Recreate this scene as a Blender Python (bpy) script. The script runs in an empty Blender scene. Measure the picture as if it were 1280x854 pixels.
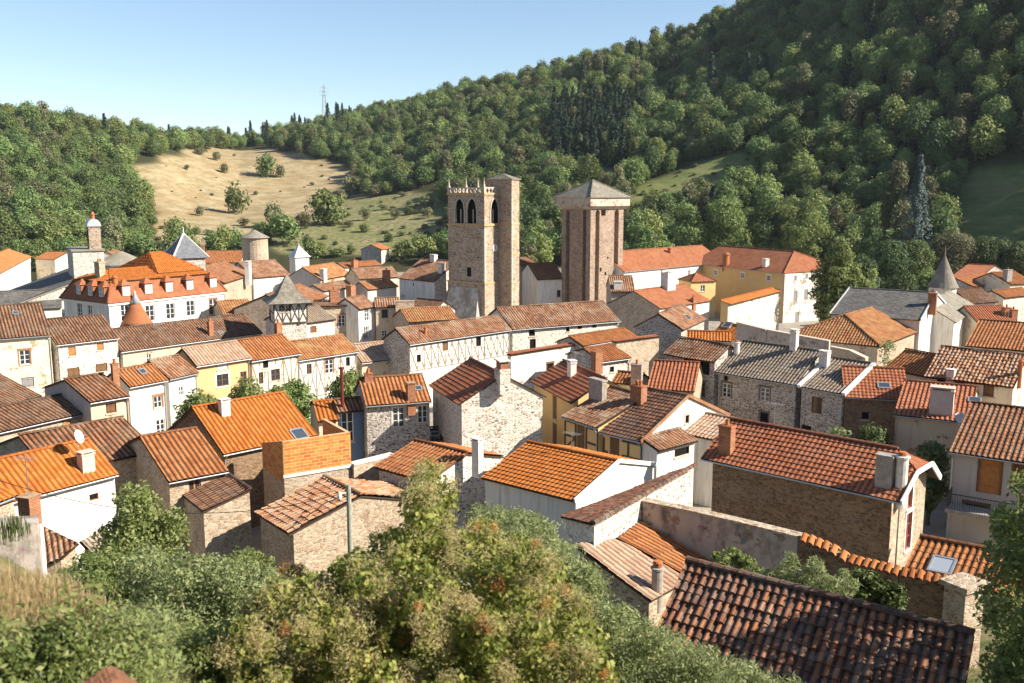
import bpy, math, random
import numpy as np
from mathutils import Vector, Matrix
R_ = math.radians
rng = np.random.RandomState(7)
random.seed(7)
scene = bpy.context.scene
col = scene.collection

# ------------------------------------------------------------------ camera measured from the photograph
F = 1170.0
HOR = 240.0
CAM = Vector((0, 0, 22.0))
PITCH = math.atan((427 - HOR) / F)
cp, sp = math.cos(PITCH), math.sin(PITCH)

def ray(px, py):
    a = (px - 640) / F
    b = (427 - py) / F
    return Vector((a, cp + b * sp, -sp + b * cp))

def at(px, py, z):
    d = ray(px, py)
    t = (z - CAM.z) / d.z
    return CAM + d * t

def at_dist(px, py, r):
    d = ray(px, py)
    return CAM + d * (r / math.hypot(d.x, d.y))

def proj(p):
    v = Vector(p) - CAM
    fx = v.x
    fw = v.y * cp - v.z * sp
    up = v.y * sp + v.z * cp
    if fw < 0.01:
        return None
    return (640 + F * fx / fw, 427 - F * up / fw)

def top_z(P, py):
    """height of the point above/below P that is seen at picture row py"""
    x, _ = proj(P)
    d = ray(x, py)
    r = math.hypot(P.x - CAM.x, P.y - CAM.y)
    return CAM.z + d.z * r / math.hypot(d.x, d.y)

def T(ox, oy, k):
    return lambda x, y: (ox + x / k, oy + y / k)
K1 = 3.88125
TA, TB, TC, TD = T(0, 200, K1), T(320, 200, K1), T(640, 200, K1), T(960, 200, K1)
TE, TF, TG, TH = T(0, 400, K1), T(320, 400, K1), T(640, 400, K1), T(960, 400, K1)
K2 = 3.3625
TI, TJ, TK, TL = T(0, 600, K2), T(320, 600, K2), T(640, 600, K2), T(960, 600, K2)
TM = T(540, 200, 4.27)
TN = T(60, 260, 4.571)
TO = T(320, 290, 4.923)
TP = T(740, 330, 4.923)
TQ = T(1020, 300, 4.923)
TR = T(560, 420, 4.746)
TS = T(200, 480, 4.271)
TU = T(680, 560, 3.881)
TV = T(1080, 560, 6.1)
TW = T(0, 560, 4.27)

# ------------------------------------------------------------------ mesh collecting
class MB:
    def __init__(s):
        s.v = []; s.n = 0; s.f = []; s.m = []; s.uv = []
    def add(s, verts, faces, mat=0, uv=None):
        verts = np.asarray(verts, dtype=np.float64).reshape(-1, 3)
        s.v.append(verts)
        if uv is None:
            uv = np.zeros((len(verts), 2))
        s.uv.append(np.asarray(uv, dtype=np.float64).reshape(-1, 2))
        if isinstance(faces, np.ndarray):
            s.f.append(('a', faces + s.n)); s.m.append(np.full(len(faces), mat, dtype=np.int32))
        else:
            for f in faces:
                s.f.append(('t', [i + s.n for i in f])); s.m.append(np.array([mat], dtype=np.int32))
        s.n += len(verts)
    def box(s, lo, hi, mat=0):
        x0, y0, z0 = lo; x1, y1, z1 = hi
        s.hexa([(x0, y0, z0), (x1, y0, z0), (x1, y1, z0), (x0, y1, z0), (x0, y0, z1), (x1, y0, z1), (x1, y1, z1), (x0, y1, z1)], mat)
    def hexa(s, p, mat=0):
        s.add(p, [(0, 3, 2, 1), (4, 5, 6, 7), (0, 1, 5, 4), (1, 2, 6, 5), (2, 3, 7, 6), (3, 0, 4, 7)], mat)
    def obox(s, c, U, N, Z, hu, hn, hz, mat=0):
        """box round centre c with half sizes along three unit axes"""
        c = Vector(c)
        pts = []
        for k in (-1, 1):
            for (i, j) in ((-1, -1), (1, -1), (1, 1), (-1, 1)):
                pts.append(c + U * (i * hu) + N * (j * hn) + Z * (k * hz))
        s.hexa(pts, mat)
    def bar(s, a, b, w, mat=0, up=Vector((0, 0, 1)), h=None):
        a = Vector(a); b = Vector(b); d = (b - a)
        L = d.length
        if L < 1e-6: return
        d /= L
        if abs(d.dot(up)) > .97: up = Vector((1, 0, 0))
        side = d.cross(up).normalized(); u2 = side.cross(d)
        s.obox((a + b) / 2, d, side, u2, L / 2, w / 2, (h or w) / 2, mat)
    def cyl(s, a, b, r0, r1=None, n=10, mat=0, cap=True):
        a = Vector(a); b = Vector(b); r1 = r0 if r1 is None else r1
        d = (b - a).normalized()
        up = Vector((0, 0, 1)) if abs(d.z) < .95 else Vector((1, 0, 0))
        e1 = d.cross(up).normalized(); e2 = d.cross(e1)
        pts = []
        for k in range(n):
            t = 2 * math.pi * k / n
            o = e1 * math.cos(t) + e2 * math.sin(t)
            pts.append(a + o * r0)
        for k in range(n):
            t = 2 * math.pi * k / n
            o = e1 * math.cos(t) + e2 * math.sin(t)
            pts.append(b + o * r1)
        fs = [(k, k + n, (k + 1) % n + n, (k + 1) % n) for k in range(n)]
        if cap:
            fs.append(tuple(range(n))); fs.append(tuple(range(2 * n - 1, n - 1, -1)))
        s.add(pts, fs, mat)
    def lathe(s, c, prof, n=14, mat=0):
        c = Vector(c)
        pts = []
        for (r, z) in prof:
            for k in range(n):
                t = 2 * math.pi * k / n
                pts.append((c.x + r * math.cos(t), c.y + r * math.sin(t), c.z + z))
        fs = []
        for j in range(len(prof) - 1):
            for k in range(n):
                fs.append((j * n + k, j * n + (k + 1) % n, (j + 1) * n + (k + 1) % n, (j + 1) * n + k))
        fs.append(tuple(range(n - 1, -1, -1))); fs.append(tuple((len(prof) - 1) * n + k for k in range(n)))
        s.add(pts, fs, mat)
    def prism(s, poly, z0, z1, mat=0):
        """poly: list of (x,y) counter-clockwise; z1 may be a list"""
        n = len(poly)
        zt = z1 if isinstance(z1, (list, tuple)) else [z1] * n
        pts = [(x, y, z0) for x, y in poly] + [(x, y, zt[i]) for i, (x, y) in enumerate(poly)]
        fs = [(i, (i + 1) % n, (i + 1) % n + n, i + n) for i in range(n)]
        fs.append(tuple(range(n - 1, -1, -1))); fs.append(tuple(range(n, 2 * n)))
        s.add(pts, fs, mat)
    def mesh(s, name):
        me = bpy.data.meshes.new(name)
        if s.n == 0: return me
        V = np.concatenate(s.v); UV = np.concatenate(s.uv)
        loops = []; tot = []
        for kind, f in s.f:
            if kind == 'a':
                loops.append(f.reshape(-1)); tot.append(np.full(len(f), f.shape[1]))
            else:
                loops.append(np.array(f)); tot.append(np.array([len(f)]))
        loops = np.concatenate(loops).astype(np.int32); tot = np.concatenate(tot).astype(np.int32)
        start = np.concatenate([[0], np.cumsum(tot)[:-1]]).astype(np.int32)
        me.vertices.add(len(V)); me.vertices.foreach_set('co', V.astype(np.float32).reshape(-1))
        me.loops.add(len(loops)); me.loops.foreach_set('vertex_index', loops)
        me.polygons.add(len(tot)); me.polygons.foreach_set('loop_start', start)
        me.polygons.foreach_set('material_index', np.concatenate(s.m))
        uvl = me.uv_layers.new(name='UVMap')
        uvl.data.foreach_set('uv', UV[loops].astype(np.float32).reshape(-1))
        me.polygons.foreach_set('use_smooth', np.zeros(len(tot), dtype=bool))
        me.update(calc_edges=True)
        return me
    def build(s, name, mats, parent=None, smooth=False):
        me = s.mesh(name)
        for m in (mats if isinstance(mats, (list, tuple)) else [mats]):
            me.materials.append(m)
        if smooth and len(me.polygons):
            me.polygons.foreach_set('use_smooth', np.ones(len(me.polygons), dtype=bool))
        o = bpy.data.objects.new(name, me)
        col.objects.link(o)
        if parent is not None: o.parent = parent
        return o

def tag(o, label, cat, group=None, kind=None):
    if label: o['label'] = label
    if cat: o['category'] = cat
    if group: o['group'] = group
    if kind: o['kind'] = kind
    return o

def empty(name, loc, rz=0.0):
    o = bpy.data.objects.new(name, None)
    o.empty_display_size = .3
    o.location = loc; o.rotation_euler = (0, 0, rz)
    col.objects.link(o)
    return o

def copy_tree(o, parent=None):
    c = o.copy(); col.objects.link(c)
    c.parent = parent
    for ch in list(o.children):
        copy_tree(ch, c)
    return c

# ------------------------------------------------------------------ materials
MATS = {}
class NT:
    def __init__(s, name, rough=.85, spec=.25):
        s.m = bpy.data.materials.new(name); s.m.use_nodes = True
        s.t = s.m.node_tree; s.t.nodes.clear()
        s.out = s.n('ShaderNodeOutputMaterial')
        s.b = s.n('ShaderNodeBsdfPrincipled')
        s.b.inputs['Roughness'].default_value = rough
        s.b.inputs['Specular IOR Level'].default_value = spec
        s.l(s.b.outputs[0], s.out.inputs[0])
        MATS[name] = s.m
    def n(s, t, **k):
        x = s.t.nodes.new(t)
        for a, b in k.items(): setattr(x, a, b)
        return x
    def l(s, a, b): s.t.links.new(a, b)
    def math(s, op, a, b=None, c=None):
        x = s.n('ShaderNodeMath', operation=op)
        for i, q in enumerate((a, b, c)):
            if q is None: continue
            if isinstance(q, (int, float)): x.inputs[i].default_value = q
            else: s.l(q, x.inputs[i])
        return x.outputs[0]
    def mix(s, fac, a, b, mode='MIX'):
        x = s.n('ShaderNodeMix', data_type='RGBA', blend_type=mode)
        for i, q in ((0, fac), (6, a), (7, b)):
            if isinstance(q, (int, float)): x.inputs[i].default_value = q
            elif isinstance(q, (tuple, list)): x.inputs[i].default_value = (*q, 1)
            else: s.l(q, x.inputs[i])
        return x.outputs[2]
    def ramp(s, fac, stops, interp='LINEAR'):
        x = s.n('ShaderNodeValToRGB'); r = x.color_ramp; r.interpolation = interp
        while len(r.elements) < len(stops): r.elements.new(.5)
        for e, (p, c) in zip(r.elements, stops):
            e.position = p; e.color = (*c, 1) if len(c) == 3 else c
        s.l(fac, x.inputs[0]); return x.outputs[0]
    def rampf(s, fac, a, b):
        return s.ramp(fac, [(a, (0, 0, 0)), (b, (1, 1, 1))])
    def obj(s): return s.n('ShaderNodeTexCoord').outputs['Object']
    def uv(s): return s.n('ShaderNodeUVMap', uv_map='UVMap').outputs[0]
    def pos(s): return s.n('ShaderNodeNewGeometry').outputs['Position']
    def noise(s, co, scale, detail=4, rough=.55, out=0, dim='3D'):
        x = s.n('ShaderNodeTexNoise', noise_dimensions=dim)
        x.inputs['Scale'].default_value = scale; x.inputs['Detail'].default_value = detail; x.inputs['Roughness'].default_value = rough
        if co is not None: s.l(co, x.inputs['Vector'])
        return x.outputs[out]
    def vor(s, co, scale, feature='F1', out='Distance', rnd=1.0):
        x = s.n('ShaderNodeTexVoronoi', feature=feature)
        x.inputs['Scale'].default_value = scale; x.inputs['Randomness'].default_value = rnd
        if co is not None: s.l(co, x.inputs['Vector'])
        return x.outputs[out]
    def map(s, co, scale=(1, 1, 1), rot=(0, 0, 0)):
        x = s.n('ShaderNodeMapping'); x.inputs['Scale'].default_value = scale; x.inputs['Rotation'].default_value = rot
        s.l(co, x.inputs['Vector']); return x.outputs[0]
    def bump(s, h, strength, dist=.05):
        x = s.n('ShaderNodeBump'); x.inputs['Strength'].default_value = strength; x.inputs['Distance'].default_value = dist
        s.l(h, x.inputs['Height']); s.l(x.outputs[0], s.b.inputs['Normal'])
    def color(s, c):
        if isinstance(c, (tuple, list)): s.b.inputs['Base Color'].default_value = (*c, 1)
        else: s.l(c, s.b.inputs['Base Color'])
    def objrand(s): return s.n('ShaderNodeObjectInfo').outputs['Random']

def stone_mat(name, cols, mortar, scale=3.2, mw=.07, squash=2.1, rough_amp=.5, patch=None, cov=(.5, .68)):
    t = NT(name, .93, .15)
    p = t.map(t.obj(), (1, 1, squash))
    wob = t.n('ShaderNodeVectorMath', operation='ADD')
    nz = t.n('ShaderNodeTexNoise'); nz.inputs['Scale'].default_value = 2.3
    t.l(p, nz.inputs['Vector'])
    sc = t.n('ShaderNodeVectorMath', operation='SCALE'); sc.inputs['Scale'].default_value = .25
    t.l(nz.outputs['Color'], sc.inputs[0]); t.l(p, wob.inputs[0]); t.l(sc.outputs[0], wob.inputs[1])
    q = wob.outputs[0]
    cell = t.vor(q, scale, 'F1', 'Color')
    sx = t.n('ShaderNodeSeparateColor'); t.l(cell, sx.inputs[0])
    edge = t.vor(q, scale, 'DISTANCE_TO_EDGE', 'Distance')
    stops = [((i + .5) / len(cols), c) for i, c in enumerate(cols)]
    c = t.ramp(sx.outputs[0], stops, 'CONSTANT' if len(cols) > 3 else 'LINEAR')
    fine = t.noise(t.obj(), 9, 5, .65)
    c = t.mix(.35, c, t.ramp(fine, [(.3, (.35, .33, .3)), (.7, (1, .97, .92))]), 'MULTIPLY')
    thr = t.math('ADD', t.math('MULTIPLY', t.math('POWER', sx.outputs[1], 2.0), mw * 2.6), mw * .45)
    mk = t.math('SUBTRACT', 1.0, t.math('SMOOTH_MIN', t.math('DIVIDE', edge, thr), 1.0, .2))
    mk = t.rampf(mk, .02, .3)
    # mortar spread unevenly over the stones
    big = t.noise(t.obj(), .55, 4, .6)
    cover = t.rampf(big, *cov)
    mk2 = t.math('MAXIMUM', mk, t.math('MULTIPLY', cover, t.rampf(fine, .42, .58)))
    c = t.mix(mk2, c, mortar)
    if patch:
        c = t.mix(t.math('MULTIPLY', t.rampf(t.noise(t.obj(), .9, 5, .7), .53, .66), patch[1]), c, patch[0])
    c = t.mix(.55, c, t.ramp(t.noise(t.obj(), .35, 3, .6), [(.3, (.68, .66, .64)), (.65, (1, 1, 1))]), 'MULTIPLY')
    t.color(c)
    t.bump(t.math('ADD', t.math('MULTIPLY', t.rampf(edge, 0, mw * 2), 1.0), t.math('MULTIPLY', fine, .5)), rough_amp, .05)
    return t.m

def plaster_mat(name, c0, c1, stain=(.4, .37, .33), amt=.5, bare=None, thr=(.52, .72), smap=(2.2, 2.2, .22)):
    t = NT(name, .9, .2)
    big = t.noise(t.obj(), .45, 6, .65)
    c = t.mix(t.rampf(big, .35, .65), c0, c1)
    streak = t.noise(t.map(t.obj(), smap), 1.3, 5, .7)
    c = t.mix(t.math('MULTIPLY', t.rampf(streak, *thr), amt), c, stain)
    fine = t.noise(t.obj(), 14, 4, .6)
    c = t.mix(.3, c, t.ramp(fine, [(.3, (.72, .71, .69)), (.65, (1, 1, 1))]), 'MULTIPLY')
    if bare:
        st = t.vor(t.map(t.obj(), (1, 1, 1.8)), 3.2, 'F1', 'Color')
        sc = t.mix(.5, bare, st, 'MULTIPLY')
        c = t.mix(t.rampf(t.noise(t.obj(), .8, 5, .72), .57, .61), c, sc)
    t.color(c)
    t.bump(t.math('ADD', fine, t.math('MULTIPLY', t.noise(t.obj(), 2.5, 4), 1.5)), .22, .03)
    return t.m

def tile_mat(name, cols, chan, chan_shade_amt, lichen, lich_amt, lich_scale=.6, rough=.85, per=1.0, dark=None):
    """roof tiles: UV counts tiles across and courses up the slope"""
    t = NT(name, rough, .22)
    uv = t.uv()
    s = t.n('ShaderNodeSeparateXYZ'); t.l(uv, s.inputs[0])
    iu = t.math('FLOOR', t.math('ADD', s.outputs[0], .5)); iv = t.math('FLOOR', s.outputs[1])
    cb = t.n('ShaderNodeCombineXYZ'); t.l(iu, cb.inputs[0]); t.l(iv, cb.inputs[1])
    rnd = t.objrand(); t.l(t.math('MULTIPLY', rnd, 91.7), cb.inputs[2])
    wn = t.n('ShaderNodeTexWhiteNoise', noise_dimensions='3D'); t.l(cb.outputs[0], wn.inputs['Vector'])
    val = wn.outputs['Value']
    o = t.obj()
    patch = t.noise(o, .8, 4, .6)
    v2 = t.math('ADD', t.math('MULTIPLY', val, .62), t.math('MULTIPLY', patch, .38))
    v2 = t.math('ADD', v2, t.math('MULTIPLY', t.math('SUBTRACT', rnd, .5), .12))
    c = t.ramp(v2, [(.12 + .76 * i / (len(cols) - 1), q) for i, q in enumerate(cols)])
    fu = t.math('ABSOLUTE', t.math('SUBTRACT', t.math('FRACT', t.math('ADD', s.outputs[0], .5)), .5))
    grain = t.noise(o, 16, 4, .7)
    c = t.mix(.45, c, t.ramp(grain, [(.28, (.45, .42, .4)), (.62, (1, 1, 1))]), 'MULTIPLY')
    if chan_shade_amt:
        c = t.mix(t.math('MULTIPLY', t.rampf(fu, .21, .31), chan_shade_amt), c, chan)  # browner channel tiles, with the shade of the valleys painted into their colour
    if dark:
        dk = t.math('MULTIPLY', t.rampf(t.noise(o, .5, 5, .7), .45, .68), dark[1])
        c = t.mix(dk, c, dark[0])
    ln = t.noise(o, lich_scale, 6, .72)
    lm = t.math('MULTIPLY', t.rampf(ln, .47, .68), lich_amt)
    spots = t.math('MULTIPLY', t.rampf(t.noise(o, 5.5, 4, .75), .56, .66), min(1, lich_amt * 1.1))
    c = t.mix(t.math('MAXIMUM', lm, spots), c, lichen)
    t.color(c)
    t.bump(grain, .25, .02)
    return t.m

def plain_mat(name, c, rough=.6, metal=0.0, var=.25, scale=4.0):
    t = NT(name, rough, .4)
    t.b.inputs['Metallic'].default_value = metal
    k = t.ramp(t.noise(t.obj(), scale, 4, .6), [(.25, tuple(x * (1 - var) for x in c)), (.75, tuple(min(1, x * (1 + var * .6)) for x in c))])
    t.color(k); return t.m

M = MATS
# walls
stone_mat('stone_white', [(.30, .23, .17), (.55, .5, .43), (.42, .28, .2), (.62, .57, .5), (.2, .17, .15), (.5, .42, .33)], (.74, .69, .61), 4.0, .17, cov=(.42, .62))
stone_mat('stone_warm', [(.38, .28, .19), (.52, .41, .3), (.31, .22, .16), (.57, .47, .36), (.44, .32, .22), (.43, .36, .29)], (.56, .48, .38), 4.4, .06)
stone_mat('stone_grey', [(.2, .18, .16), (.33, .3, .27), (.14, .12, .11), (.4, .36, .31), (.27, .21, .17)], (.58, .54, .49), 3.8, .11, cov=(.48, .66))
stone_mat('stone_brown', [(.2, .12, .07), (.28, .18, .11), (.14, .09, .06), (.33, .22, .13), (.25, .16, .1)], (.3, .22, .15), 4.8, .045)
stone_mat('stone_tower', [(.3, .23, .17), (.44, .36, .27), (.24, .17, .13), (.5, .41, .32), (.38, .27, .19), (.46, .31, .2)], (.55, .47, .38), 3.0, .05, patch=((.5, .25, .06), .35))
stone_mat('stone_keep', [(.33, .24, .18), (.41, .31, .24), (.27, .19, .14), (.48, .37, .29), (.37, .26, .2)], (.48, .38, .3), 3.6, .05, patch=((.2, .14, .1), .55))
plaster_mat('plaster_cream', (.66, .57, .42), (.73, .65, .52), (.42, .33, .23), .6, (.5, .36, .22))
plaster_mat('plaster_white', (.7, .67, .6), (.78, .76, .71), (.4, .35, .29), .6, None, (.47, .68))
plaster_mat('plaster_old', (.62, .58, .52), (.72, .68, .61), (.34, .31, .28), .7, (.45, .35, .26))
plaster_mat('plaster_ochre', (.62, .37, .17), (.68, .43, .22), (.5, .34, .18), .3)
plaster_mat('plaster_yellow', (.66, .44, .18), (.7, .5, .24), (.5, .4, .22), .3)
plaster_mat('plaster_beige', (.56, .44, .3), (.62, .5, .36), (.34, .27, .2), .45, (.4, .27, .17))
plaster_mat('plaster_grey', (.42, .39, .36), (.5, .47, .44), (.26, .24, .23), .45)
plaster_mat('plaster_blotchy', (.4, .36, .33), (.5, .42, .36), (.1, .09, .08), .9, (.3, .24, .19), (.46, .64), (.8, .8, .5))
plaster_mat('plaster_stain', (.46, .39, .32), (.56, .49, .41), (.24, .19, .15), .8, (.38, .29, .22))
# roofs
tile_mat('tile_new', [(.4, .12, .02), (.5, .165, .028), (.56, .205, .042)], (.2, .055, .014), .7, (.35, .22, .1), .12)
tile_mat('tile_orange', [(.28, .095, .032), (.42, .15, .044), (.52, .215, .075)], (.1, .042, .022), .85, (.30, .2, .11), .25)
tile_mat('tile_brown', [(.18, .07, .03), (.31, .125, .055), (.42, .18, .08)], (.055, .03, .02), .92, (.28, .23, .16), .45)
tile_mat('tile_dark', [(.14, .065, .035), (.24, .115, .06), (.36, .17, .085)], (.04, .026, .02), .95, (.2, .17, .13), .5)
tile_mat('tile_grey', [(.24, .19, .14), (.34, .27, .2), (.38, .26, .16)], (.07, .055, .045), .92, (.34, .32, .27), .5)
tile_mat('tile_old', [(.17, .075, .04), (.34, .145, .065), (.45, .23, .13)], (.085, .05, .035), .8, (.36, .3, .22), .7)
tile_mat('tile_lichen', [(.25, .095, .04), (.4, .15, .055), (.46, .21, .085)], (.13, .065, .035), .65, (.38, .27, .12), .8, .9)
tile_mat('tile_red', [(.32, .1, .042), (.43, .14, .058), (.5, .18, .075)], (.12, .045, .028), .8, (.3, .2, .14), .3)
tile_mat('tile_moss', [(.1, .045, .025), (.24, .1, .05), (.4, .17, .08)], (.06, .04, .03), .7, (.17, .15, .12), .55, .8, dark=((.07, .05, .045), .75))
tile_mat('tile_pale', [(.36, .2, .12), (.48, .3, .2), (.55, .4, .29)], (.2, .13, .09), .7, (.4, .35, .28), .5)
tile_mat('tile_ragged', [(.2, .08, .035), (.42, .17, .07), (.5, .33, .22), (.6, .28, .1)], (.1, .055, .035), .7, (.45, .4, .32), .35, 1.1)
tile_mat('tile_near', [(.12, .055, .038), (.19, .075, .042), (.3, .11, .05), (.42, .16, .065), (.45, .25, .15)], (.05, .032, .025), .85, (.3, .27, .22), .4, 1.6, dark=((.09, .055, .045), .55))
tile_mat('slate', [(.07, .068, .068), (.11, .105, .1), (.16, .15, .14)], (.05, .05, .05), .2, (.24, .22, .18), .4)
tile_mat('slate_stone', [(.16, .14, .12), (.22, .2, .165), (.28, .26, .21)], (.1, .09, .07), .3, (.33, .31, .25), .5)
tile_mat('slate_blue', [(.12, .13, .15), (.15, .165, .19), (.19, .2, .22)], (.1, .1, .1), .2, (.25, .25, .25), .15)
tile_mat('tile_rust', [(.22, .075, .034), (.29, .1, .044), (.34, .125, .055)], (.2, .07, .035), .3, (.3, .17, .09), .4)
# small things
plain_mat('wood_brown', (.16, .075, .03), .7)
plain_mat('wood_orange', (.42, .17, .045), .65)
plain_mat('wood_dark', (.055, .035, .022), .75)
plain_mat('wood_grey', (.25, .24, .24), .75)
plain_mat('wood_red', (.4, .07, .035), .6)
plain_mat('wood_white', (.72, .72, .7), .5, var=.08)
plain_mat('beam_brown', (.09, .055, .03), .8)
plain_mat('beam_pale', (.3, .24, .17), .85)
plain_mat('stone_trim', (.48, .42, .34), .9)
plain_mat('stone_dark', (.13, .115, .105), .9)
plain_mat('trim_white', (.76, .75, .72), .7, var=.1)
plain_mat('zinc', (.42, .45, .48), .45, .6, .15)
plain_mat('lead_pale', (.5, .53, .57), .5, .3, .15)
plain_mat('clay', (.4, .14, .05), .8, var=.35, scale=5)
plain_mat('clay_dark', (.3, .1, .04), .8)
t = NT('brick_red', .9, .15)
_s = t.n('ShaderNodeSeparateXYZ'); t.l(t.obj(), _s.inputs[0]); _c = t.n('ShaderNodeCombineXYZ')
t.l(t.math('ADD', _s.outputs[0], _s.outputs[1]), _c.inputs[0]); t.l(_s.outputs[2], _c.inputs[1])
bt = t.n('ShaderNodeTexBrick')
bt.inputs['Color1'].default_value = (.42, .14, .055, 1); bt.inputs['Color2'].default_value = (.27, .085, .04, 1); bt.inputs['Mortar'].default_value = (.42, .3, .2, 1)
bt.inputs['Scale'].default_value = 1.0; bt.inputs['Brick Width'].default_value = .26; bt.inputs['Row Height'].default_value = .09; bt.inputs['Mortar Size'].default_value = .012
t.l(_c.outputs[0], bt.inputs['Vector'])
t.color(t.mix(.6, bt.outputs['Color'], t.ramp(t.noise(t.obj(), 2.6, 5, .7), [(.3, (.35, .32, .3)), (.65, (1, 1, 1))]), 'MULTIPLY'))
plain_mat('chim_white', (.68, .64, .58), .9, var=.3, scale=2.5)
plain_mat('chim_grey', (.33, .29, .26), .9, var=.4, scale=3)
plain_mat('chim_pink', (.55, .44, .37), .9, var=.15)
plain_mat('iron', (.04, .04, .045), .5, .6)
plain_mat('pipe_red', (.16, .03, .02), .5, .2)
plain_mat('dish', (.7, .7, .68), .4, var=.05)
plain_mat('aluminium', (.55, .56, .57), .35, .8, .1)
plain_mat('plastic_white', (.8, .8, .78), .4, var=.05)
plain_mat('cloth_red', (.4, .06, .06), .8)
plain_mat('pole_grey', (.28, .29, .24), .8, var=.3)
plain_mat('blue_panel', (.12, .2, .32), .35, .2, .15)
t = NT('glass', .08, .6); t.color((.03, .036, .045))
t = NT('glass_sky', .2, .5); t.color((.05, .065, .085))
t = NT('glass_pale', .1, .6); t.color((.32, .36, .42))
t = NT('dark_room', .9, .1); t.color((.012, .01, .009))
t = NT('brickwork', .9, .15)
bt = t.n('ShaderNodeTexBrick')
bt.inputs['Color1'].default_value = (.62, .27, .065, 1); bt.inputs['Color2'].default_value = (.42, .15, .035, 1); bt.inputs['Mortar'].default_value = (.6, .42, .24, 1)
bt.inputs['Scale'].default_value = 1.0; bt.inputs['Brick Width'].default_value = .5; bt.inputs['Row Height'].default_value = .2; bt.inputs['Mortar Size'].default_value = .014
t.l(t.uv(), bt.inputs['Vector'])
t.color(t.mix(.5, bt.outputs['Color'], t.ramp(t.noise(t.obj(), 2.2, 5, .7), [(.35, (.5, .42, .36)), (.62, (1, 1, 1))]), 'MULTIPLY'))
t.bump(bt.outputs['Fac'], -.3, .02)
# ------------------------------------------------------------------ camera, sky, sun
cam_d = bpy.data.cameras.new('camera'); cam = bpy.data.objects.new('camera', cam_d); col.objects.link(cam)
cam.location = CAM; cam.rotation_euler = (math.pi / 2 - PITCH, 0, 0)
cam_d.sensor_width = 36; cam_d.sensor_fit = 'HORIZONTAL'; cam_d.lens = F / 1280 * 36
cam_d.clip_start = .5; cam_d.clip_end = 9000
scene.camera = cam
cam_d.dof.use_dof = True; cam_d.dof.focus_distance = 80; cam_d.dof.aperture_fstop = 1.4
SUN_EL, SUN_AZ = R_(34), R_(-12)        # azimuth measured from +x towards +y
sd = Vector((math.cos(SUN_EL) * math.cos(SUN_AZ), math.cos(SUN_EL) * math.sin(SUN_AZ), math.sin(SUN_EL)))
ld = bpy.data.lights.new('sun', 'SUN'); ld.energy = 5.0; ld.angle = R_(.5); ld.color = (1, .9, .75)
lo_ = bpy.data.objects.new('sun', ld); col.objects.link(lo_)
lo_.rotation_euler = (-sd).to_track_quat('-Z', 'Y').to_euler(); lo_.location = sd * 300
w = bpy.data.worlds.new('World'); scene.world = w; w.use_nodes = True
nt = w.node_tree; nt.nodes.clear()
sky = nt.nodes.new('ShaderNodeTexSky'); sky.sky_type = 'NISHITA'; sky.sun_disc = False
sky.sun_elevation = SUN_EL; sky.sun_rotation = math.pi / 2 - SUN_AZ
sky.altitude = 500; sky.air_density = 1.0; sky.dust_density = .25; sky.ozone_density = 1.6
bg = nt.nodes.new('ShaderNodeBackground'); bg.inputs['Strength'].default_value = .073
wo_ = nt.nodes.new('ShaderNodeOutputWorld')
hs_ = nt.nodes.new('ShaderNodeHueSaturation'); hs_.inputs['Saturation'].default_value = 1.02
nt.links.new(sky.outputs[0], hs_.inputs['Color']); nt.links.new(hs_.outputs[0], bg.inputs[0]); nt.links.new(bg.outputs[0], wo_.inputs[0])
scene.view_settings.view_transform = 'Standard'; scene.view_settings.look = 'None'
scene.view_settings.exposure = 1.22; scene.view_settings.gamma = 1; scene.view_settings.use_curve_mapping = False
scene.render.film_transparent = False
scene.cycles.max_bounces = 6; scene.cycles.diffuse_bounces = 4; scene.cycles.glossy_bounces = 2; scene.cycles.transmission_bounces = 3; scene.cycles.transparent_max_bounces = 4

# ------------------------------------------------------------------ terrain
_fy = [-400, -60, -20, 0, 8, 15, 20, 25, 32, 40, 52]
_fz = [120, 45, 28, 20.2, 16.4, 12.4, 9.8, 7.2, 4.4, 2.2, 0]
def ridge_px(px): return np.interp(px, [-900, -300, 0, 100, 200, 250, 300, 360, 430, 500, 560, 640, 700, 760, 830, 880, 940, 1000, 1100, 1280, 1500, 1800, 2200, 2800],
                                   [170, 140, 135, 140, 152, 158, 160, 150, 133, 120, 102, 86, 71, 56, 38, 20, -2, -34, -90, -185, -250, -200, 20, 170])
def r0_px(px): return np.interp(px, [-600, 0, 300, 560, 700, 1000, 1280, 1700, 2400], [320, 285, 285, 272, 258, 268, 250, 230, 230])
def r1_px(px): return np.interp(px, [-600, 0, 200, 300, 430, 560, 700, 940, 1280, 1700], [520, 500, 520, 620, 690, 620, 560, 520, 480, 520])
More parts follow.
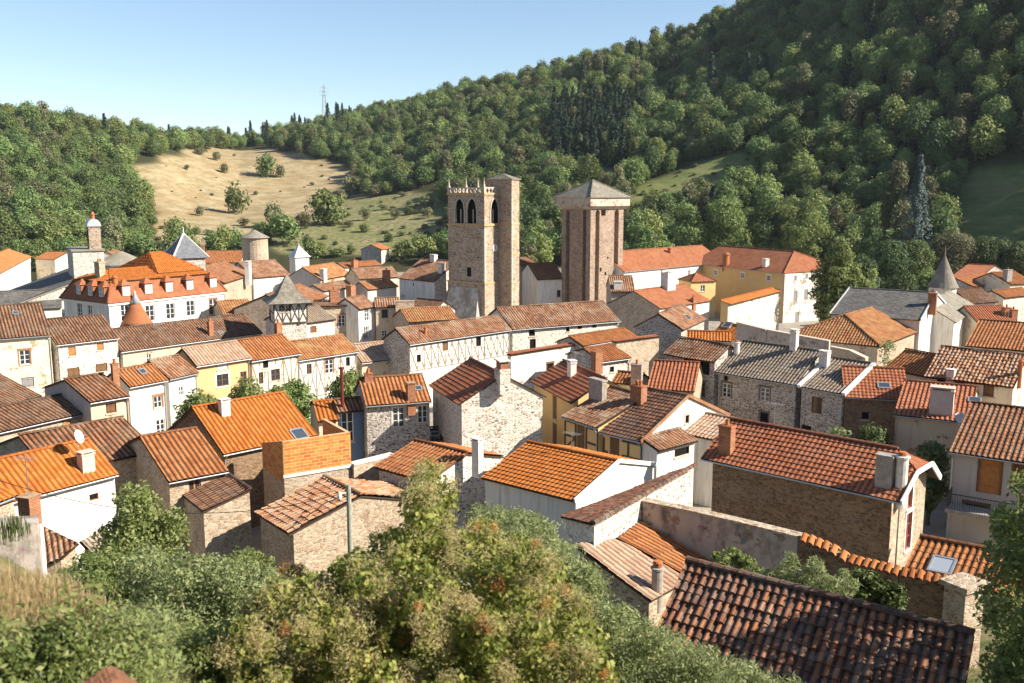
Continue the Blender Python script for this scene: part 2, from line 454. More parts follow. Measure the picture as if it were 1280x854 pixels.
def hz(x, y):
    """ground height, vectorised"""
    x = np.asarray(x, float); y = np.asarray(y, float)
    r = np.hypot(x, y)
    yy = np.maximum(y, .25 * r)
    px = 640 + F * (x / np.maximum(yy, 1e-3)) / cp
    px = np.clip(px, -1500, 2800)
    r0, r1 = r0_px(px), r1_px(px)
    zr = 22 + (HOR - ridge_px(px)) / F * r1 - 14
    t = np.clip((r - r0) / (r1 - r0), 0, 1)
    hill = zr * (t ** 1.12) * (1 - .0 * t)
    hill = np.where(r > r1, zr - (r - r1) * .05, hill)
    bump = (np.sin(x * .031 + 1.3) * np.cos(y * .027) * 2.6 + np.sin(x * .011 - y * .017) * 3.5) * np.clip((r - r0) / 80, 0, 1) * np.clip((r1 - r) / 120, 0, 1)
    # a spur coming down from the right that shades the gully left of it
    sx, sy = x - 118, y - 330
    hill = hill + bump
    fg = np.interp(y, _fy, _fz)
    lb = 3.1 * np.exp(-((x + 7.0) / 2.7) ** 2 - ((y - 10.8) / 3.0) ** 2)
    fg = np.where(y < 60, fg + lb, 0)
    far = np.where((y < 60) & (r > 200), 0, hill)
    return np.maximum(fg, np.where(y > 30, np.maximum(hill, 0), 0))
def hz1(x, y): return float(hz(np.array([x]), np.array([y]))[0])

def inpoly(px, py, poly):
    px = np.asarray(px); py = np.asarray(py); c = np.zeros(px.shape, bool); n = len(poly)
    for i in range(n):
        x0, y0 = poly[i]; x1, y1 = poly[(i + 1) % n]
        if y0 == y1: continue
        k = ((y0 > py) != (y1 > py)) & (px < (x1 - x0) * (py - y0) / (y1 - y0) + x0)
        c ^= k
    return c
def projn(x, y, z):
    fw = y * cp - (z - 22) * sp; up = y * sp + (z - 22) * cp
    fw = np.maximum(fw, .01)
    return 640 + F * x / fw, 427 - F * up / fw
# where the photograph shows open ground on the hills
MEADOW = [(165, 207), (205, 193), (260, 184), (330, 184), (385, 196), (430, 208), (452, 222), (438, 240), (400, 258), (372, 272), (345, 292), (300, 302), (235, 306), (188, 300), (192, 262), (178, 235)]
SCRUB = [(372, 285), (400, 262), (440, 244), (500, 240), (560, 236), (566, 300), (520, 318), (440, 318), (350, 318), (340, 300)]
GULLY = [(785, 252), (812, 229), (868, 205), (930, 190), (950, 197), (932, 222), (880, 242), (805, 258)]
PATHM = [(700, 222), (745, 208), (785, 215), (795, 232), (750, 236)]
RIGHTM = [(1188, 300), (1192, 240), (1225, 215), (1300, 195), (1300, 312), (1240, 308)]
GAP = [(545, 232), (575, 215), (600, 212), (600, 222), (560, 240)]
az = np.concatenate([np.linspace(-180, -50, 40)[:-1], np.linspace(-50, 50, 420), np.linspace(50, 180, 40)[1:]])
rr = np.concatenate([np.linspace(.5, 60, 100)[:-1], np.linspace(60, 240, 40)[:-1], np.linspace(240, 720, 260)[:-1], np.geomspace(720, 930, 14)])
AZ, RR = np.meshgrid(np.radians(az), rr, indexing='ij')
GX, GY = RR * np.sin(AZ), RR * np.cos(AZ)
GZ = hz(GX, GY)
mb = MB(); n_, m_ = GX.shape; idx = np.arange(n_ * m_).reshape(n_, m_)
q = np.stack([idx[1:, :-1], idx[1:, 1:], idx[:-1, 1:], idx[:-1, :-1]], -1).reshape(-1, 4)[:, ::-1]
mb.add(np.stack([GX, GY, GZ], -1).reshape(-1, 3), q[:, ::-1].copy())
px_, py_ = projn(GX, GY, GZ)
wob = 9 * np.sin(GX * .11 + GY * .05) + 7 * np.sin(GY * .13 - GX * .07)
wpx, wpy = px_ + wob * .8, py_ + wob * .35
hill_ = RR > 230
m_dry = (inpoly(wpx, wpy, MEADOW) & hill_).astype(float)
m_scr = ((inpoly(wpx, wpy, SCRUB) | inpoly(wpx, wpy, PATHM) | inpoly(wpx, wpy, GAP)) & hill_).astype(float)
m_grn = ((inpoly(wpx, wpy, GULLY) | inpoly(wpx, wpy, RIGHTM)) & hill_).astype(float)
def soft(a):
    for _ in range(2):
        b = a.copy(); b[1:-1, 1:-1] = (a[1:-1, 1:-1] * 2 + a[:-2, 1:-1] + a[2:, 1:-1] + a[1:-1, :-2] + a[1:-1, 2:]) / 6; a = b
    return a
m_dry, m_scr, m_grn = soft(m_dry), soft(m_scr), soft(m_grn)
m_town = soft(((RR < 262) & (GY > 48) & (px_ > -100) & (px_ < 1330)).astype(float))
t = NT('terrain_ground', .95, .1)
at_ = t.n('ShaderNodeAttribute', attribute_name='cover'); sc_ = t.n('ShaderNodeSeparateColor'); t.l(at_.outputs['Color'], sc_.inputs[0])
p = t.pos()
nA = t.noise(p, .06, 6, .7); nB = t.noise(p, .6, 5, .7); nC = t.noise(t.map(p, (.5, .5, 2)), .25, 5, .65)
forest = t.mix(t.rampf(nB, .35, .65), (.022, .03, .012), (.06, .055, .025))
dry = t.mix(t.rampf(nC, .4, .6), (.24, .185, .1), (.37, .305, .19))
dry = t.mix(t.math('MULTIPLY', t.rampf(nB, .48, .68), .75), dry, (.2, .17, .075))
dry = t.mix(t.math('MULTIPLY', t.rampf(nA, .48, .66), .7), dry, (.27, .18, .085))
scr = t.mix(t.rampf(nB, .42, .58), (.28, .23, .125), (.11, .125, .05))
scr = t.mix(t.math('MULTIPLY', t.rampf(nA, .45, .6), .7), scr, (.13, .15, .055))
grn = t.mix(t.rampf(nC, .35, .65), (.1, .135, .042), (.19, .195, .08))
grn = t.mix(t.math('MULTIPLY', t.rampf(nA, .52, .7), .7), grn, (.22, .15, .09))
town = t.mix(t.rampf(nB, .35, .65), (.24, .21, .18), (.34, .31, .26))
gx = t.mix(t.rampf(nB, .38, .62), (.06, .085, .028), (.2, .16, .085))
c = t.mix(sc_.outputs[0], forest, dry); c = t.mix(sc_.outputs[1], c, scr); c = t.mix(sc_.outputs[2], c, grn)
a2 = t.n('ShaderNodeAttribute', attribute_name='built'); s2 = t.n('ShaderNodeSeparateColor'); t.l(a2.outputs['Color'], s2.inputs[0])
c = t.mix(s2.outputs[0], c, town); c = t.mix(s2.outputs[1], c, gx)
t.color(c); t.bump(nB, .5, .3)
ter = mb.build('terrain', t.m, smooth=True); tag(ter, None, None, None, 'structure')
for nm, chans in (('cover', (m_dry, m_scr, m_grn)), ('built', (m_town, (((RR < 60) & (GY <= 48)) | ((RR < 262) & ((px_ <= -100) | (px_ >= 1330)))).astype(float), m_dry * 0))):
    ca = ter.data.color_attributes.new(nm, 'FLOAT_COLOR', 'POINT')
    arr = np.ones((n_ * m_, 4), np.float32)
    for i in range(3): arr[:, i] = chans[i].reshape(-1)
    ca.data.foreach_set('color', arr.reshape(-1))
# ------------------------------------------------------------------ roofs
LOG = []
TILE = {  # period across, course up the slope, amplitude, course step, jitter, sag
    'canal': (.32, .44, .085, .025, .010),
    'mech': (.30, .38, .026, .05, .006),
    'ragged': (.31, .43, .085, .055, .028),
    'near': (.25, .36, .07, .05, .03),
    'slate': (.34, .26, .0, .012, .006),
    'flat': (.5, .5, .0, .004, .002),
}
def roof_slope(mb, P0, U, V, poly, kind, dist, mat=0, seed=0, sag=.0, coarse=False, thick=.09, under=1):
    per, crs, amp, step, jit = TILE[kind]
    per *= 1.0; r = np.random.RandomState(seed)
    us = [p[0] for p in poly]; u0, u1 = min(us), max(us)
    def vr(u):
        lo, hi = 1e9, -1e9
        n = len(poly)
        for i in range(n):
            a, b = poly[i], poly[(i + 1) % n]
            if min(a[0], b[0]) - 1e-6 <= u <= max(a[0], b[0]) + 1e-6:
                if abs(a[0] - b[0]) < 1e-9: vs = [a[1], b[1]]
                else: vs = [a[1] + (b[1] - a[1]) * (u - a[0]) / (b[0] - a[0])]
                lo = min(lo, *vs); hi = max(hi, *vs)
        return lo, hi
    vmax = max(p[1] for p in poly); vmin = min(p[1] for p in poly)
    spp = (8 if dist < 45 else 6 if dist < 130 else 4)
    if coarse or amp == 0: spp = 2
    nu = max(4, int((u1 - u0) / per * spp))
    U_ = np.linspace(u0, u1, nu + 1)
    extra = [p[0] for p in poly]
    U_ = np.unique(np.concatenate([U_, extra]))
    if coarse or dist > 175:
        V_ = np.linspace(vmin, vmax, max(3, int((vmax - vmin) / 1.0) + 1))
        stepped = False
    else:
        nv = max(1, int(math.ceil((vmax - vmin) / crs)))
        ks = vmin + np.arange(nv + 1) * crs
        V_ = np.sort(np.concatenate([ks + .004, ks[1:] - .004])); V_ = V_[V_ < vmax + crs]
        stepped = True
    lohi = np.array([vr(u) for u in U_])
    VV = np.clip(V_[None, :], lohi[:, :1], lohi[:, 1:2])
    UU = np.repeat(U_[:, None], len(V_), 1)
    ph = UU / per
    h = amp * np.abs(np.cos(np.pi * ph))
    if kind == 'mech': h = amp * (.5 + .5 * np.cos(2 * np.pi * ph))
    if stepped:
        fr = (np.repeat(V_[None, :], len(U_), 0) - vmin) / crs
        fr = fr - np.floor(fr)
        h = h + step * (1 - fr)
    ti = np.floor(ph + .5).astype(int); tj = np.floor((VV - vmin) / crs).astype(int)
    tab = r.rand(ti.max() - ti.min() + 2, tj.max() - tj.min() + 2) - .5
    h = h + tab[ti - ti.min(), tj - tj.min()] * jit * 2
    # slow waves of an old roof
    ph1, ph2 = r.rand(2) * 6
    h = h + sag * (np.sin(UU * .9 + ph1) * np.cos(VV * .8 + ph2))
    # keep the rim tied to its neighbours
    P0 = np.array(P0); U3 = np.array(U); V3 = np.array(V); N3 = np.cross(U3, V3)
    pts = P0 + UU[..., None] * U3 + VV[..., None] * V3 + h[..., None] * N3
    n, m = pts.shape[:2]
    idx = np.arange(n * m).reshape(n, m)
    q = np.stack([idx[:-1, :-1], idx[1:, :-1], idx[1:, 1:], idx[:-1, 1:]], -1).reshape(-1, 4)
    # drop the squashed cells beyond the rim
    vq = VV.reshape(-1)[q]
    q = q[(vq.max(1) - vq.min(1)) > 1e-5]
    uv = np.stack([ph, (VV - vmin) / crs + .001], -1).reshape(-1, 2)
    mb.add(pts.reshape(-1, 3), q, mat, uv)
    # boarding below the tiles
    top = [tuple(P0 + U3 * a + V3 * b - N3 * .012) for a, b in poly]
    bot = [tuple(P0 + U3 * a + V3 * b - N3 * thick) for a, b in poly]
    k = len(poly)
    mb.add(top + bot, [(i, i + k, (i + 1) % k + k, (i + 1) % k) for i in range(k)] + [tuple(range(2 * k - 1, k - 1, -1))], under)

def cap_row(mb, a, b, r=.11, step=.4, mat=0, dist=80):
    """half-round ridge tiles, each one a little cone that overlaps the next"""
    a = Vector(a); b = Vector(b); d = b - a; L = d.length
    if L < .3: return
    d /= L
    n = max(1, int(L / step)); n = n if dist < 170 else 1
    side = d.cross(Vector((0, 0, 1))).normalized(); up = side.cross(d)
    for i in range(n):
        p = a + d * (L * i / n); q = a + d * (L * (i + 1) / n + (.03 if i < n - 1 else 0))
        pts = []
        for (c, rr) in ((p, r * 1.12), (q, r * .93)):
            for k in range(6):
                t = math.pi * k / 5
                pts.append(c + side * math.cos(t) * rr + up * (math.sin(t) * rr * .9))
        uv = [(3.0 * i + 7.3, 2.1 + .3 * (j // 6)) for j in range(12)]
        mb.add(pts, [(k, k + 1, k + 7, k + 6) for k in range(5)] + [(5, 4, 3, 2, 1, 0), (6, 7, 8, 9, 10, 11)], mat, uv)

# ------------------------------------------------------------------ walls with real openings
def wall_face(mb, P0, U, N, width, z0, topf, breaks, holes, mat=0, reveal=.16, rmat=1):
    P0 = Vector(P0); Zv = Vector((0, 0, 1))
    def P(x, z, back=0.0): return P0 + U * x + Zv * z - N * back
    xs = sorted(set([0, width] + [b for b in breaks if 0 < b < width] + [h[0] for h in holes] + [h[1] for h in holes]))
    for x0, x1 in zip(xs[:-1], xs[1:]):
        if x1 - x0 < 1e-5: continue
        xm = (x0 + x1) / 2
        cuts = sorted([(h[2], h[3]) for h in holes if h[0] - 1e-6 <= xm <= h[1] + 1e-6])
        z = z0
        for c0, c1 in cuts:
            if c0 > z + 1e-4:
                mb.add([P(x0, z), P(x1, z), P(x1, c0), P(x0, c0)], [(0, 1, 2, 3)], mat, [(x0, z), (x1, z), (x1, c0), (x0, c0)])
            z = max(z, c1)
        ta, tb = topf(x0 + 1e-6), topf(x1 - 1e-6)
        if max(ta, tb) > z + 1e-4:
            ta = max(ta, z); tb = max(tb, z)
            mb.add([P(x0, z), P(x1, z), P(x1, tb), P(x0, ta)], [(0, 1, 2, 3)], mat, [(x0, z), (x1, z), (x1, tb), (x0, ta)])
    for (a, b, c, d) in holes:
        e = reveal
        for q in ([P(a, c), P(a, c, e), P(a, d, e), P(a, d)], [P(b, c, e), P(b, c), P(b, d), P(b, d, e)],
                  [P(a, d, e), P(b, d, e), P(b, d), P(a, d)], [P(a, c), P(b, c), P(b, c, e), P(a, c, e)]):
            mb.add(q, [(0, 1, 2, 3)], rmat)

WOODS = {'w': 'wood_white', 'b': 'wood_brown', 'o': 'wood_orange', 'r': 'wood_red', 'g': 'wood_grey', 'k': 'wood_dark'}
def make_window(parent, P0, U, N, hole, style, trim=None):
    """style: first letter frame colour; then 2 = two panes wide with bars, s = closed shutters, p = open shutters beside,
    x = empty dark opening, d = door"""
    a, b, c, d = hole
    Z = Vector((0, 0, 1)); P0 = Vector(P0)
    def P(x, z, back): return P0 + U * x + Z * z - N * back
    wm = M[WOODS[style[0]]]
    w, h = b - a, d - c
    fr = MB(); e = .012
    kind = 'door' if 'd' in style else 'window'
    def fbar(x0, x1, z0, z1, n0, n1, mb=fr, mat=0):
        mb.obox(P((x0 + x1) / 2, (z0 + z1) / 2, (n0 + n1) / 2), U, N, Z, (x1 - x0) / 2, abs(n1 - n0) / 2, (z1 - z0) / 2, mat)
    t = min(.075, w * .1)
    if 'x' in style:
        t = .04
    back0, back1 = .07, .13
    if 's' in style: back0, back1 = .10, .15
    fbar(a + e, a + t, c + e, d - e, back0, back1); fbar(b - t, b - e, c + e, d - e, back0, back1)
    fbar(a + t, b - t, d - t, d - e, back0, back1); fbar(a + t, b - t, c + e, c + t, back0, back1)
    if 'x' not in style and 's' not in style:
        fbar((a + b) / 2 - t * .6, (a + b) / 2 + t * .6, c + t, d - t, back0, back1 - .006)
        nb = 2 if h > 1.15 else 1
        if '2' in style or style == 'w':
            for k in range(1, nb + 1):
                z = c + h * k / (nb + 1)
                fbar(a + t, b - t, z - .02, z + .02, back0 + .008, back1 - .012)
    o = fr.build(kind, wm, parent)
    pn = MB()
    if 's' in style or 'd' in style:
        n = max(2, int(round(w / .55)))
        for i in range(n):
            x0 = a + t + (w - 2 * t) * i / n + .006; x1 = a + t + (w - 2 * t) * (i + 1) / n - .006
            fbar(x0, x1, c + t, d - t, .06, .10, pn)
            for zz in (c + h * .2, d - h * .2): fbar(x0 + .02, x1 - .02, zz - .05, zz + .05, .035, .058, pn)
        pn.build('shutter' if 's' in style else 'door_leaf', wm, o)
    else:
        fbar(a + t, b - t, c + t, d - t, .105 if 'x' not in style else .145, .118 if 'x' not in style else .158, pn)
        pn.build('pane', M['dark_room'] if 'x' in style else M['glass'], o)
    if 'p' in style:
        for sx in (0, 1):
            pm = MB()
            x0, x1 = (a - w * .5 - .04, a - .04) if sx == 0 else (b + .04, b + w * .5 + .04)
            fbar(x0, x1, c, d, -.055, -.012, pm)
            for k in range(int(h / .12)):
                zz = c + .1 + k * .12
                if zz < d - .08: fbar(x0 + .05, x1 - .05, zz, zz + .03, -.07, -.056, pm)
            pm.build('shutter', M['lead_pale' if style[0] == 'w' else WOODS[style[0]]], o)
    sl = MB()
    if kind == 'window' and h > .5:
        fbar(a - .08, b + .08, c - .11, c - .004, -.07, .1, sl)
        sl.build('sill', M['trim_white' if trim == 'white' else 'stone_trim'], o)
    if trim:
        tm = MB(); tw = .13
        fbar(a - tw, a - .003, c - .003, d + .003, -.022, .05, tm); fbar(b + .003, b + tw, c - .003, d + .003, -.022, .05, tm)
        fbar(a - tw - .03, b + tw + .03, d + .006, d + .2, -.03, .05, tm)
        tm.build('surround', M[{'white': 'trim_white', 'stone': 'stone_trim', 'dark': 'stone_dark', 'brick': 'brick_red', 'wood': 'wood_brown'}[trim]], o)
    return o

def make_chimney(parent, P, h, w, dpt, style, rot=0.0, base_drop=1.2, pots=1):
    """P: local point on the roof; the stack starts a little below the tiles"""
    mats = {'brick': 'brick_red', 'white': 'chim_white', 'grey': 'chim_grey', 'pink': 'chim_pink', 'stone': 'stone_warm', 'round': 'chim_white', 'metal': 'zinc',
            'block': 'chim_grey', 'swhite': 'stone_white', 'mixed': 'stone_white', 'clay': 'clay'}
    mb = MB()
    x, y, z = P
    if style in ('round', 'metal', 'clay'):
        r = w / 2
        mb.lathe((x, y, z - base_drop), [(r, 0), (r, base_drop + h * .8), (r * 1.25, base_drop + h * .83), (r * 1.25, base_drop + h * .88), (r * .8, base_drop + h * .9)], 12)
        ch = mb.build('chimney', M[mats[style]], parent)
        pm = MB(); pm.lathe((x, y, z + h * .903), [(r * .85, 0), (r * .7, h * .1)], 10)
        pm.build('chimney_pot', M['clay'], ch)
        return ch
    hw, hd = w / 2, dpt / 2
    mb.box((x - hw, y - hd, z - base_drop), (x + hw, y + hd, z + h * (.45 if style == 'mixed' else .86)))
    if style == 'mixed': mb.box((x - hw + .1, y - hd + .1, z + h * .452), (x + hw - .1, y + hd - .1, z + h * .86), 1)
    mb.box((x - hw - .05, y - hd - .05, z + h * .862), (x + hw + .05, y + hd + .05, z + h * .93))
    if style == 'mixed': pass
    if style == 'white' or style == 'pink':
        for sx in (-1, 1):
            for sy in (-1, 1):
                cx, cy = x + sx * (hw - .07), y + sy * (hd - .07)
                mb.box((cx - .06, cy - .06, z + h * .932), (cx + .06, cy + .06, z + h * 1.02))
        mb.box((x - hw - .06, y - hd - .06, z + h * 1.022), (x + hw + .06, y + hd + .06, z + h * 1.06))
    ch = mb.build('chimney', [M['stone_white'], M['brick_red']] if style == 'mixed' else M[mats[style]], parent)
    if style not in ('white', 'pink'):
        for i in range(pots):
            pm = MB()
            px = x + (i - (pots - 1) / 2) * min(.34, w * .8 / max(1, pots))
            pm.lathe((px, y, z + h * .932), [(.13, 0), (.1, .28), (.13, .3), (.12, .36)], 10)
            pm.build('chimney_pot', M['clay'], ch)
    # flashing where the stack leaves the tiles
    return ch

def timber(parent_wall, P0, U, N, width, z0, z1, holes, pattern, mat='beam_brown', w=.15):
    mb = MB(); Z = Vector((0, 0, 1)); P0 = Vector(P0)
    def P(x, z): return P0 + U * x + Z * z + N * .012
    def clear(xa, za, xb, zb):
        for (a, b, c, d) in holes:
            for k in range(9):
                x = xa + (xb - xa) * k / 8; z = za + (zb - za) * k / 8
                if a - .1 < x < b + .1 and c - .1 < z < d + .1: return False
        return True
    def beam(xa, za, xb, zb, lift=0.0):
        n = 6
        if clear(xa, za, xb, zb):
            mb.bar(P(xa, za) + N * lift, P(xb, zb) + N * lift, w, 0, up=N, h=.05 + lift)
        else:
            for k in range(n):
                q = [xa + (xb - xa) * k / n, za + (zb - za) * k / n, xa + (xb - xa) * (k + 1) / n, za + (zb - za) * (k + 1) / n]
                if clear(*q): mb.bar(P(q[0], q[1]) + N * lift, P(q[2], q[3]) + N * lift, w, 0, up=N, h=.05 + lift)
    zm = (z0 + z1) / 2
    beam(w / 2, z0 + w / 2, width - w / 2, z0 + w / 2, .012); beam(w / 2, z1 - w / 2, width - w / 2, z1 - w / 2, .012)
    n = max(2, int(round(width / (.95 if pattern != 'grid' else 1.15))))
    for i in range(n + 1):
        x = w / 2 + (width - w) * i / n
        beam(x, z0 + w, x, z1 - w, .006)
    for i in range(n):
        xa = w / 2 + (width - w) * i / n; xb = w / 2 + (width - w) * (i + 1) / n
        if pattern == 'grid':
            beam(xa, zm, xb, zm, .003)
            if i == 0: beam(xa, z0 + w, xb, zm, 0)
        elif pattern == 'cross':
            beam(xa, z0 + w, xb, z1 - w, 0); beam(xa, z1 - w, xb, z0 + w, .004)
        elif pattern == 'zig':
            if i % 2: beam(xa, z0 + w, xb, z1 - w, 0)
            else: beam(xa, z1 - w, xb, z0 + w, 0)
            if i % 3 == 0: beam(xa, zm, xb, zm, .003)
    mb.build('timber_frame', M[mat], parent_wall)

# ------------------------------------------------------------------ a house fitted to what the photograph shows of it
def fit(A, B, R, end, z, slope):
    a = at(*A, z); b = at(*B, z)
    u = (b - a); L = u.length; u = u / L
    n = Vector((-u.y, u.x, 0))
    d = ray(*R)
    best = None
    for sl in ([slope] if slope else np.linspace(.28, .56, 29)):
        # CAM + d t = a + u s + (n + z sl) v
        Mx = Matrix((( -d.x, u.x, n.x), (-d.y, u.y, n.y), (-d.z, u.z, sl)))
        try: t, s, v = Mx.inverted() @ (CAM - a)
        except Exception: continue
        tgt = 0 if end == 'L' else L if end == 'R' else s
        err = abs(s - tgt) + .5 * abs(sl - .42)
        if v > .5 and (best is None or err < best[0]): best = (err, s - tgt, v, sl)
    if best is None: best = (99, 99, 3.5, slope or .4)
    return a, u, n, L, best[2], best[3], best[1]

SEED = [0]
def house(name, label, A, B, R, end='R', z=6.5, slope=None, roof='tile_orange', kind='canal', wall='plaster_cream', back=1.0, hipA=0.0, hipB=0.0,
          shed=False, wins=(), chims=(), sky=(), gutter=True, frame=None, base=-.6, d=None, ov=.28, vg=.1, group='old houses of the village', cat='house',
          caps=True, sag=.02, extra=None, extL=0.0, extR=0.0, trims=None, down='R', back_roof=True, ants=(), verge='', verge_mat='trim_white', jerk=0.0):
    SEED[0] += 1; sd = SEED[0] * 13 + 5
    a, u, n, L, dd, sl, serr = fit(A, B, R, end, z, slope)
    if d: dd = d
    a = a - u * extL; L = L + extL + extR
    rz = math.atan2(u.y, u.x)
    root = empty(name, (a.x, a.y, 0), rz)
    tag(root, label, cat, group)
    dist = math.hypot(a.x + u.x * L / 2, a.y + u.y * L / 2)
    D = dd if shed else dd * (1 + back)
    Mi = Matrix.Rotation(-rz, 3, 'Z')
    O = Mi @ (CAM - Vector((a.x, a.y, 0)))
    def lray(px, py): return O, Mi @ ray(px, py)
    zr = z + sl * dd
    def roofz(y):
        return z + sl * y if (shed or y <= dd) else zr - (zr - z) * (y - dd) / (D - dd) if D > dd else zr
    LOG.append((name, label, round(dist), round(L, 1), round(dd, 1), round(sl, 2), round(serr, 1), [tuple((a + u * x + n * y)[:2]) for x, y in ((0, 0), (L, 0), (L, D), (0, D))]))
    jh = 1.5 if jerk else 0
    zj = z + (zr - z) * jerk
    # ---- faces
    X = Vector((1, 0, 0)); Y = Vector((0, 1, 0)); Z = Vector((0, 0, 1))
    W0, W1 = vg, L - vg; D0, D1 = ov, D - ov
    if shed: D1 = D - .06
    faces = {'F': (Vector((W0, D0, 0)), X, -Y, W1 - W0, lambda x: roofz(D0) - .07, []),
             'R': (Vector((W1, D0, 0)), Y, X, D1 - D0, None, [dd - D0]),
             'L': (Vector((W0, D1, 0)), -Y, -X, D1 - D0, None, [D1 - dd]),
             'B': (Vector((W1, D1, 0)), -X, Y, W1 - W0, lambda x: roofz(D1) - .07, [])}
    def hipcap(side, y):
        h = hipA if side == 'L' else hipB
        if not h: return min(roofz(y), zj if (jerk and side == 'R') else 99) - .07
        return min(roofz(y), z + (zr - z) * vg / h) - .07
    faces['R'] = faces['R'][:4] + (lambda x: hipcap('R', D0 + x), faces['R'][5])
    faces['L'] = faces['L'][:4] + (lambda x: hipcap('L', D1 - x), faces['L'][5])
    if hipB: faces['R'] = faces['R'][:5] + ([.4, D1 - D0 - .4],)
    if hipA: faces['L'] = faces['L'][:5] + ([.4, D1 - D0 - .4],)
    holes = {k: [] for k in 'FRLB'}; wlist = []
    for wn in wins:
        f, p, w, h, st = wn[:5]; tr = wn[5] if len(wn) > 5 else None
        P0, U, N, width, topf, br = faces[f]
        o, dr = lray(*p)
        den = dr.dot(N)
        if abs(den) < 1e-5: continue
        tt = (P0 - o).dot(N) / den
        q = o + dr * tt
        x = (q - P0).dot(U); zc = q.z
        if x < w / 2 + .12 or x > width - w / 2 - .12:
            LOG.append(('   window off', label[:40], f, round(x, 2), round(width, 2)))
            x = min(max(x, w / 2 + .15), width - w / 2 - .15)
            if x < w / 2 + .1: continue
        tz = min(topf(x - w / 2), topf(x + w / 2)) - .12
        zt = zc + h / 2
        if zt > tz: zt = tz
        hl = (x - w / 2, x + w / 2, zt - h, zt)
        if any(not (hl[1] < g[0] + .02 or hl[0] > g[1] - .02 or hl[3] < g[2] + .02 or hl[2] > g[3] - .02) for g in holes[f]):
            LOG.append(('   window overlap', label[:40], f)); continue
        holes[f].append(hl); wlist.append((f, hl, st, tr))
    wm = MB()
    fw = dict(wall) if isinstance(wall, dict) else {k: wall for k in 'FRLB'}
    names = sorted(set(fw.get(k, fw['F']) for k in 'FRLB')); 
    for f in 'FRLB':
        P0, U, N, width, topf, br = faces[f]
        wall_face(wm, P0, U, N, width, base, topf, br, holes[f], names.index(fw.get(f, fw['F'])), rmat=names.index(fw.get(f, fw['F'])))
    wo = wm.build('wall', [M[k] for k in names], root)
    for f, hl, st, tr in wlist:
        P0, U, N, width, topf, br = faces[f]
        make_window(root, P0, U, N, hl, st, tr)
    for fr in (frame or ()):
        f, z0, z1, pat = fr[:4]
        P0, U, N, width, topf, br = faces[f]
        timber(wo, P0, U, N, width, z0, min(z1, topf(.1) - .02), holes[f], pat, *fr[4:])
    # ---- roof
    rb = MB(); cl = math.hypot(1, sl)
    V = Vector((0, 1, sl)) / cl; vl = dd * cl
    polyf = [(0, 0), (L, 0), (L - hipB, vl), (hipA, vl)]
    if jerk: polyf = [(0, 0), (L, 0), (L, vl * jerk), (L - jh, vl), (0, vl)]
    if hipA + hipB >= L - .05:
        polyf = [(0, 0), (L, 0), (L * hipA / (hipA + hipB), vl)]
    roof_slope(rb, (0, 0, z), X, V, polyf, kind, dist, 0, sd, sag)
    if not shed and back_roof:
        s2 = (zr - z) / (D - dd); cl2 = math.hypot(1, s2)
        V2 = Vector((0, -1, s2)) / cl2; v2 = (D - dd) * cl2
        pb = [(0, 0), (L, 0), (L - hipA, v2), (hipB, v2)]
        if jerk: pb = [(0, 0), (L, 0), (L, v2), (jh, v2), (0, v2 * jerk)]
        if hipA + hipB >= L - .05: pb = [(0, 0), (L, 0), (L * hipB / (hipA + hipB), v2)]
        roof_slope(rb, (L, D, z), -X, V2, pb, kind, dist, 0, sd + 1, sag, coarse=dist > 60)
    if hipB:
        V3 = Vector((-hipB, 0, zr - z)); l3 = V3.length; V3 /= l3
        roof_slope(rb, (L, 0, z), Y, V3, [(0, 0), (D, 0), (dd, l3)], kind, dist, 0, sd + 2, sag)
    if jerk:
        V3 = Vector((-jh, 0, zr - zj)); l3 = V3.length; V3 /= l3
        ya, yb = dd * jerk, D - (D - dd) * jerk
        roof_slope(rb, (L, ya, zj), Y, V3, [(0, 0), (yb - ya, 0), (dd - ya, l3)], kind, dist, 0, sd + 2, sag)
    if hipA:
        V3 = Vector((hipA, 0, zr - z)); l3 = V3.length; V3 /= l3
        roof_slope(rb, (0, D, z), -Y, V3, [(0, 0), (D, 0), (D - dd, l3)], kind, dist, 0, sd + 3, sag)
    lift = .03 + TILE[kind][2]
    if caps:
        cap_row(rb, (hipA, dd, zr + lift * .7), (L - hipB - jh, dd, zr + lift * .7), .12, .42, 0, dist)
        if hipB:
            for y in (0, D): cap_row(rb, (L - .05, y, z + lift), (L - hipB, dd, zr + lift), .11, .42, 0, dist)
        if hipA:
            for y in (0, D): cap_row(rb, (.05, y, z + lift), (hipA, dd, zr + lift), .11, .42, 0, dist)
    ro = rb.build('roof', [M[roof], M['wood_dark']], root)
    for vv in verge:
        x = L + .02 if vv in 'Rr' else -.02
        vb = MB()
        if jerk and vv == 'R':
            vb.bar((x, -.02, z), (x, ya, zj), .09, h=.3); vb.bar((x, ya, zj), (x, yb, zj), .09, h=.24); vb.bar((x, D, z), (x, yb, zj), .09, h=.3)
        else:
            wv = .09 if vv in 'RL' else .34
            vb.bar((x, -.02, z + .05), (x, dd, zr + .05), wv, h=.24)
            if vv in 'RL' and not shed: vb.bar((x, D, z + .05), (x, dd, zr + .05), wv, h=.24)
        vb.build('verge_board', M[verge_mat], ro)
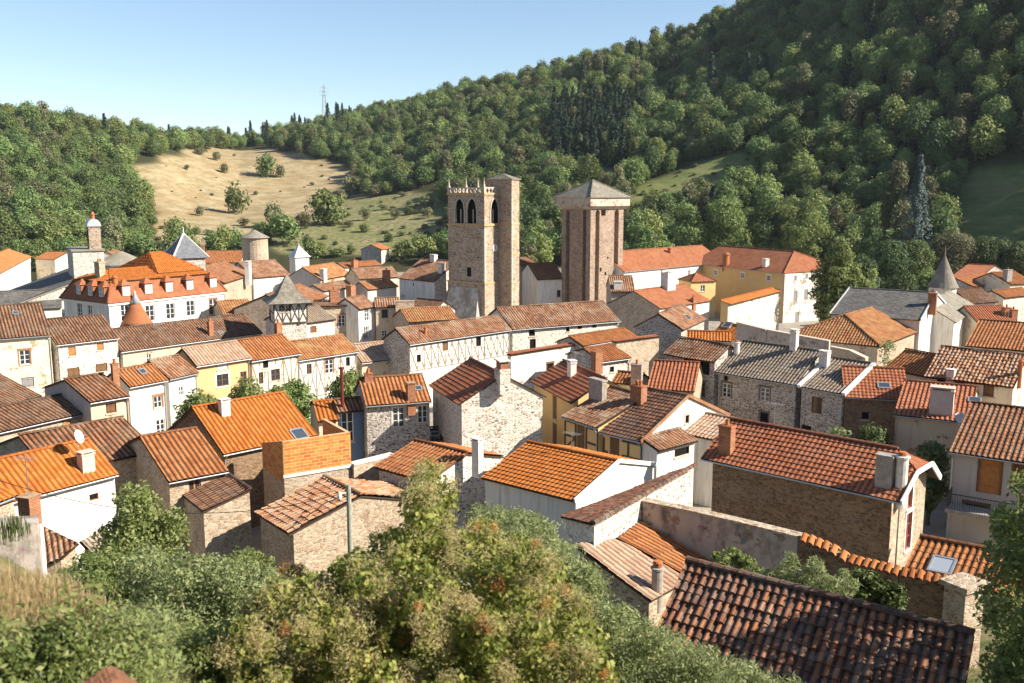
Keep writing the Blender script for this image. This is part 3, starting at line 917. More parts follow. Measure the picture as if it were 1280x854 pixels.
    if gutter:
        gb = MB()
        pts = []
        for k in range(6):
            t = math.pi * k / 5
            pts.append((-.07 + .065 * math.cos(t), -.065 * math.sin(t)))
        V0 = [(0.0, y, z - .02 + q) for y, q in pts] + [(L, y, z - .02 + q) for y, q in pts]
        gb.add(V0, [(k, k + 1, k + 7, k + 6) for k in range(5)])
        xd = L - .2 if down == 'R' else .2
        gb.cyl((xd, -.07, z - .08), (xd, ov - .06, z - .4), .04, n=6)
        gb.cyl((xd, ov - .06, z - .4), (xd, ov - .06, .2), .04, n=6)
        gb.build('gutter', M['zinc'], ro)
    # ---- things on the slope
    def on_slope(px, py):
        o, dr = lray(px, py)
        # z = z + sl*y
        den = dr.z - sl * dr.y
        tt = (z + sl * o.y - o.z) / den
        return o + dr * tt
    def wpt(q): return Vector((a.x, a.y, 0)) + Matrix.Rotation(rz, 3, 'Z') @ Vector((q[0], q[1], q[2]))
    for ch in chims:
        p, pty, w, st = ch[:4]
        q = on_slope(*p)
        q.y = min(q.y, D - .3)
        zz = roofz(q.y)
        P = Vector((q.x, q.y, zz))
        h = max(.5, top_z(wpt(P), pty) - zz)
        if h > 4: LOG.append(('   tall chimney', label[:40], round(h, 1))); h = 2.5
        make_chimney(root, P, h, w, ch[4] if len(ch) > 4 else w * .8, st, pots=ch[5] if len(ch) > 5 else 1)
    for s in sky:
        p, w, l = s
        q = on_slope(*p)
        c = Vector((q.x, q.y, roofz(q.y)))
        Nn = X.cross(V)
        sb = MB(); 
        for (du, dv, hu, hv) in ((-w / 2, 0, .05, l / 2), (w / 2, 0, .05, l / 2), (0, -l / 2, w / 2 - .05, .05), (0, l / 2, w / 2 - .05, .05)):
            sb.obox(c + X * du + V * dv + Nn * .07, X, V, Nn, hu, hv, .075)
        so = sb.build('skylight', M['zinc'], ro)
        g = MB(); g.obox(c + Nn * .1, X, V, Nn, w / 2 - .05, l / 2 - .05, .02); g.build('pane', M['glass_sky'], so)
    auto = []
    if SEED[0] % 3 == 1 and dist < 150 and not shed and L > 4: auto = [(Vector((L * (.25 + .5 * ((SEED[0] * 7) % 10) / 10), dd, zr)), 1.1 + .1 * (SEED[0] % 6))]
    for an in list(ants) + auto:
        p, pty = an
        if isinstance(p, Vector): P, h = p, pty
        else:
            q = on_slope(*p); P = Vector((q.x, q.y, roofz(q.y)))
            h = max(.8, min(3.5, top_z(wpt(P), pty) - P.z))
        ab = MB(); ab.cyl(P - Z * .3, P + Z * h, .02, n=6)
        for k in range(7): ab.bar(P + Z * (h - .1) + Vector((-.5 + k * .17, -.3, 0)), P + Z * (h - .1) + Vector((-.5 + k * .17, .3, 0)), .012)
        ab.bar(P + Z * (h - .1) + Vector((-.6, 0, 0)), P + Z * (h - .1) + Vector((.6, 0, 0)), .02)
        ab.build('aerial', M['aluminium'], root)
    return dict(root=root, wall=wo, roof=ro, L=L, d=dd, D=D, z=z, zr=zr, sl=sl, faces=faces, on=on_slope, w=wpt, lray=lray, dist=dist, roofz=roofz)

def dish(parent, P, r=.38, dirv=Vector((.5, -.8, .35))):
    mb = MB(); P = Vector(P); d = dirv.normalized()
    mb.cyl(P - Vector((0, 0, .55)), P, .025, n=6)
    up = Vector((0, 0, 1)); e1 = d.cross(up).normalized(); e2 = e1.cross(d)
    n = 14; pts = []; 
    for (rr, dep) in ((0.02, 0), (r * .5, .03), (r * .85, .08), (r, .12)):
        for k in range(n):
            t = 2 * math.pi * k / n
            pts.append(P + (e1 * math.cos(t) + e2 * math.sin(t)) * rr + d * dep)
    fs = [(j * n + k, j * n + (k + 1) % n, (j + 1) * n + (k + 1) % n, (j + 1) * n + k) for j in range(3) for k in range(n)]
    mb.add(pts, fs)
    mb.bar(P + d * .06 - e2 * r * .9, P + d * .5, .02)
    mb.build('satellite_dish', M['dish'], parent)
# ================================================================== THE VILLAGE, far rows first
# ---- left, near and middle rows
h = house('rendered_house', 'cream rendered house with a brown striped roof and one grey shutter at the left edge',
      TE(-130, 105), TE(250, 75), TA(205, 697), 'R', 7.6, roof='tile_dark', wall='plaster_cream', sag=.02, down='R',
      wins=[('F', TE(120, 182), .95, 1.45, 'w2', 'brick'), ('F', TE(135, 302), 1.15, 1.0, 'gs')], sky=[(TA(75, 745), .5, .5)])
house('white_stone_house', 'white rubble stone house with orange and brown wooden shutters beside the cream rendered house',
      TE(275, 125), TE(580, 90), TA(245, 775), 'L', 6.5, roof='tile_dark', wall='stone_white', down='L',
      wins=[('F', TE(350, 152), .75, .95, 'os'), ('F', TE(487, 128), .7, .8, 'os'), ('F', TE(357, 254), 1.25, .95, 'bs'), ('F', TE(493, 231), 1.25, .85, 'bs')])
h = house('long_house', 'long low house with grey-brown roof and orange brick chimney, in front of the mansard mansion',
      TE(590, 158), TE(1235, 70), TA(575, 820), 'L', 5.0, roof='tile_dark', wall='plaster_beige', down='L', extR=1.2,
      wins=[('F', TE(722, 185), .5, .9, 'w')], chims=[(TE(1022, 75), TE(1015, 0)[1], .55, 'brick')], sky=[(TE(1068, 63), .5, .4)], ants=[(TE(770, 62), TE(770, 20)[1])])
house('striped_roof_house', 'low stone house with a striped roof and grey left gable below the white rubble house',
      TE(440, 405), TE(635, 372), TE(290, 295), 'L', 6.7, roof='tile_brown', wall={'F': 'plaster_beige', 'L': 'plaster_grey', 'R': 'plaster_beige', 'B': 'plaster_beige'}, down='R',
      wins=[('F', TE(540, 428), .8, .75, 'bs')], chims=[(TE(560, 285), TE(555, 205)[1], .5, 'brick', .35, 1)])
house('narrow_house', 'narrow cream house with a small skylight in its orange roof',
      TE(630, 330), TE(815, 295), TE(575, 245), 'L', 6.5, roof='tile_orange', wall='plaster_white', down='R',
      wins=[('F', TE(767, 398), .8, 1.0, 'w2', 'brick'), ('F', TE(780, 520), .85, 1.35, 'w2')], sky=[(TE(690, 254), .55, .6)])
house('white_house', 'narrow white house under a small old brown roof, left of the ochre house',
      TE(825, 290), TE(968, 258), TE(740, 198), 'L', 6.5, roof='tile_old', wall='plaster_white', down='R',
      wins=[('F', TE(880, 345), .5, .75, 'w')])
house('ochre_house', 'ochre yellow house with a pale speckled tile roof behind the bushy village tree',
      TE(955, 228), TE(1222, 187), TE(890, 140), 'L', 7.0, roof='tile_pale', wall='plaster_ochre', down='R', sag=.04,
      wins=[('F', TE(1080, 227), 1.15, .55, 'ws'), ('F', TE(1080, 292), 1.2, 1.1, 'b2', 'white'), ('F', TE(1182, 287), .65, 1.4, 'b2')])
house('timber_house', 'half-timbered house under a bright orange tile roof, just right of the ochre house',
      TE(1222, 203), TF(220, 165), TE(1168, 100), 'L', 6.7, roof='tile_orange', wall='plaster_cream', down='R', gutter=True,
      frame=[('F', 3.2, 6.8, 'zig', 'beam_pale', .1)],
      wins=[('F', TF(47, 213), .6, .8, 'kx'), ('F', TF(25, 282), .5, 1.1, 'b2'), ('F', TF(95, 266), 1.0, 1.1, 'b2')], chims=[(TF(108, 62), TF(105, 10)[1], .6, 'brick')])
house('timber_house', 'half-timbered house with crossed beams under an old brown roof',
      TF(210, 200), TF(500, 155), TF(190, 105), 'L', 6.0, roof='tile_lichen', wall='plaster_white', sag=.05, down='R',
      frame=[('F', 2.2, 5.9, 'cross', 'beam_pale', .09)],
      wins=[('F', TF(258, 238), .6, 1.0, 'b2'), ('F', TF(356, 226), 1.0, 1.4, 'w2', 'brick'), ('F', TF(446, 202), .5, .9, 'kx')])
house('low_house', 'low house with pale lichened ribbed tiles, between the two rows of timbered houses',
      TF(515, 212), TF(740, 185), TF(490, 120), 'L', 4.8, roof='tile_pale', wall='plaster_beige', sag=.05, down='R')
# ---- the lower left rows
house('striped_roof_house', 'house with a dark striped roof cut by the left edge, below the cream house',
      TE(-160, 470), TE(205, 371), TE(5, 268), 'R', 5.6, roof='tile_dark', wall='plaster_grey', down='L')
h = house('stone_house', 'low stone house with a long dark striped roof, orange ridge and one tall white chimney',
      TE(-60, 563), TE(465, 443), TE(315, 362), 'R', 5.6, roof='tile_dark', wall='stone_warm', down='L',
      wins=[('F', TE(325, 511), .7, .75, 'os')], chims=[(TE(395, 430), TE(388, 368)[1], .5, 'white', .4)])
house('lean_to', 'small tiled lean-to between the long dark striped roof and the brown ridged roof',
      TE(395, 516), TE(515, 500), TE(360, 482), 'L', 4.4, roof='tile_old', wall='stone_warm', shed=True, gutter=False, cat='lean-to')
house('stone_house', 'stone house with a sagging brown roof behind the bright orange roof with the satellite dish',
      TE(235, 748), TE(760, 640), TE(600, 475), 'R', 5.6, roof='tile_brown', wall='stone_warm', sag=.05, down='R', gutter=False)
hb = house('white_house', 'white walled house under a large bright orange striped roof, left foreground behind the leafy tree',
      TE(-90, 925), TE(575, 752), TE(440, 580), 'R', 5.6, roof='tile_new', wall='plaster_white', down='L',
      wins=[('F', TI(395, 72), .55, .4, 'ox')], chims=[(TE(420, 725), TE(420, 640)[1], .75, 'pink', .6)])
q = hb['on'](*TE(385, 690)); dish(hb['root'], (q.x, q.y, q.z + 1.5), .42)
house('small_house', 'small house with a vivid orange roof at the left edge beside the red brick chimney',
      TI(-60, 120), TI(80, 66), TI(0, 0), None, 6.4, slope=.4, roof='tile_new', wall='stone_warm', d=3.0, down='L')
house('stone_house', 'stone house with an evenly striped orange roof and a small orange framed window',
      TE(820, 792), TE(1110, 737), TE(955, 528), 'R', 5.4, roof='tile_orange', wall='stone_warm', down='R',
      wins=[('F', TE(945, 802), .75, .7, 'o')])
hb = house('large_house', 'house with a large bright new orange roof, white chimney, skylight and dark left gable',
      TE(1085, 657), TF(300, 562), TE(955, 425), 'L', 5.4, roof='tile_new', wall='stone_brown', down='L',
      wins=[], chims=[(TE(1090, 458), TE(1085, 385)[1], .62, 'white')], sky=[(TF(208, 558), .95, 1.0)])
house('annexe', 'small orange roofed annexe with a glazed dormer door, right of the large bright orange roof',
      TF(300, 495), TF(405, 487), TF(268, 400), 'L', 5.2, roof='tile_new', wall='plaster_cream', gutter=False, cat='annexe',
      wins=[('F', TF(372, 520), .8, 1.2, 'o2')])
hb = house('veranda_annexe', 'blue-grey glazed veranda under a small brown roof with a dark red metal flue',
      TF(400, 452), TF(530, 440), TF(385, 390), 'L', 5.6, roof='tile_brown', wall={'F': 'blue_panel', 'L': 'plaster_grey', 'R': 'plaster_grey', 'B': 'plaster_grey'}, gutter=False, cat='annexe',
      wins=[('F', TF(428, 515), .95, 2.3, 'w'), ('F', TF(482, 512), .95, 2.3, 'w')])
q = hb['on'](*TF(420, 425)); mb = MB(); mb.cyl((q.x, q.y, q.z - .3), (q.x, q.y, q.z + 2.9), .13, n=10); mb.cyl((q.x, q.y, q.z + 2.95), (q.x, q.y, q.z + 3.1), .2, n=10); mb.build('flue', M['pipe_red'], hb['root'])
house('stone_house', 'grey stone house with two white casement windows under an orange striped roof',
      TF(533, 420), TF(852, 396), TF(540, 285), 'L', 6.2, roof='tile_orange', wall='stone_grey', down='R',
      wins=[('F', TF(692, 472), .95, 1.6, 'w2', 'stone'), ('F', TF(816, 457), .8, 1.4, 'w2', 'stone')], chims=[(TF(752, 385), TF(748, 295)[1], .6, 'brick', .6, 0), (TF(545, 300), TF(545, 255)[1], .6, 'brick')], sky=[(TF(787, 335), .5, .5)])
hb = house('white_gable_house', 'tall house with a broad whitewashed rubble gable and a brick chimney on its ridge',
      TF(838, 318), TF(982, 412), TF(1190, 262), 'R', 6.8, roof='tile_red', kind='mech', wall='stone_white', gutter=False, sag=.03,
      wins=[('L', TF(860, 450), .6, 1.0, 'k')] and [('F', TF(878, 420), .5, 1.3, 'w')], chims=[(TF(1195, 275), TF(1195, 185)[1], 1.15, 'mixed', .8, 0)])
house('low_shed', 'little dark-tiled shed in the shaded court below the two white casement windows',
      TF(770, 590), TF(945, 582), TF(765, 530), 'L', 3.0, roof='tile_dark', wall='stone_grey', gutter=False, shed=True, cat='shed', sky=[(TF(868, 558), .7, .5)])
hb = house('orange_roof_house', 'orange roofed house with a lit rubble gable behind the tip of the smoke bush',
      TF(575, 716), TF(832, 788), TF(1065, 658), 'R', 5.2, roof='tile_orange', wall='stone_white', gutter=False,
      wins=[], chims=[(TF(1075, 668), TF(1070, 578)[1], .55, 'white')])
hb = house('orange_roof_house', 'house with a wide fine-lined orange roof and plain shaded wall above the green shrubs',
      (601, 597.5), (718, 627), (692.8, 559.7), 'L', 5.6, roof='tile_new', kind='mech', wall='plaster_white', gutter=False, sag=.0, verge='R')
# ---- clay block terrace and the garden wall below it
# ---- middle
hb = house('timber_house', 'long half-timbered house with zigzag beams and a weathered roof in front of the bell tower',
      TF(748, 122), TF(1242, 50), TB(690, 820), 'L', 6.8, roof='tile_old', wall={'F': 'plaster_white', 'L': 'stone_grey', 'R': 'plaster_white', 'B': 'plaster_white'}, sag=.06, gutter=True,
      frame=[('F', 4.0, 6.6, 'cross', 'beam_pale', .08)],
      wins=[('F', TF(918, 128), .8, .95, 'bs'), ('F', TF(1080, 106), .75, 1.0, 'kx'), ('F', TF(790, 187), .55, .8, 'bx')], chims=[(TF(822, 70), TF(820, 32)[1], .3, 'clay')])
hb = house('long_house', 'long rubble-walled house with a weathered tile roof to the right of the zigzag timbered house',
      TC(5, 826), TC(530, 784), TC(440, 686), 'R', 6.8, roof='tile_old', wall='stone_white', sag=.06,
      wins=[('F', TG(97, 56), .8, .85, 'bx'), ('F', TG(101, 118), .8, 1.2, 'kx'), ('F', TG(271, 38), .5, .7, 'bx'), ('F', TG(330, 30), .6, .5, 'bx'), ('F', TG(400, 28), .6, .5, 'bx')])
hb = house('plaster_house', 'blotchy white plastered house with a flat parapet and one small window in the middle',
      TG(-5, 172), TG(340, 118), TG(345, 112), 'R', 6.2, slope=.05, d=.7, ov=.1, roof='tile_red', wall='plaster_old', gutter=False, shed=True, caps=True, group='old houses of the village',
      wins=[('F', TG(185, 232), .9, .9, 'kx', 'wood')])
house('orange_roof_house', 'small house showing only its clean orange striped roof behind the blotchy white parapet',
      TG(345, 130), TG(615, 85), TG(275, 82), 'L', 6.2, roof='tile_orange', wall='stone_grey')
house('stone_house', 'small stone house with an orange striped roof, one tiny window and a black-capped round chimney',
      TG(438, 207), TG(582, 187), TG(345, 140), 'L', 6.0, roof='tile_orange', wall={'F': 'stone_white', 'L': 'stone_grey', 'R': 'stone_white', 'B': 'stone_white'},
      wins=[('F', TG(485, 240), .55, .55, 'bx')], chims=[(TG(412, 200), TG(410, 148)[1], .9, 'brick', .7, 0)])
house('stone_house', 'windowless rubble house front, a blank sunlit wall left of the roof terrace house',
      TG(507, 110), TG(720, 82), TG(722, 70), 'R', 6.6, slope=.05, d=.7, ov=.1, roof='tile_red', wall='stone_warm', gutter=False, shed=True)
house('brown_roof_house', 'house with a half-shaded orange and brown roof below the roof terrace house',
      TG(655, 335), TG(885, 350), TG(715, 200), 'R', 5.6, roof='tile_red', wall='stone_warm', gutter=False, chims=[(TG(605, 290), TG(603, 207)[1], .9, 'block')] )
house('orange_roof_house', 'sliver of a striped orange roof wedged behind the yellow half-timbered house',
      TG(480, 305), TG(612, 318), TG(545, 255), None, 5.4, slope=.42, roof='tile_orange', wall='plaster_old', gutter=False)
hb = house('terrace_house', 'stone house with an open roof terrace under an old orange roof',
      TG(735, 166), TG(978, 208), TG(1035, 120), 'R', 7.0, roof='tile_old', wall='stone_grey', gutter=False, sag=.05,
      wins=[('F', TG(895, 216), 3.0, 1.25, 'kx'), ('F', TG(915, 337), .8, 1.35, 'o2', 'wood')])
hb = house('stone_house', 'large grey rubble house with a grey striped roof, right of the roof terrace house',
      TG(990, 256), TH(133, 318), TH(250, 152), 'R', 6.1, roof='tile_grey', wall='stone_grey', down='L',
      wins=[('F', TG(1040, 342), .9, 1.3, 'w2', 'dark'), ('F', TG(1226, 362), .9, 1.2, 'w2', 'dark'), ('F', TG(1037, 283), .45, .45, 'bx'), ('F', TG(1030, 455), 1.0, .8, 'o'), ('F', TG(1222, 478), .8, 1.0, 'kx', 'dark')],
      chims=[(TG(1090, 165), TG(1090, 100)[1], .5, 'round'), (TH(125, 145), TH(130, 50)[1], .6, 'white')])
hb = house('stone_house', 'smaller grey rubble house with a brown window under a white-edged grey roof',
      TH(150, 325), TH(365, 363), TH(515, 215), 'R', 6.0, roof='tile_grey', wall='stone_grey', down='R', verge='lr',
      wins=[('F', TH(237, 414), .95, 1.35, 'b2'), ('F', TH(88, 502), .9, .4, 'bx')], chims=[(TH(272, 225), TH(272, 152)[1], .8, 'white', .5)])
hb = house('orange_roof_house', 'brown stone house with a smooth orange-red roof beside the white-edged grey roof',
      TH(372, 377), TH(690, 392), TH(525, 232), 'L', 5.8, roof='tile_red', kind='mech', wall='stone_brown',
      wins=[('F', TH(472, 465), .55, .6, 'kx')], sky=[(TH(562, 322), .9, .6)])
hb = house('pink_chimney_house', 'house with a broad pinkish capped chimney and a skylight on its red-orange striped roof',
      TH(610, 462), TH(985, 502), TH(790, 308), 'L', 5.8, roof='tile_red', wall='plaster_beige', down='L',
      chims=[(TH(840, 452), TH(850, 330)[1], 1.55, 'pink', .9)], sky=[(TH(1002, 393), .8, .75)])
q = hb['on'](*TH(920, 560)); dish(hb['root'], (q.x, q.y + .3, q.z + 1.2), .4)
hb = house('grey_house', 'grey rendered house with brown double doors and an iron balcony at the right edge',
      TH(880, 642), TH(1330, 708), TH(1060, 412), 'L', 6.0, roof='tile_brown', wall='plaster_grey', down='L',
      wins=[('F', TH(1075, 762), 1.15, 2.1, 'od', 'wood'), ('F', TH(1232, 745), .9, 1.5, 'bs', 'wood'), ('F', TL(872, 130), 1.3, .8, 'bx', 'wood')])
BALC = hb
hb = house('big_stone_house', 'big brown stone house with half-hipped gable and red window frames at lower right',
      TG(915, 674), TL(560, 96), TH(700, 640), 'R', 6.4, roof='tile_red', kind='mech', wall={'F': 'stone_brown', 'L': 'stone_brown', 'R': 'stone_warm', 'B': 'stone_brown'}, vg=.6, ov=.4, back=.75, jerk=.62, verge='R',
      wins=[('R', TL(597, 70), .75, 1.35, 'r', 'white'), ('R', TL(590, 215), .85, 2.1, 'r2', 'white')],
      chims=[(TG(1040, 640), TG(1045, 500)[1], .8, 'brick', .55), (TH(567, 795), TH(570, 640)[1], .85, 'block', .6, 0), (TH(645, 800), TH(650, 640)[1], .6, 'round')])
BIG = hb
# ---- the yellow half-timbered pair
hb = house('timber_house', 'yellow half-timbered house under a grey-brown roof crossed by a long chimney shadow',
      TG(238, 470), TG(408, 527), TG(480, 325), 'L', 5.6, roof='tile_old', wall='plaster_yellow', gutter=True,
      frame=[('F', 3.1, 5.45, 'grid', 'beam_brown', .16)], wins=[('F', TG(333, 565), .95, 1.75, 'bs')], chims=[(TG(415, 385), TG(412, 278)[1], 1.6, 'grey', .45, 0)])
hb = house('timber_house', 'yellow half-timbered house with a bright white gable and dark brown ribbed roof',
      TG(425, 547), TG(625, 594), TG(858, 370), 'R', 5.3, roof='tile_moss', kind='mech', verge='R', verge_mat='tile_old', wall={'F': 'plaster_yellow', 'R': 'plaster_white', 'L': 'plaster_yellow', 'B': 'plaster_white'}, gutter=True,
      frame=[('F', 2.8, 5.1, 'grid', 'beam_brown', .16)], wins=[('F', TG(497, 615), .85, 1.6, 'bs'), ('R', TG(850, 482), .45, .6, 'kx', 'stone')],
      chims=[(TG(613, 400), TG(613, 310)[1], 1.0, 'brick', .7, 2)])
house('yellow_house', 'yellow house with brown shutters and an orange roof behind the timbered pair',
      TG(90, 300), TG(285, 405), TG(430, 275), 'R', 6.2, roof='tile_red', kind='mech', wall='plaster_yellow', gutter=False,
      wins=[('F', TG(207, 425), .9, 1.9, 'bs'), ('F', TG(207, 560), .9, 2.0, 'bs')], chims=[(TG(290, 270), TG(292, 198)[1], .75, 'white', .5)])
house('lean_to', 'low white annexe with a short brown tiled roof against the bright white gable',
      TG(715, 640), TG(905, 588), TG(820, 560), None, 4.9, slope=.35, d=1.6, roof='tile_old', wall='plaster_white', gutter=False, shed=True, cat='lean-to', wins=[('F', TG(825, 640), 1.6, .55, 'kx')])
house('brown_roof_house', 'white house under a pale brown striped roof tucked behind the big brown stone house',
      TG(820, 550), TG(975, 583), TG(935, 455), 'L', 5.0, roof='tile_pale', wall='plaster_white', gutter=False)
# ---- nearest roofs, bottom right
hb = house('barn', 'barn with a dark mossy roof and a sunlit rubble parapet wall on its right, below the wide orange roof',
      TK(190, 165), TK(440, 30), TK(690, -3), 'R', 6.2, slope=.45, roof='tile_moss', kind='ragged', wall='stone_white', gutter=False, shed=True, cat='barn', caps=False, sag=.05) if False else None

# parapet wall rising behind the grey roofs
# ---- right-hand middle rows
house('slate_house', 'tall house with a dark slate roof and a bright white gable on the right',
      TD(300, 747), TD(740, 778), TD(600, 632), 'L', 8.0, roof='slate', kind='slate', verge='LR', verge_mat='lead_pale', wall={'F': 'plaster_old', 'R': 'plaster_white', 'L': 'plaster_old', 'B': 'plaster_old'}, gutter=False, sag=.01,
      wins=[('R', TD(868, 820), .8, 1.8, 'bs')], chims=[(TD(797, 700), TD(800, 640)[1], .9, 'brick', .7, 0)])
house('slate_house', 'white-walled wing with a lichened slate slope, right of the bright white gable',
      TD(915, 790), TD(1025, 716), TD(905, 621), 'R', 7.0, roof='slate_stone', kind='slate', wall='plaster_white', gutter=False)
house('hipped_house', 'beige house with a hipped roof, one slope dark striped, the other lichened orange',
      TH(545, 132), TH(728, 60), TD(405, 745), None, 6.6, slope=.45, hipA=4.2, roof='tile_lichen', wall={'F': 'stone_warm', 'L': 'plaster_beige', 'R': 'stone_warm', 'B': 'stone_warm'}, gutter=False, kind='canal',
      chims=[])
house('striped_roof_house', 'cream house with an even orange striped roof and bright orange eaves at the right edge',
      TH(955, 127), TH(1330, 160), TD(1080, 782), 'L', 7.2, roof='tile_orange', wall='plaster_cream', gutter=False)
house('striped_roof_house', 'house showing a small even orange-brown striped roof left of the shaggy moss-stained roof',
      TH(562, 236), TH(757, 276), TH(640, 140), 'L', 6.6, roof='tile_orange', wall='plaster_cream', gutter=False)
house('ragged_roof_house', 'cream house with a shaggy roof of slipped moss-stained tiles and a small vent dormer',
      TH(757, 277), TH(1192, 330), TH(838, 130), 'L', 6.8, roof='tile_ragged', kind='ragged', wall='plaster_cream', gutter=False, sag=.06,
      wins=[('F', TH(925, 320), .65, .75, 'bs'), ('F', TH(1070, 340), .8, .95, 'bs'), ('F', TH(840, 305), .7, .5, 'kx')], chims=[(TH(886, 278), TH(888, 240)[1], .6, 'white'), (TH(1222, 260), TH(1222, 190)[1], .35, 'clay')])
house('orange_roof_house', 'far house with a clean orange roof and stone front, left of the far grey gable',
      TD(880, 573), TD(1012, 582), TD(1118, 514), 'R', 5.5, roof='tile_red', wall='stone_grey', gutter=False, wins=[('F', TD(980, 605), .7, .8, 'kx')])
house('stone_house', 'far grey stone house with two dark windows in its gable at the right',
      TD(1010, 622), TD(1180, 590), TD(1095, 560), None, 5.0, slope=.4, d=4.0, roof='tile_orange', wall='stone_grey', gutter=False, wins=[('F', TD(1063, 634), .9, 1.0, 'kx'), ('F', TD(1103, 628), 1.2, 1.0, 'kx')])
house('orange_roof_house', 'far house with a plain orange roof and grey chimney at the right edge',
      TD(1180, 606), TD(1300, 600), TD(1110, 546), 'L', 5.8, slope=.4, roof='tile_orange', wall='plaster_cream', gutter=False, chims=[(TD(1160, 585), TD(1160, 527)[1], 1.2, 'grey', 1.0)])
house('orange_roof_house', 'rust-roofed house with two brick chimneys on a white base, right of the slate wing',
      TD(1020, 795), TD(1215, 790), TD(1050, 710), 'L', 6.4, roof='tile_red', wall='plaster_cream', gutter=False, chims=[(TD(1155, 755), TD(1155, 712)[1], .9, 'brick', .7), (TD(1188, 762), TD(1190, 722)[1], .8, 'brick', .7)])
house('orange_roof_house', 'low orange roof at the right edge behind the even striped roof',
      TD(1150, 672), TD(1300, 655), TD(1190, 625), 'L', 5.6, slope=.42, roof='tile_orange', wall='plaster_cream', gutter=False)
house('brown_roof_house', 'low dark brown roof in the shade between the slate wing and the far stone gable',
      TD(985, 700), TD(1120, 690), TD(945, 630), 'L', 5.6, roof='tile_dark', wall='plaster_grey', gutter=False)
house('orange_roof_house', 'small red-roofed house half hidden between the tall dense tree and the slate roof',
      TD(465, 672), TD(530, 668), TD(480, 645), 'L', 5.0, slope=.4, roof='tile_red', wall='plaster_cream', gutter=False, chims=[(TD(500, 645), TD(500, 625)[1], 1.0, 'white')])
# ---- convent
hb = house('convent_wing', 'long convent wing with a rust roof and white wall, beside the keep',
      TC(548, 544), TC(940, 506), TC(955, 412), 'R', 8.5, roof='tile_rust', wall='plaster_white', kind='flat', gutter=True, cat='convent', group='wings of the convent', extR=7,
      wins=[('F', TC(860, 548), .9, 1.0, 'w'), ('F', TC(860, 605), .8, .9, 'kx')], chims=[(TC(765, 452), TC(765, 425)[1], .8, 'clay')])
hb = house('convent_wing', 'yellow convent wing with a rust hipped roof and small square windows',
      TC(940, 510), TD(78, 550), TC(955, 412), None, 8.5, slope=.42, hipB=5.5, roof='tile_rust', wall={'F': 'plaster_yellow', 'R': 'plaster_old', 'L': 'plaster_yellow', 'B': 'plaster_yellow'}, kind='flat', cat='convent', group='wings of the convent', back=1.0, extL=5,  # right end wall: a tree's shadow put into its colour as duller plaster
      wins=[('F', TC(988, 547), .9, .9, 'w', 'white'), ('F', TC(1118, 560), .9, .9, 'w', 'white'), ('F', TD(3, 573), .9, .9, 'w', 'white'), ('R', TD(133, 660), .9, 1.7, 'gs'), ('R', TD(184, 652), .9, 1.7, 'gs'), ('R', TD(140, 765), .9, 1.9, 'gs'), ('R', TD(133, 572), .6, .7, 'gs'), ('R', TD(187, 562), .6, .7, 'gs')],
      chims=[(TC(1037, 508), TC(1037, 450)[1], 1.3, 'clay'), (TC(1230, 515), TC(1230, 480)[1], .9, 'white', .8)])
house('convent_outbuilding', 'little yellow outbuilding with a pointed rust roof against the yellow convent wing',
      TC(870, 592), TC(995, 588), TC(935, 553), None, 6.5, slope=.5, d=2.6, hipA=2.4, hipB=2.4, roof='tile_rust', kind='flat', wall='plaster_yellow', gutter=False, cat='outbuilding', group='wings of the convent',
      wins=[('F', TC(925, 623), .9, 1.1, 'w')])
hb = house('cream_house', 'cream house with a slanting bright orange roof edge in front of the yellow convent wing',
      TC(1065, 700), TC(1318, 634), TC(1056, 680), 'L', 7.2, slope=.25, d=1.6, back=3.5, roof='tile_new', kind='flat', wall={'F': 'plaster_cream', 'L': 'plaster_yellow', 'R': 'plaster_cream', 'B': 'plaster_cream'}, gutter=False, shed=True, wins=[('F', TC(1165, 680), .5, .5, 'kx')], ov=.5)
# ---- around the keep
house('white_house', 'white house with a brown roof between the bell tower and the keep',
      TC(122, 582), TC(257, 577), TC(135, 502), 'L', 7.0, roof='tile_brown', wall='plaster_white', wins=[('F', TC(227, 648), .7, 1.2, 'k2')], gutter=False)
house('stone_house', 'tall narrow stone house squeezed against the right side of the bell tower',
      TC(45, 512), TC(125, 506), TC(80, 465), None, 9.0, slope=.35, d=3.0, roof='tile_brown', wall='stone_warm', gutter=False, wins=[('F', TC(100, 545), .5, .9, 'k')])
house('annexe', 'small shaded stone annexe with a stepped roof at the foot of the keep',
      TC(258, 592), TC(352, 588), TC(270, 555), 'L', 6.5, slope=.45, roof='slate_stone', kind='slate', wall='stone_keep', gutter=False, cat='annexe', wins=[('F', TC(295, 650), 1.2, 3.2, 'kx')])
hb = house('rust_roof_house', 'white house with a mottled rust roof and one thick white chimney before the convent',
      TC(722, 722), TC(968, 684), TC(590, 634), 'L', 7.0, roof='tile_rust', kind='flat', wall={'F': 'plaster_white', 'L': 'stone_warm', 'R': 'plaster_white', 'B': 'plaster_white'}, gutter=False,
      wins=[('F', TC(825, 722), .7, .9, 'bs'), ('F', TC(882, 735), .8, 1.2, 'w')], chims=[(TC(757, 622), TC(757, 540)[1], 1.9, 'white', 1.2), (TC(880, 690), TC(880, 668)[1], .7, 'brick', .5, 2)], ants=[(TC(800, 650), TC(800, 632)[1])])
house('brown_roof_house', 'brown roofed house with a stone gable at the foot of the keep',
      TC(480, 640), TC(600, 640), TC(560, 548), 'R', 7.4, slope=.5, d=4.0, roof='tile_old', wall='stone_warm', gutter=False, chims=[(TC(513, 622), TC(513, 590)[1], 1.2, 'white', 1.0)])
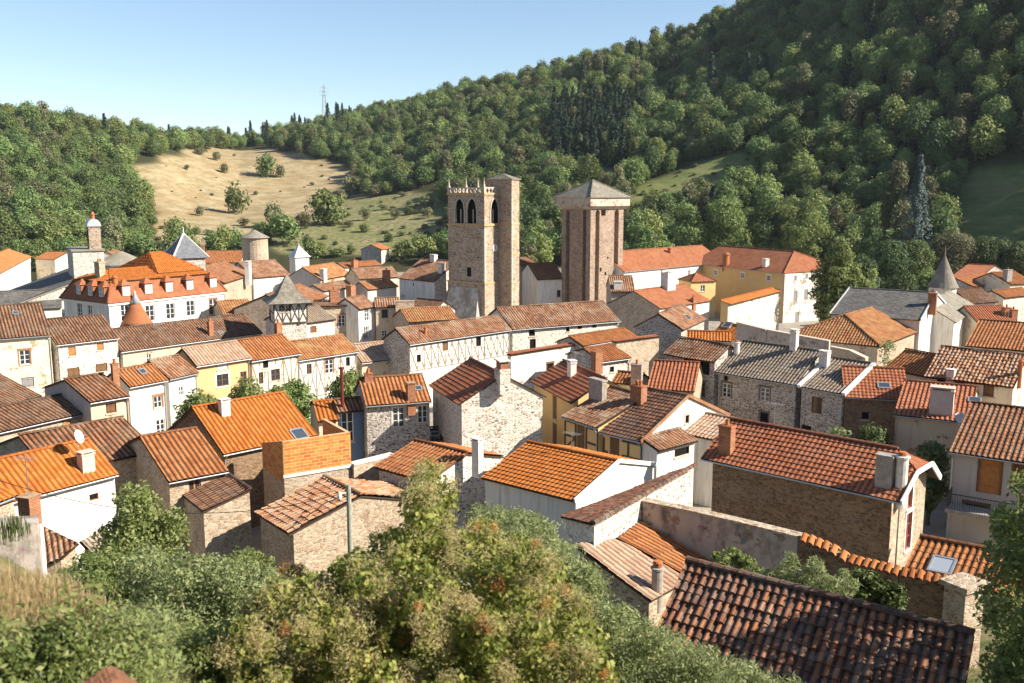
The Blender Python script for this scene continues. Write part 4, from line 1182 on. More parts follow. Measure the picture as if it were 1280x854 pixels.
hb = house('stone_house', 'rubble house with a lichened brown roof and a skylight, among aerials behind the roof terrace',
      TC(832, 828), TC(945, 775), TC(745, 735), 'L', 6.8, roof='tile_old', wall={'F': 'stone_grey', 'L': 'stone_grey', 'R': 'stone_grey', 'B': 'stone_grey'}, gutter=False, sky=[(TC(852, 765), .9, .8)], ants=[(TC(790, 760), TC(710, 700)[1])])
house('orange_roof_house', 'small house with a smooth orange roof and a skylight below the slanting orange roof edge',
      TC(955, 855), TC(1095, 875), TC(950, 782), 'L', 6.6, roof='tile_new', kind='flat', wall='plaster_cream', gutter=False, sky=[(TC(1045, 803), 1.0, .9)])
house('orange_roof_house', 'small house with an orange ribbed roof just behind the roof terrace',
      TG(845, 98), TG(1062, 105), TG(850, 55), 'L', 6.5, roof='tile_new', wall='plaster_white', gutter=False)
# ---- far middle, left of the bell tower
house('little_house', 'little stand-alone house with an orange roof at the foot of the scrubby meadow',
      TB(612, 437), TB(656, 430), TB(560, 397), 'L', 5.0, slope=.42, d=3.5, roof='tile_orange', wall={'F': 'plaster_cream', 'L': 'stone_grey', 'R': 'plaster_cream', 'B': 'stone_grey'}, gutter=False)
hb = house('white_house', 'pale grey-white house with a lichened rust roof left of the bell tower',
      TB(688, 575), TB(862, 592), TB(798, 480), 'L', 6.8, roof='tile_old', wall={'F': 'plaster_white', 'R': 'stone_white', 'L': 'plaster_white', 'B': 'stone_white'}, gutter=False, kind='canal',
      wins=[('F', TB(712, 660), 1.2, .6, 'w'), ('F', TB(764, 604), .3, .5, 'kx')], chims=[(TB(900, 545), TB(900, 500)[1], 1.0, 'white', .9), (TB(862, 490), TB(862, 460)[1], 1.2, 'white', .8)])
house('grey_gable_house', 'house with a plain grey gable and orange-brown roof beyond the dovecote tower',
      TB(318, 583), TB(468, 556), TB(240, 520), 'L', 6.0, roof='tile_lichen', wall={'F': 'stone_warm', 'L': 'plaster_grey', 'R': 'stone_warm', 'B': 'stone_warm'}, gutter=False,
      wins=[('F', TB(370, 590), .9, .8, 'os')], chims=[(TB(327, 575), TB(327, 530)[1], 1.2, 'white', .9)])
house('orange_roof_house', 'far house with an orange roof and pale chimney left of the little stand-alone house',
      TB(430, 525), TB(612, 510), TB(420, 500), 'L', 5.5, slope=.4, roof='tile_orange', wall='plaster_cream', gutter=False, chims=[(TB(478, 525), TB(478, 482)[1], 1.2, 'brick', .9)])
house('brown_roof_house', 'far house with a mottled brown roof behind the orange square chimney',
      TB(500, 580), TB(700, 568), TB(520, 525), 'L', 6.0, roof='tile_old', wall='plaster_cream', gutter=False)
house('brown_roof_house', 'house with a brown roof and a square orange chimney left of the pale grey-white house',
      TB(545, 632), TB(690, 615), TB(580, 585), 'L', 6.2, roof='tile_lichen', wall='plaster_grey', gutter=False, chims=[(TB(633, 592), TB(633, 530)[1], 1.0, 'brick', .9)])
house('dark_roof_house', 'low house with a dark brown shaded roof in front of the pale grey-white house',
      TB(720, 730), TB(850, 745), TB(850, 680), 'R', 5.8, roof='tile_dark', wall='plaster_grey', gutter=False)
house('low_roof_house', 'low house with an orange slope and stone base directly in front of the bell tower',
      TB(740, 790), TB(985, 775), TB(755, 722), 'L', 6.0, slope=.4, roof='tile_lichen', wall='stone_warm', gutter=False)
house('beige_house', 'beige house with a small window beside a rubble chimney wall, below the bell tower',
      TB(578, 718), TB(702, 715), TB(585, 672), 'L', 7.2, slope=.42, roof='tile_old', wall='plaster_beige', gutter=False, wins=[('F', TB(625, 746), .8, 1.1, 'k2', 'stone'), ('F', TF(622, 65), .7, .8, 'w')], chims=[(TB(722, 720), TB(722, 680)[1], 2.4, 'stone', .8, 0)])
house('blue_shutter_house', 'white house with pale blue shutters and a small old roof right of the rubble gable',
      TB(503, 728), TB(592, 712), TB(445, 672), 'L', 7.2, roof='tile_old', wall='plaster_white', gutter=False, wins=[('F', TB(537, 745), .9, 1.6, 'w2p'), ('F', TF(535, 62), .9, 1.7, 'w2p')])
hb = house('rubble_gable_house', 'house with a sunlit rubble gable and one orange framed window, right of the dovecote tower',
      TB(290, 716), TB(505, 705), TB(380, 650), None, 7.6, slope=.05, d=5.0, roof='tile_old', wall='stone_warm', gutter=False, shed=True, wins=[('F', TB(416, 780), .9, 1.5, 'w2', 'brick')], chims=[(TB(380, 690), TB(380, 625)[1], 1.2, 'brick', .8)])
house('brown_roof_house', 'house with a dark ribbed roof and two brick stacks behind the rubble gable',
      TB(215, 725), TB(355, 660), TB(345, 640), 'R', 7.0, slope=.4, d=4.5, roof='tile_brown', wall='stone_warm', gutter=False, chims=[(TB(240, 715), TB(240, 675)[1], .9, 'brick')])
house('white_house', 'white rubble house with a grey-brown striped roof and brown window below the rubble gable',
      TB(205, 800), TB(390, 775), TB(275, 713), None, 6.6, slope=.42, roof='tile_grey', wall='stone_white', gutter=False, wins=[('F', TB(278, 822), .95, .8, 'bs')])
house('old_roof_house', 'house with a mottled old roof directly behind the dovecote tower',
      TB(-10, 575), TB(170, 560), TB(20, 490), 'L', 6.4, roof='tile_old', wall='plaster_old', gutter=False)
house('old_roof_house', 'low house with a rusty brown roof and brick stacks right of the dovecote tower',
      TB(330, 640), TB(490, 615), TB(340, 600), 'L', 6.4, slope=.4, roof='tile_old', wall='plaster_old', gutter=False, chims=[(TB(460, 640), TB(460, 605)[1], 1.3, 'brick')])
house('orange_roof_house', 'far house with a plain orange roof left of the round stone tower',
      TA(985, 500), TA(1170, 498), TA(985, 442), 'L', 6.2, slope=.4, roof='tile_orange', wall='plaster_cream', gutter=False, chims=[(TA(980, 445), TA(980, 415)[1], 1.1, 'brick')])
house('stone_house', 'rubble stone house with one tall white chimney, right of the mansard mansion',
      TA(1092, 600), TA(1235, 555), TA(1030, 505), 'L', 7.0, slope=.42, roof='tile_brown', wall='stone_warm', gutter=False, chims=[(TA(1205, 575), TA(1195, 495)[1], 1.5, 'white', .8)])
house('low_house', 'low house with a tumbled old roof below the tall white chimney',
      TA(1085, 755), TA(1240, 745), TA(1180, 680), None, 6.2, slope=.4, roof='tile_lichen', wall='stone_warm', gutter=False)
house('orange_roof_house', 'far house with a plain orange roof and white verge at the left edge',
      TA(-60, 585), TA(155, 470), TA(-20, 475), None, 6.4, slope=.4, d=5, roof='tile_orange', wall='plaster_white', gutter=False)
house('orange_roof_house', 'far sliver of orange roof behind the bell gable church at the left',
      TA(165, 480), TA(262, 485), TA(180, 450), 'L', 6.0, slope=.4, d=4, roof='tile_orange', wall='plaster_cream', gutter=False)
house('grey_gable_house', 'far house with a grey gable and brown roof behind the church with the bell gable',
      TA(590, 480), TA(645, 470), TA(595, 430), 'R', 7.0, slope=.45, d=3.5, roof='tile_brown', wall='plaster_old', gutter=False)
# ================================================================== buildings with a shape of their own
class Frame:
    def __init__(s, name, label, cat, P, u, group=None):
        u = Vector((u[0], u[1], 0)).normalized()
        s.u = u; s.n = Vector((-u.y, u.x, 0)); s.rz = math.atan2(u.y, u.x)
        s.P = Vector((P[0], P[1], 0))
        s.root = empty(name, s.P, s.rz); tag(s.root, label, cat, group)
        s.Mi = Matrix.Rotation(-s.rz, 3, 'Z'); s.Mw = Matrix.Rotation(s.rz, 3, 'Z')
        s.O = s.Mi @ (CAM - s.P)
        LOG.append((name, label, round(math.hypot(P[0], P[1])), 0, 0, 0, 0, [(P[0], P[1])]))
    def l(s, p): return s.Mi @ (Vector(p) - s.P)
    def w(s, p): return s.P + s.Mw @ Vector(p)
    def hit(s, px, py, P0, N):
        dr = s.Mi @ ray(px, py)
        t = (Vector(P0) - s.O).dot(N) / dr.dot(N)
        return s.O + dr * t
    def zat(s, x, y, py): return top_z(s.w((x, y, 0)), py)
    def holes(s, face, wins, topz=99):
        P0, U, N, width = face[:4]; out = []
        for p, w, h, st, tr in wins:
            q = s.hit(*p, P0, N); x = (q - Vector(P0)).dot(U)
            x = min(max(x, w / 2 + .1), width - w / 2 - .1)
            zt = min(q.z + h / 2, topz)
            out.append(((x - w / 2, x + w / 2, zt - h, zt), st, tr))
        return out
    def wall(s, mb, face, z0, z1, wins=(), topz=99, mat=0, top=None, breaks=()):
        P0, U, N, width = face[:4]
        hs = s.holes(face, wins, topz)
        wall_face(mb, P0, U, N, width, z0, top or (lambda x: z1), breaks, [h[0] for h in hs], mat, rmat=mat)
        for h, st, tr in hs: make_window(s.root, P0, U, N, h, st, tr)
def rect_faces(x0, x1, y0, y1):
    X = Vector((1, 0, 0)); Y = Vector((0, 1, 0))
    return {'F': (Vector((x0, y0, 0)), X, -Y, x1 - x0), 'R': (Vector((x1, y0, 0)), Y, X, y1 - y0),
            'L': (Vector((x0, y1, 0)), -Y, -X, y1 - y0), 'B': (Vector((x1, y1, 0)), -X, Y, x1 - x0)}
def tri_slope(mb, a, b, c, kind, dist, seed=0, mat=0, under=1, sag=0):
    a, b, c = Vector(a), Vector(b), Vector(c)
    U = (b - a).normalized(); L = (b - a).length
    q = c - a; V = q - U * q.dot(U); vl = V.length; V /= vl
    roof_slope(mb, a, U, V, [(0, 0), (L, 0), (q.dot(U), vl)], kind, dist, mat, seed, sag, under=under)
def quad_slope(mb, a, b, c, d, kind, dist, seed=0, mat=0, under=1, sag=0, skew=False):
    """a-b eave, c above b, d above a"""
    a, b, c, d = (Vector(p) for p in (a, b, c, d))
    if (b - a).cross(d - a).z < 0: a, b, c, d = b, a, d, c
    U = (b - a).normalized(); L = (b - a).length
    if skew: V = (d - a)
    else:
        q = d - a; V = q - U * q.dot(U)
    V = V.normalized()
    def co(p):
        p = p - a; g = U.dot(V); pu, pv = p.dot(U), p.dot(V); den = 1 - g * g
        return ((pu - g * pv) / den, (pv - g * pu) / den)
    roof_slope(mb, a, U, V, [co(a), co(b), co(c), co(d)], kind, dist, mat, seed, sag, under=under)

Zv = Vector((0, 0, 1))
# ---------------------------------------------------------------- bell tower
C = at_dist(605.5, 282, 150)
fr = Frame('bell_tower', 'square stone bell tower with arched openings, balustrade and pinnacles in the middle of the town', 'tower', C, (.61, .79))
W = 7.7
zt = fr.zat(0, 0, 243.5); zc = fr.zat(0, 0, 282); zl = fr.zat(0, 0, 355); zb0 = -.5
fc = rect_faces(0, W, 0, W)
mb = MB()
def arch_holes(cx, w, z0, zs, n=8, pointed=True):
    out = []
    for i in range(n):
        xa = -w / 2 + w * i / n; xb = -w / 2 + w * (i + 1) / n
        xm = abs((xa + xb) / 2) / (w / 2)
        hh = (w * .95 if pointed else w * .5) * (math.sqrt(max(0, 1 - xm ** 1.7)))
        out.append((cx + xa, cx + xb, z0, zs + hh))
    return out
def arched_wall(mb, face, z0, z1, arches, mat=0):
    P0, U, N, width = face[:4]
    hs = []
    for a in arches: hs += arch_holes(*a)
    wall_face(mb, P0, U, N, width, z0, lambda x: z1, (), hs, mat, reveal=.001)
zo = zc + .3; zs = fr.zat(0, 0, 263.5)
for k, f in fc.items():
    arched_wall(mb, f, zc + .18, zt, [(W * .33, 1.95, zo, zs), (W * .67, 1.95, zo, zs)])
    wall_face(mb, f[0], f[1], f[2], W, zl, lambda x: zc - .1, (), [])
mb.prism([(-.12, -.12), (W + .12, -.12), (W + .12, W + .12), (-.12, W + .12)], zb0, zl - .05)
mb.prism([(.35, .35), (W - .35, .35), (W - .35, W - .35), (.35, W - .35)], zc - .1, zo - .05)
wl = mb.build('wall', M['stone_tower'], fr.root)
# dark bell chamber, arch rings and slender columns
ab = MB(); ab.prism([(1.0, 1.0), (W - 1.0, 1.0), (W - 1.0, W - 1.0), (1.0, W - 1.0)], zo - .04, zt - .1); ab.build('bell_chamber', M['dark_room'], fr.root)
for k in 'LRF':
    P0, U, N, width = fc[k]
    for cx in (W * .33, W * .67):
        am = MB()
        prev = None
        for i in range(13):
            t = -1 + 2 * i / 12
            x = cx + t * 1.06; z = zs + (1.95 * .95 + .1) * math.sqrt(max(0, 1 - abs(t) ** 1.7))
            p = P0 + U * x + Zv * z + N * .03
            if prev is not None: am.bar(prev, p, .2, up=N, h=.16)
            prev = p
        for t in (-1, 1): am.bar(P0 + U * (cx + t * 1.06) + Zv * (zo - .05) + N * .03, P0 + U * (cx + t * 1.06) + Zv * (zs + .05) + N * .03, .2, up=N, h=.16)
        am.cyl(P0 + U * cx + Zv * zo - N * .3, P0 + U * cx + Zv * (zs + .2) - N * .3, .1, n=8)
        am.build('arch', M['stone_trim'], fr.root)
def ledge(root, x0, x1, y0, y1, z, h, out, mat, name='cornice'):
    b = MB(); b.prism([(x0 - out, y0 - out), (x1 + out, y0 - out), (x1 + out, y1 + out), (x0 - out, y1 + out)], z, z + h)
    return b.build(name, M[mat], root)
t = NT('stone_ochre', .9, .15); t.color(t.mix(t.rampf(t.noise(t.obj(), 1.2, 5, .7), .4, .6), (.42, .36, .28), (.5, .28, .05)))
ledge(fr.root, 0, W, 0, W, zc - .1, .28, .16, 'stone_ochre')
ledge(fr.root, 0, W, 0, W, zl - .05, .22, .2, 'stone_ochre')
ledge(fr.root, 0, W, 0, W, zt, .3, .14, 'stone_ochre')
zb1 = fr.zat(0, 0, 234)
bal = MB()
for k in 'FRLB':
    P0, U, N, width = fc[k]
    bal.bar(P0 + U * .2 + Zv * (zb1 - .09) - N * .1, P0 + U * (W - .2) + Zv * (zb1 - .09) - N * .1, .2, h=.18)
    n = 9
    for i in range(n):
        x = W * (i + .5) / n
        for q in (-.22, 0, .22):
            bal.bar(P0 + U * (x + q) + Zv * (zt + .3) - N * .1, P0 + U * (x - q) + Zv * (zb1 - .17) - N * .1, .13)
bal.build('balustrade', M['stone_trim'], fr.root)
for (x, y) in ((.15, .15), (W - .15, .15), (.15, W - .15), (W - .15, W - .15), (.1, W * .5), (W * .5, .1)):
    pm = MB(); pm.box((x - .2, y - .2, zt + .3), (x + .2, y + .2, zb1 + .1)); pm.lathe((x, y, zb1 + .1), [(.2, 0), (.11, .4), (.13, .45), (.03, 1.25), (.06, 1.3), (.015, 1.45)], 8)
    pm.build('pinnacle', M['stone_trim'], fr.root)
# lower battered buttress with pale lime patch
t = NT('lime_patch', .95, .1); t.color(t.mix(t.rampf(t.noise(t.obj(), .8, 5, .7), .42, .58), (.3, .24, .18), (.5, .46, .41)))
bm = MB()
bm.hexa([(-2.0, .4, zb0), (-.1, .4, zb0), (-.1, W + 1.2, zb0), (-2.0, W + 1.2, zb0), (-.2, 1.2, zl - .8), (-.121, 1.2, zl - .8), (-.121, W - .8, zl - .8), (-.2, W - .8, zl - .8)])
bm.build('buttress', M['lime_patch'], fr.root)
for (px, w, h) in (((586.5, 340), .9, 1.5), ((568.5, 318), .25, .3), ((598, 322), .25, .3)):
    q = fr.hit(*px, (0, 0, 0), Vector((-1, 0, 0)))
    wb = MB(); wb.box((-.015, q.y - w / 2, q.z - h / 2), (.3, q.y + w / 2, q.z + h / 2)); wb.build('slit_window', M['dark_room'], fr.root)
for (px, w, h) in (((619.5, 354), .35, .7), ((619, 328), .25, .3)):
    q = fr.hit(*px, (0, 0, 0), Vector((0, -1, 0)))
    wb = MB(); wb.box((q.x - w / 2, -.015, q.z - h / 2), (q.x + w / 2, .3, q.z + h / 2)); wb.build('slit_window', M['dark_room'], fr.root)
q = fr.hit(618.5, 310, (0, 0, 0), Vector((0, -1, 0)))
mb = MB(); mb.cyl((q.x, .02, q.z), (q.x, -.08, q.z), .62, n=24); ck = mb.build('clock_face', M['trim_white'], fr.root)
mb = MB(); mb.bar((q.x, -.1, q.z), (q.x + .05, -.1, q.z + .5), .05); mb.bar((q.x, -.1, q.z), (q.x + .3, -.1, q.z - .1), .06)
mb.build('clock_hands', M['iron'], ck)
# stair turret on the right-hand face
X0 = 3.6
tx = (X0, X0 + 2.0); ty = (-2.7, .0)
zt2 = fr.zat(X0, -2.7, 224)
mb = MB(); mb.prism([(tx[0], ty[0]), (tx[1], ty[0]), (tx[1], ty[1] - .01), (tx[0], ty[1] - .01)], zb0, zt2)
mb.prism([(X0, .001), (X0 + 2, .001), (X0 + 2, 2.6), (X0, 2.6)], zt + .35, zt2)
tu = mb.build('stair_turret', M['stone_tower'], fr.root)
cm = MB(); cx, cy = X0 + 1, -.1
for a, b in (((tx[0] - .25, ty[0] - .25), (tx[1] + .25, ty[0] - .25)), ((tx[1] + .25, ty[0] - .25), (tx[1] + .25, 2.8)), ((tx[1] + .25, 2.8), (tx[0] - .25, 2.8)), ((tx[0] - .25, 2.8), (tx[0] - .25, ty[0] - .25))):
    tri_slope(cm, (*a, zt2 + .02), (*b, zt2 + .02), (cx, cy, zt2 + 1.0), 'slate', 150)
cm.build('turret_roof', [M['slate_stone'], M['stone_trim']], tu)
pm = MB(); pm.cyl((cx, cy, zt2 + .9), (cx, cy, zt2 + 4.6), .07, .04, n=6); pm.bar((cx - .5, cy, zt2 + 3.9), (cx + .5, cy, zt2 + 3.9), .08); pm.cyl((cx + .8, cy - .4, zt2 + .5), (cx + .8, cy - .4, zt2 + 3.6), .05, n=6); pm.build('roof_cross', M['iron'], tu)
for py in (281, 318, 355):
    zz = fr.zat(X0, -2.7, py); b = MB(); b.prism([(tx[0] - .07, ty[0] - .07), (tx[1] + .07, ty[0] - .07), (tx[1] + .07, -.02), (tx[0] - .07, -.02)], zz, zz + .2); b.build('string_course', M['stone_ochre'], tu)
qs = MB()   # pale corner stones
for i in range(34):
    z0 = i * .62; e = .32 if i % 2 else .2
    if z0 + .5 < zt2: qs.box((X0 - .02, ty[0] - .02, z0), (X0 + e, ty[0] + (.5 - e), z0 + .55))
qs.build('corner_stones', M['stone_trim'], tu)
q2 = MB()
for i in range(40):
    z0 = zl + .3 + i * .5; e = .5 if i % 2 else .3
    if z0 + .5 < zc - .3: q2.box((-.02, -.02, z0), (e, .8 - e, z0 + .45))
q2.build('corner_stones', M['stone_trim'], fr.root)

# ---------------------------------------------------------------- the keep
C = at_dist(738, 300, 158)
fr = Frame('keep', 'tall medieval keep with ribbed buttressed walls, pale overhanging cornice and low pyramid roof', 'tower', C, (.8, .6))
S = 7.5
ztop = fr.zat(0, 0, 247); zcor = fr.zat(0, 0, 262)
mb = MB()
mb.prism([(.95, .95), (S - .95, .95), (S - .95, S - .95), (.95, S - .95)], -.5, ztop - .2)
mb.build('wall', M['stone_keep'], fr.root)
for (x0, x1, y0, y1) in ((0, 1.1, 0, 1.1), (S - 1.1, S, 0, 1.1), (0, 1.1, S - 1.1, S), (S - 1.1, S, S - 1.1, S), (2.05, S - 2.05, .05, .94), (2.05, S - 2.05, S - .94, S - .05), (.05, .94, 2.05, S - 2.05), (S - .94, S - .05, 2.05, S - 2.05)):
    b = MB(); b.prism([(x0, y0), (x1, y0), (x1, y1), (x0, y1)], -.5, zcor - .02); b.build('buttress', M['stone_keep'], fr.root)
# arches carrying the cornice
ar = MB()
for k, f in rect_faces(-.0, S, -.0, S).items():
    P0, U, N, width = f
    for (x0, x1) in ((1.1, 2.05), (S - 2.05, S - 1.1)):
        for i in range(8):
            a = -1 + 2 * i / 8; b_ = -1 + 2 * (i + 1) / 8
            for sgn in (1,):
                xa = (x0 + x1) / 2 + a * .475; xb = (x0 + x1) / 2 + b_ * .475
                za = zcor - .7 + .65 * math.sqrt(max(0, 1 - a * a)); zb_ = zcor - .7 + .65 * math.sqrt(max(0, 1 - b_ * b_))
                pts = []
                for dn in (.0, .9):
                    for (x, z) in ((xa, za), (xb, zb_), (xb, zcor), (xa, zcor)): pts.append(P0 + U * x + Zv * z - N * (dn + .01))
                ar.hexa([pts[0], pts[1], pts[5], pts[4], pts[3], pts[2], pts[6], pts[7]])
ar.build('arch', M['stone_keep'], fr.root)
ov = .75
cb = MB()
P = [(-ov, -ov), (S + ov, -ov), (S + ov, S + ov), (-ov, S + ov)]
Pi = [(-.1, -.1), (S + .1, -.1), (S + .1, S + .1), (-.1, S + .1)]
lo = [(x, y, zcor) for x, y in Pi]; mi = [(x, y, zcor + .55) for x, y in P]; hi = [(x, y, ztop) for x, y in P]
cb.add(lo + mi + hi, [(i, (i + 1) % 4, 4 + (i + 1) % 4, 4 + i) for i in range(4)] + [(4 + i, 4 + (i + 1) % 4, 8 + (i + 1) % 4, 8 + i) for i in range(4)] + [(3, 2, 1, 0), (8, 9, 10, 11)])
cb.build('cornice', M['plaster_stain'], fr.root)
rm = MB(); o2 = ov + .3; ap = (S / 2, S / 2, fr.zat(S / 2, S / 2, 225))
Q = [(-o2, -o2), (S + o2, -o2), (S + o2, S + o2), (-o2, S + o2)]
for i in range(4): tri_slope(rm, (*Q[i], ztop + .03), (*Q[(i + 1) % 4], ztop + .03), ap, 'slate', 100, i)
for i in range(4): cap_row(rm, (*Q[i], ztop + .1), ap, .14, .5, 0, 100)
rm.build('roof', [M['slate_stone'], M['stone_trim']], fr.root)
for (px, py, w, h) in ((754.5, 266, .9, .9), (757, 342, .3, .5), (751, 337, .3, .6), (760, 322, .25, .3)):
    q = fr.hit(px, py, (0, 0, 0), Vector((0, -1, 0)))
    b = MB(); b.box((q.x - w / 2, -.02 if w < .5 else -.02, q.z - h / 2), (q.x + w / 2, .6, q.z + h / 2)); b.build('slit_window', M['dark_room'], fr.root)

# ---------------------------------------------------------------- mansard mansion
A = at(*TN(343, 549), 8.6); B = at(*TN(1018, 478), 8.6)
u = (B - A)
fr = Frame('mansion', 'large white mansion with rust mansard roof, dormers and bright orange upper tiles, on the left', 'mansion', A, u)
L = u.length; D = 10.5; ze = 8.6
fc = rect_faces(.25, L - .25, .25, D - .25)
mb = MB()
fr.wall(mb, fc['F'], -.5, ze, [(TN(440, 600), 1.1, 1.9, 'w2', 'white'), (TN(583, 602), 1.25, 2.0, 'w2p', 'white'), (TN(700, 590), 1.25, 2.0, 'w2p', 'white'), (TN(815, 573), 1.25, 2.0, 'w2p', 'white'), (TN(945, 565), 1.2, 2.1, 'w2', 'brick')], ze - .3)
fr.wall(mb, fc['L'], -.5, ze, [(TN(182, 585), 1.1, 1.8, 'w2', 'white'), (TN(240, 590), 1.0, 1.5, 'w2', 'white')], ze - .3)
fr.wall(mb, fc['R'], -.5, ze); fr.wall(mb, fc['B'], -.5, ze)
mb.build('wall', M['plaster_white'], fr.root)
ledge(fr.root, .25, L - .25, .25, D - .25, ze - .28, .3, .2, 'trim_white')
zm = fr.zat(1.4, 1.4, TN(390, 425)[1]); zm = min(max(zm, 10.3), 12.2)
i_ = 1.3
mr = MB()
base = [(-.1, -.1, ze + .03), (L + .1, -.1, ze + .03), (L + .1, D + .1, ze + .03), (-.1, D + .1, ze + .03)]
top = [(i_, i_, zm), (L - i_, i_, zm), (L - i_, D - i_, zm), (i_, D - i_, zm)]
for i in range(4): quad_slope(mr, base[i], base[(i + 1) % 4], top[(i + 1) % 4], top[i], 'flat', 140, i)
for i in range(4): cap_row(mr, base[i], top[i], .14, .5, 0, 130)
ro = mr.build('roof', [M['tile_rust'], M['wood_dark']], fr.root)
ur = MB(); e = .15
b2 = [(i_ - e, i_ - e, zm + .02), (L - i_ + e, i_ - e, zm + .02), (L - i_ + e, D - i_ + e, zm + .02), (i_ - e, D - i_ + e, zm + .02)]
zr1 = zm + 1.25; xs = L * .52
r1, r2 = (3.6, D / 2, zr1), (L - 3.6, D / 2, zr1)
quad_slope(ur, b2[0], b2[1], r2, r1, 'canal', 130, 1); quad_slope(ur, b2[2], b2[3], r1, r2, 'canal', 130, 2)
tri_slope(ur, b2[1], b2[2], r2, 'canal', 130, 3); tri_slope(ur, b2[3], b2[0], r1, 'canal', 130, 4)
cap_row(ur, r1, r2, .14, .5, 0, 130)
# higher hipped part at the right
xa = L * .50
h0 = [(xa, 2.4, zm + .5), (L - 1.6, 2.4, zm + .5), (L - 1.6, D + 2, zm + .5), (xa, D + 2, zm + .5)]
hr1, hr2 = (xa + 1.6, 6.4, zm + 3.0), (L - 5.2, 6.4, zm + 3.0)
quad_slope(ur, h0[0], h0[1], hr2, hr1, 'canal', 130, 5); quad_slope(ur, h0[2], h0[3], hr1, hr2, 'canal', 130, 6)
tri_slope(ur, h0[1], h0[2], hr2, 'canal', 130, 7); tri_slope(ur, h0[3], h0[0], hr1, 'canal', 130, 8)
cap_row(ur, hr1, hr2, .14, .5, 0, 130); cap_row(ur, h0[1], hr2, .14, .5, 0, 130)
ur.build('upper_roof', [M['tile_new'], M['wood_dark']], fr.root)
def dormer(fr, P, out, side, w, h):
    dm = MB(); P = Vector(P)
    c = P + Zv * (h / 2)
    dm.obox(c - out * .7, side, out, Zv, w / 2 + .12, .75, h / 2 + .05)
    hp = P + Zv * (h + .05)
    e = w / 2 + .3
    q = [hp - side * e + out * .3, hp + side * e + out * .3, hp + side * e - out * 1.5, hp - side * e - out * 1.5]
    ap = hp + Zv * .75 - out * .5
    dm.add(q + [ap], [(0, 1, 4), (1, 2, 4), (2, 3, 4), (3, 0, 4), (3, 2, 1, 0)])
    d = dm.build('dormer', M['tile_rust'], fr.root)
    wm = MB(); f = c + out * .06
    for sx in (-1, 1): wm.obox(f + side * (sx * (w / 2 - .05)), side, out, Zv, .06, .03, h / 2)
    for sz in (-1, 0, 1): wm.obox(f + Zv * (sz * (h / 2 - .05)), side, out, Zv, w / 2 - .12, .026, .05)
    wm.obox(f, side, out, Zv, .04, .022, h / 2 - .1)
    wo = wm.build('window', M['wood_white'], d)
    g = MB(); g.obox(f - out * .0, side, out, Zv, w / 2 - .1, .012, h / 2 - .08)
    g.build('window_pane', M['glass_pale'], d)
Xv = Vector((1, 0, 0)); Yv = Vector((0, 1, 0))
for p in (TN(440, 488), TN(568, 472), TN(685, 460), TN(803, 450), TN(937, 440)):
    q = fr.hit(*p, (0, .55, 0), Vector((0, -1, 0)))
    dormer(fr, (q.x, .3, ze + .75), -Yv, Xv, .95, 1.25)
for p in (TN(188, 470), TN(255, 482), TN(318, 488)):
    q = fr.hit(*p, (.55, 0, 0), Vector((-1, 0, 0)))
    dormer(fr, (.3, min(max(q.y, 1.4), D - 1.4), ze + .75), -Xv, Yv, .85, 1.15)
q = fr.hit(*TN(262, 415), (i_, 0, 0), Vector((-1, 0, 0)))
make_chimney(fr.root, (2.2, min(q.y, D - 2), zm + .5), 2.0, .8, 1.1, 'stone', pots=2)
q = fr.hit(*TN(385, 480), (0, .5, 0), Vector((0, -1, 0)))
make_chimney(fr.root, (1.9, 1.3, zm - .6), 1.4, .7, .7, 'clay')

# slate pyramid behind the mansion
C = at_dist(*TN(715, 290), 140)
fr = Frame('slate_spire', 'steep dark slate pyramid roof on a stone stair tower rising behind the mansion', 'tower', C, (.78, .62))
zb = fr.zat(0, 0, TN(715, 291)[1]); apz = fr.zat(2.6, 2.6, TN(735, 145)[1]); S = 5.0
mb = MB(); mb.prism([(.3, .3), (S - .3, .3), (S - .3, S - .3), (.3, S - .3)], -.5, zb); mb.build('wall', M['stone_grey'], fr.root)
rm = MB(); Q = [(-.1, -.1), (S + .1, -.1), (S + .1, S + .1), (-.1, S + .1)]; ap = (S / 2, S / 2, apz)
for i in range(4): tri_slope(rm, (*Q[i], zb), (*Q[(i + 1) % 4], zb), ap, 'slate', 120, i + 9)
ro = rm.build('roof', [M['slate_blue'], M['wood_dark']], fr.root)
hm = MB()
for i in range(4): hm.bar((*Q[i], zb + .06), ap, .16)
hm.lathe(ap, [(.1, -.2), (.08, .4), (.02, 1.0)], 8)
hm.build('hip_flashing', M['trim_white'], ro)

# turret with the conical tile roof
C = at(*TN(508, 680), 5.4)
fr = Frame('round_turret', 'round turret with a rust cone roof and pale lead tip before the mansion', 'turret', C, (1, 0))
zb = fr.zat(0, 0, TN(508, 668)[1]); r0 = 19 / F * math.hypot(C.x, C.y)
apz = fr.zat(0, 0, TN(492, 470)[1]); zm_ = fr.zat(0, 0, TN(492, 545)[1])
mb = MB(); mb.lathe((0, 0, 0), [(r0 - .35, -.5), (r0 - .35, zb + .1)], 20); mb.build('wall', M['plaster_beige'], fr.root)
rm = MB(); rm.lathe((0, 0, 0), [(r0, zb), (r0 * .86, zb + .5), (r0 * .42, zm_ - .6), (.3 * r0, zm_)], 20); ro = rm.build('roof', M['tile_rust'], fr.root, smooth=True)
tm = MB(); tm.lathe((0, 0, 0), [(.33 * r0, zm_ + .002), (.14, apz - .5), (.16, apz - .4), (.03, apz)], 14); tm.build('lead_tip', M['lead_pale'], ro, smooth=True)

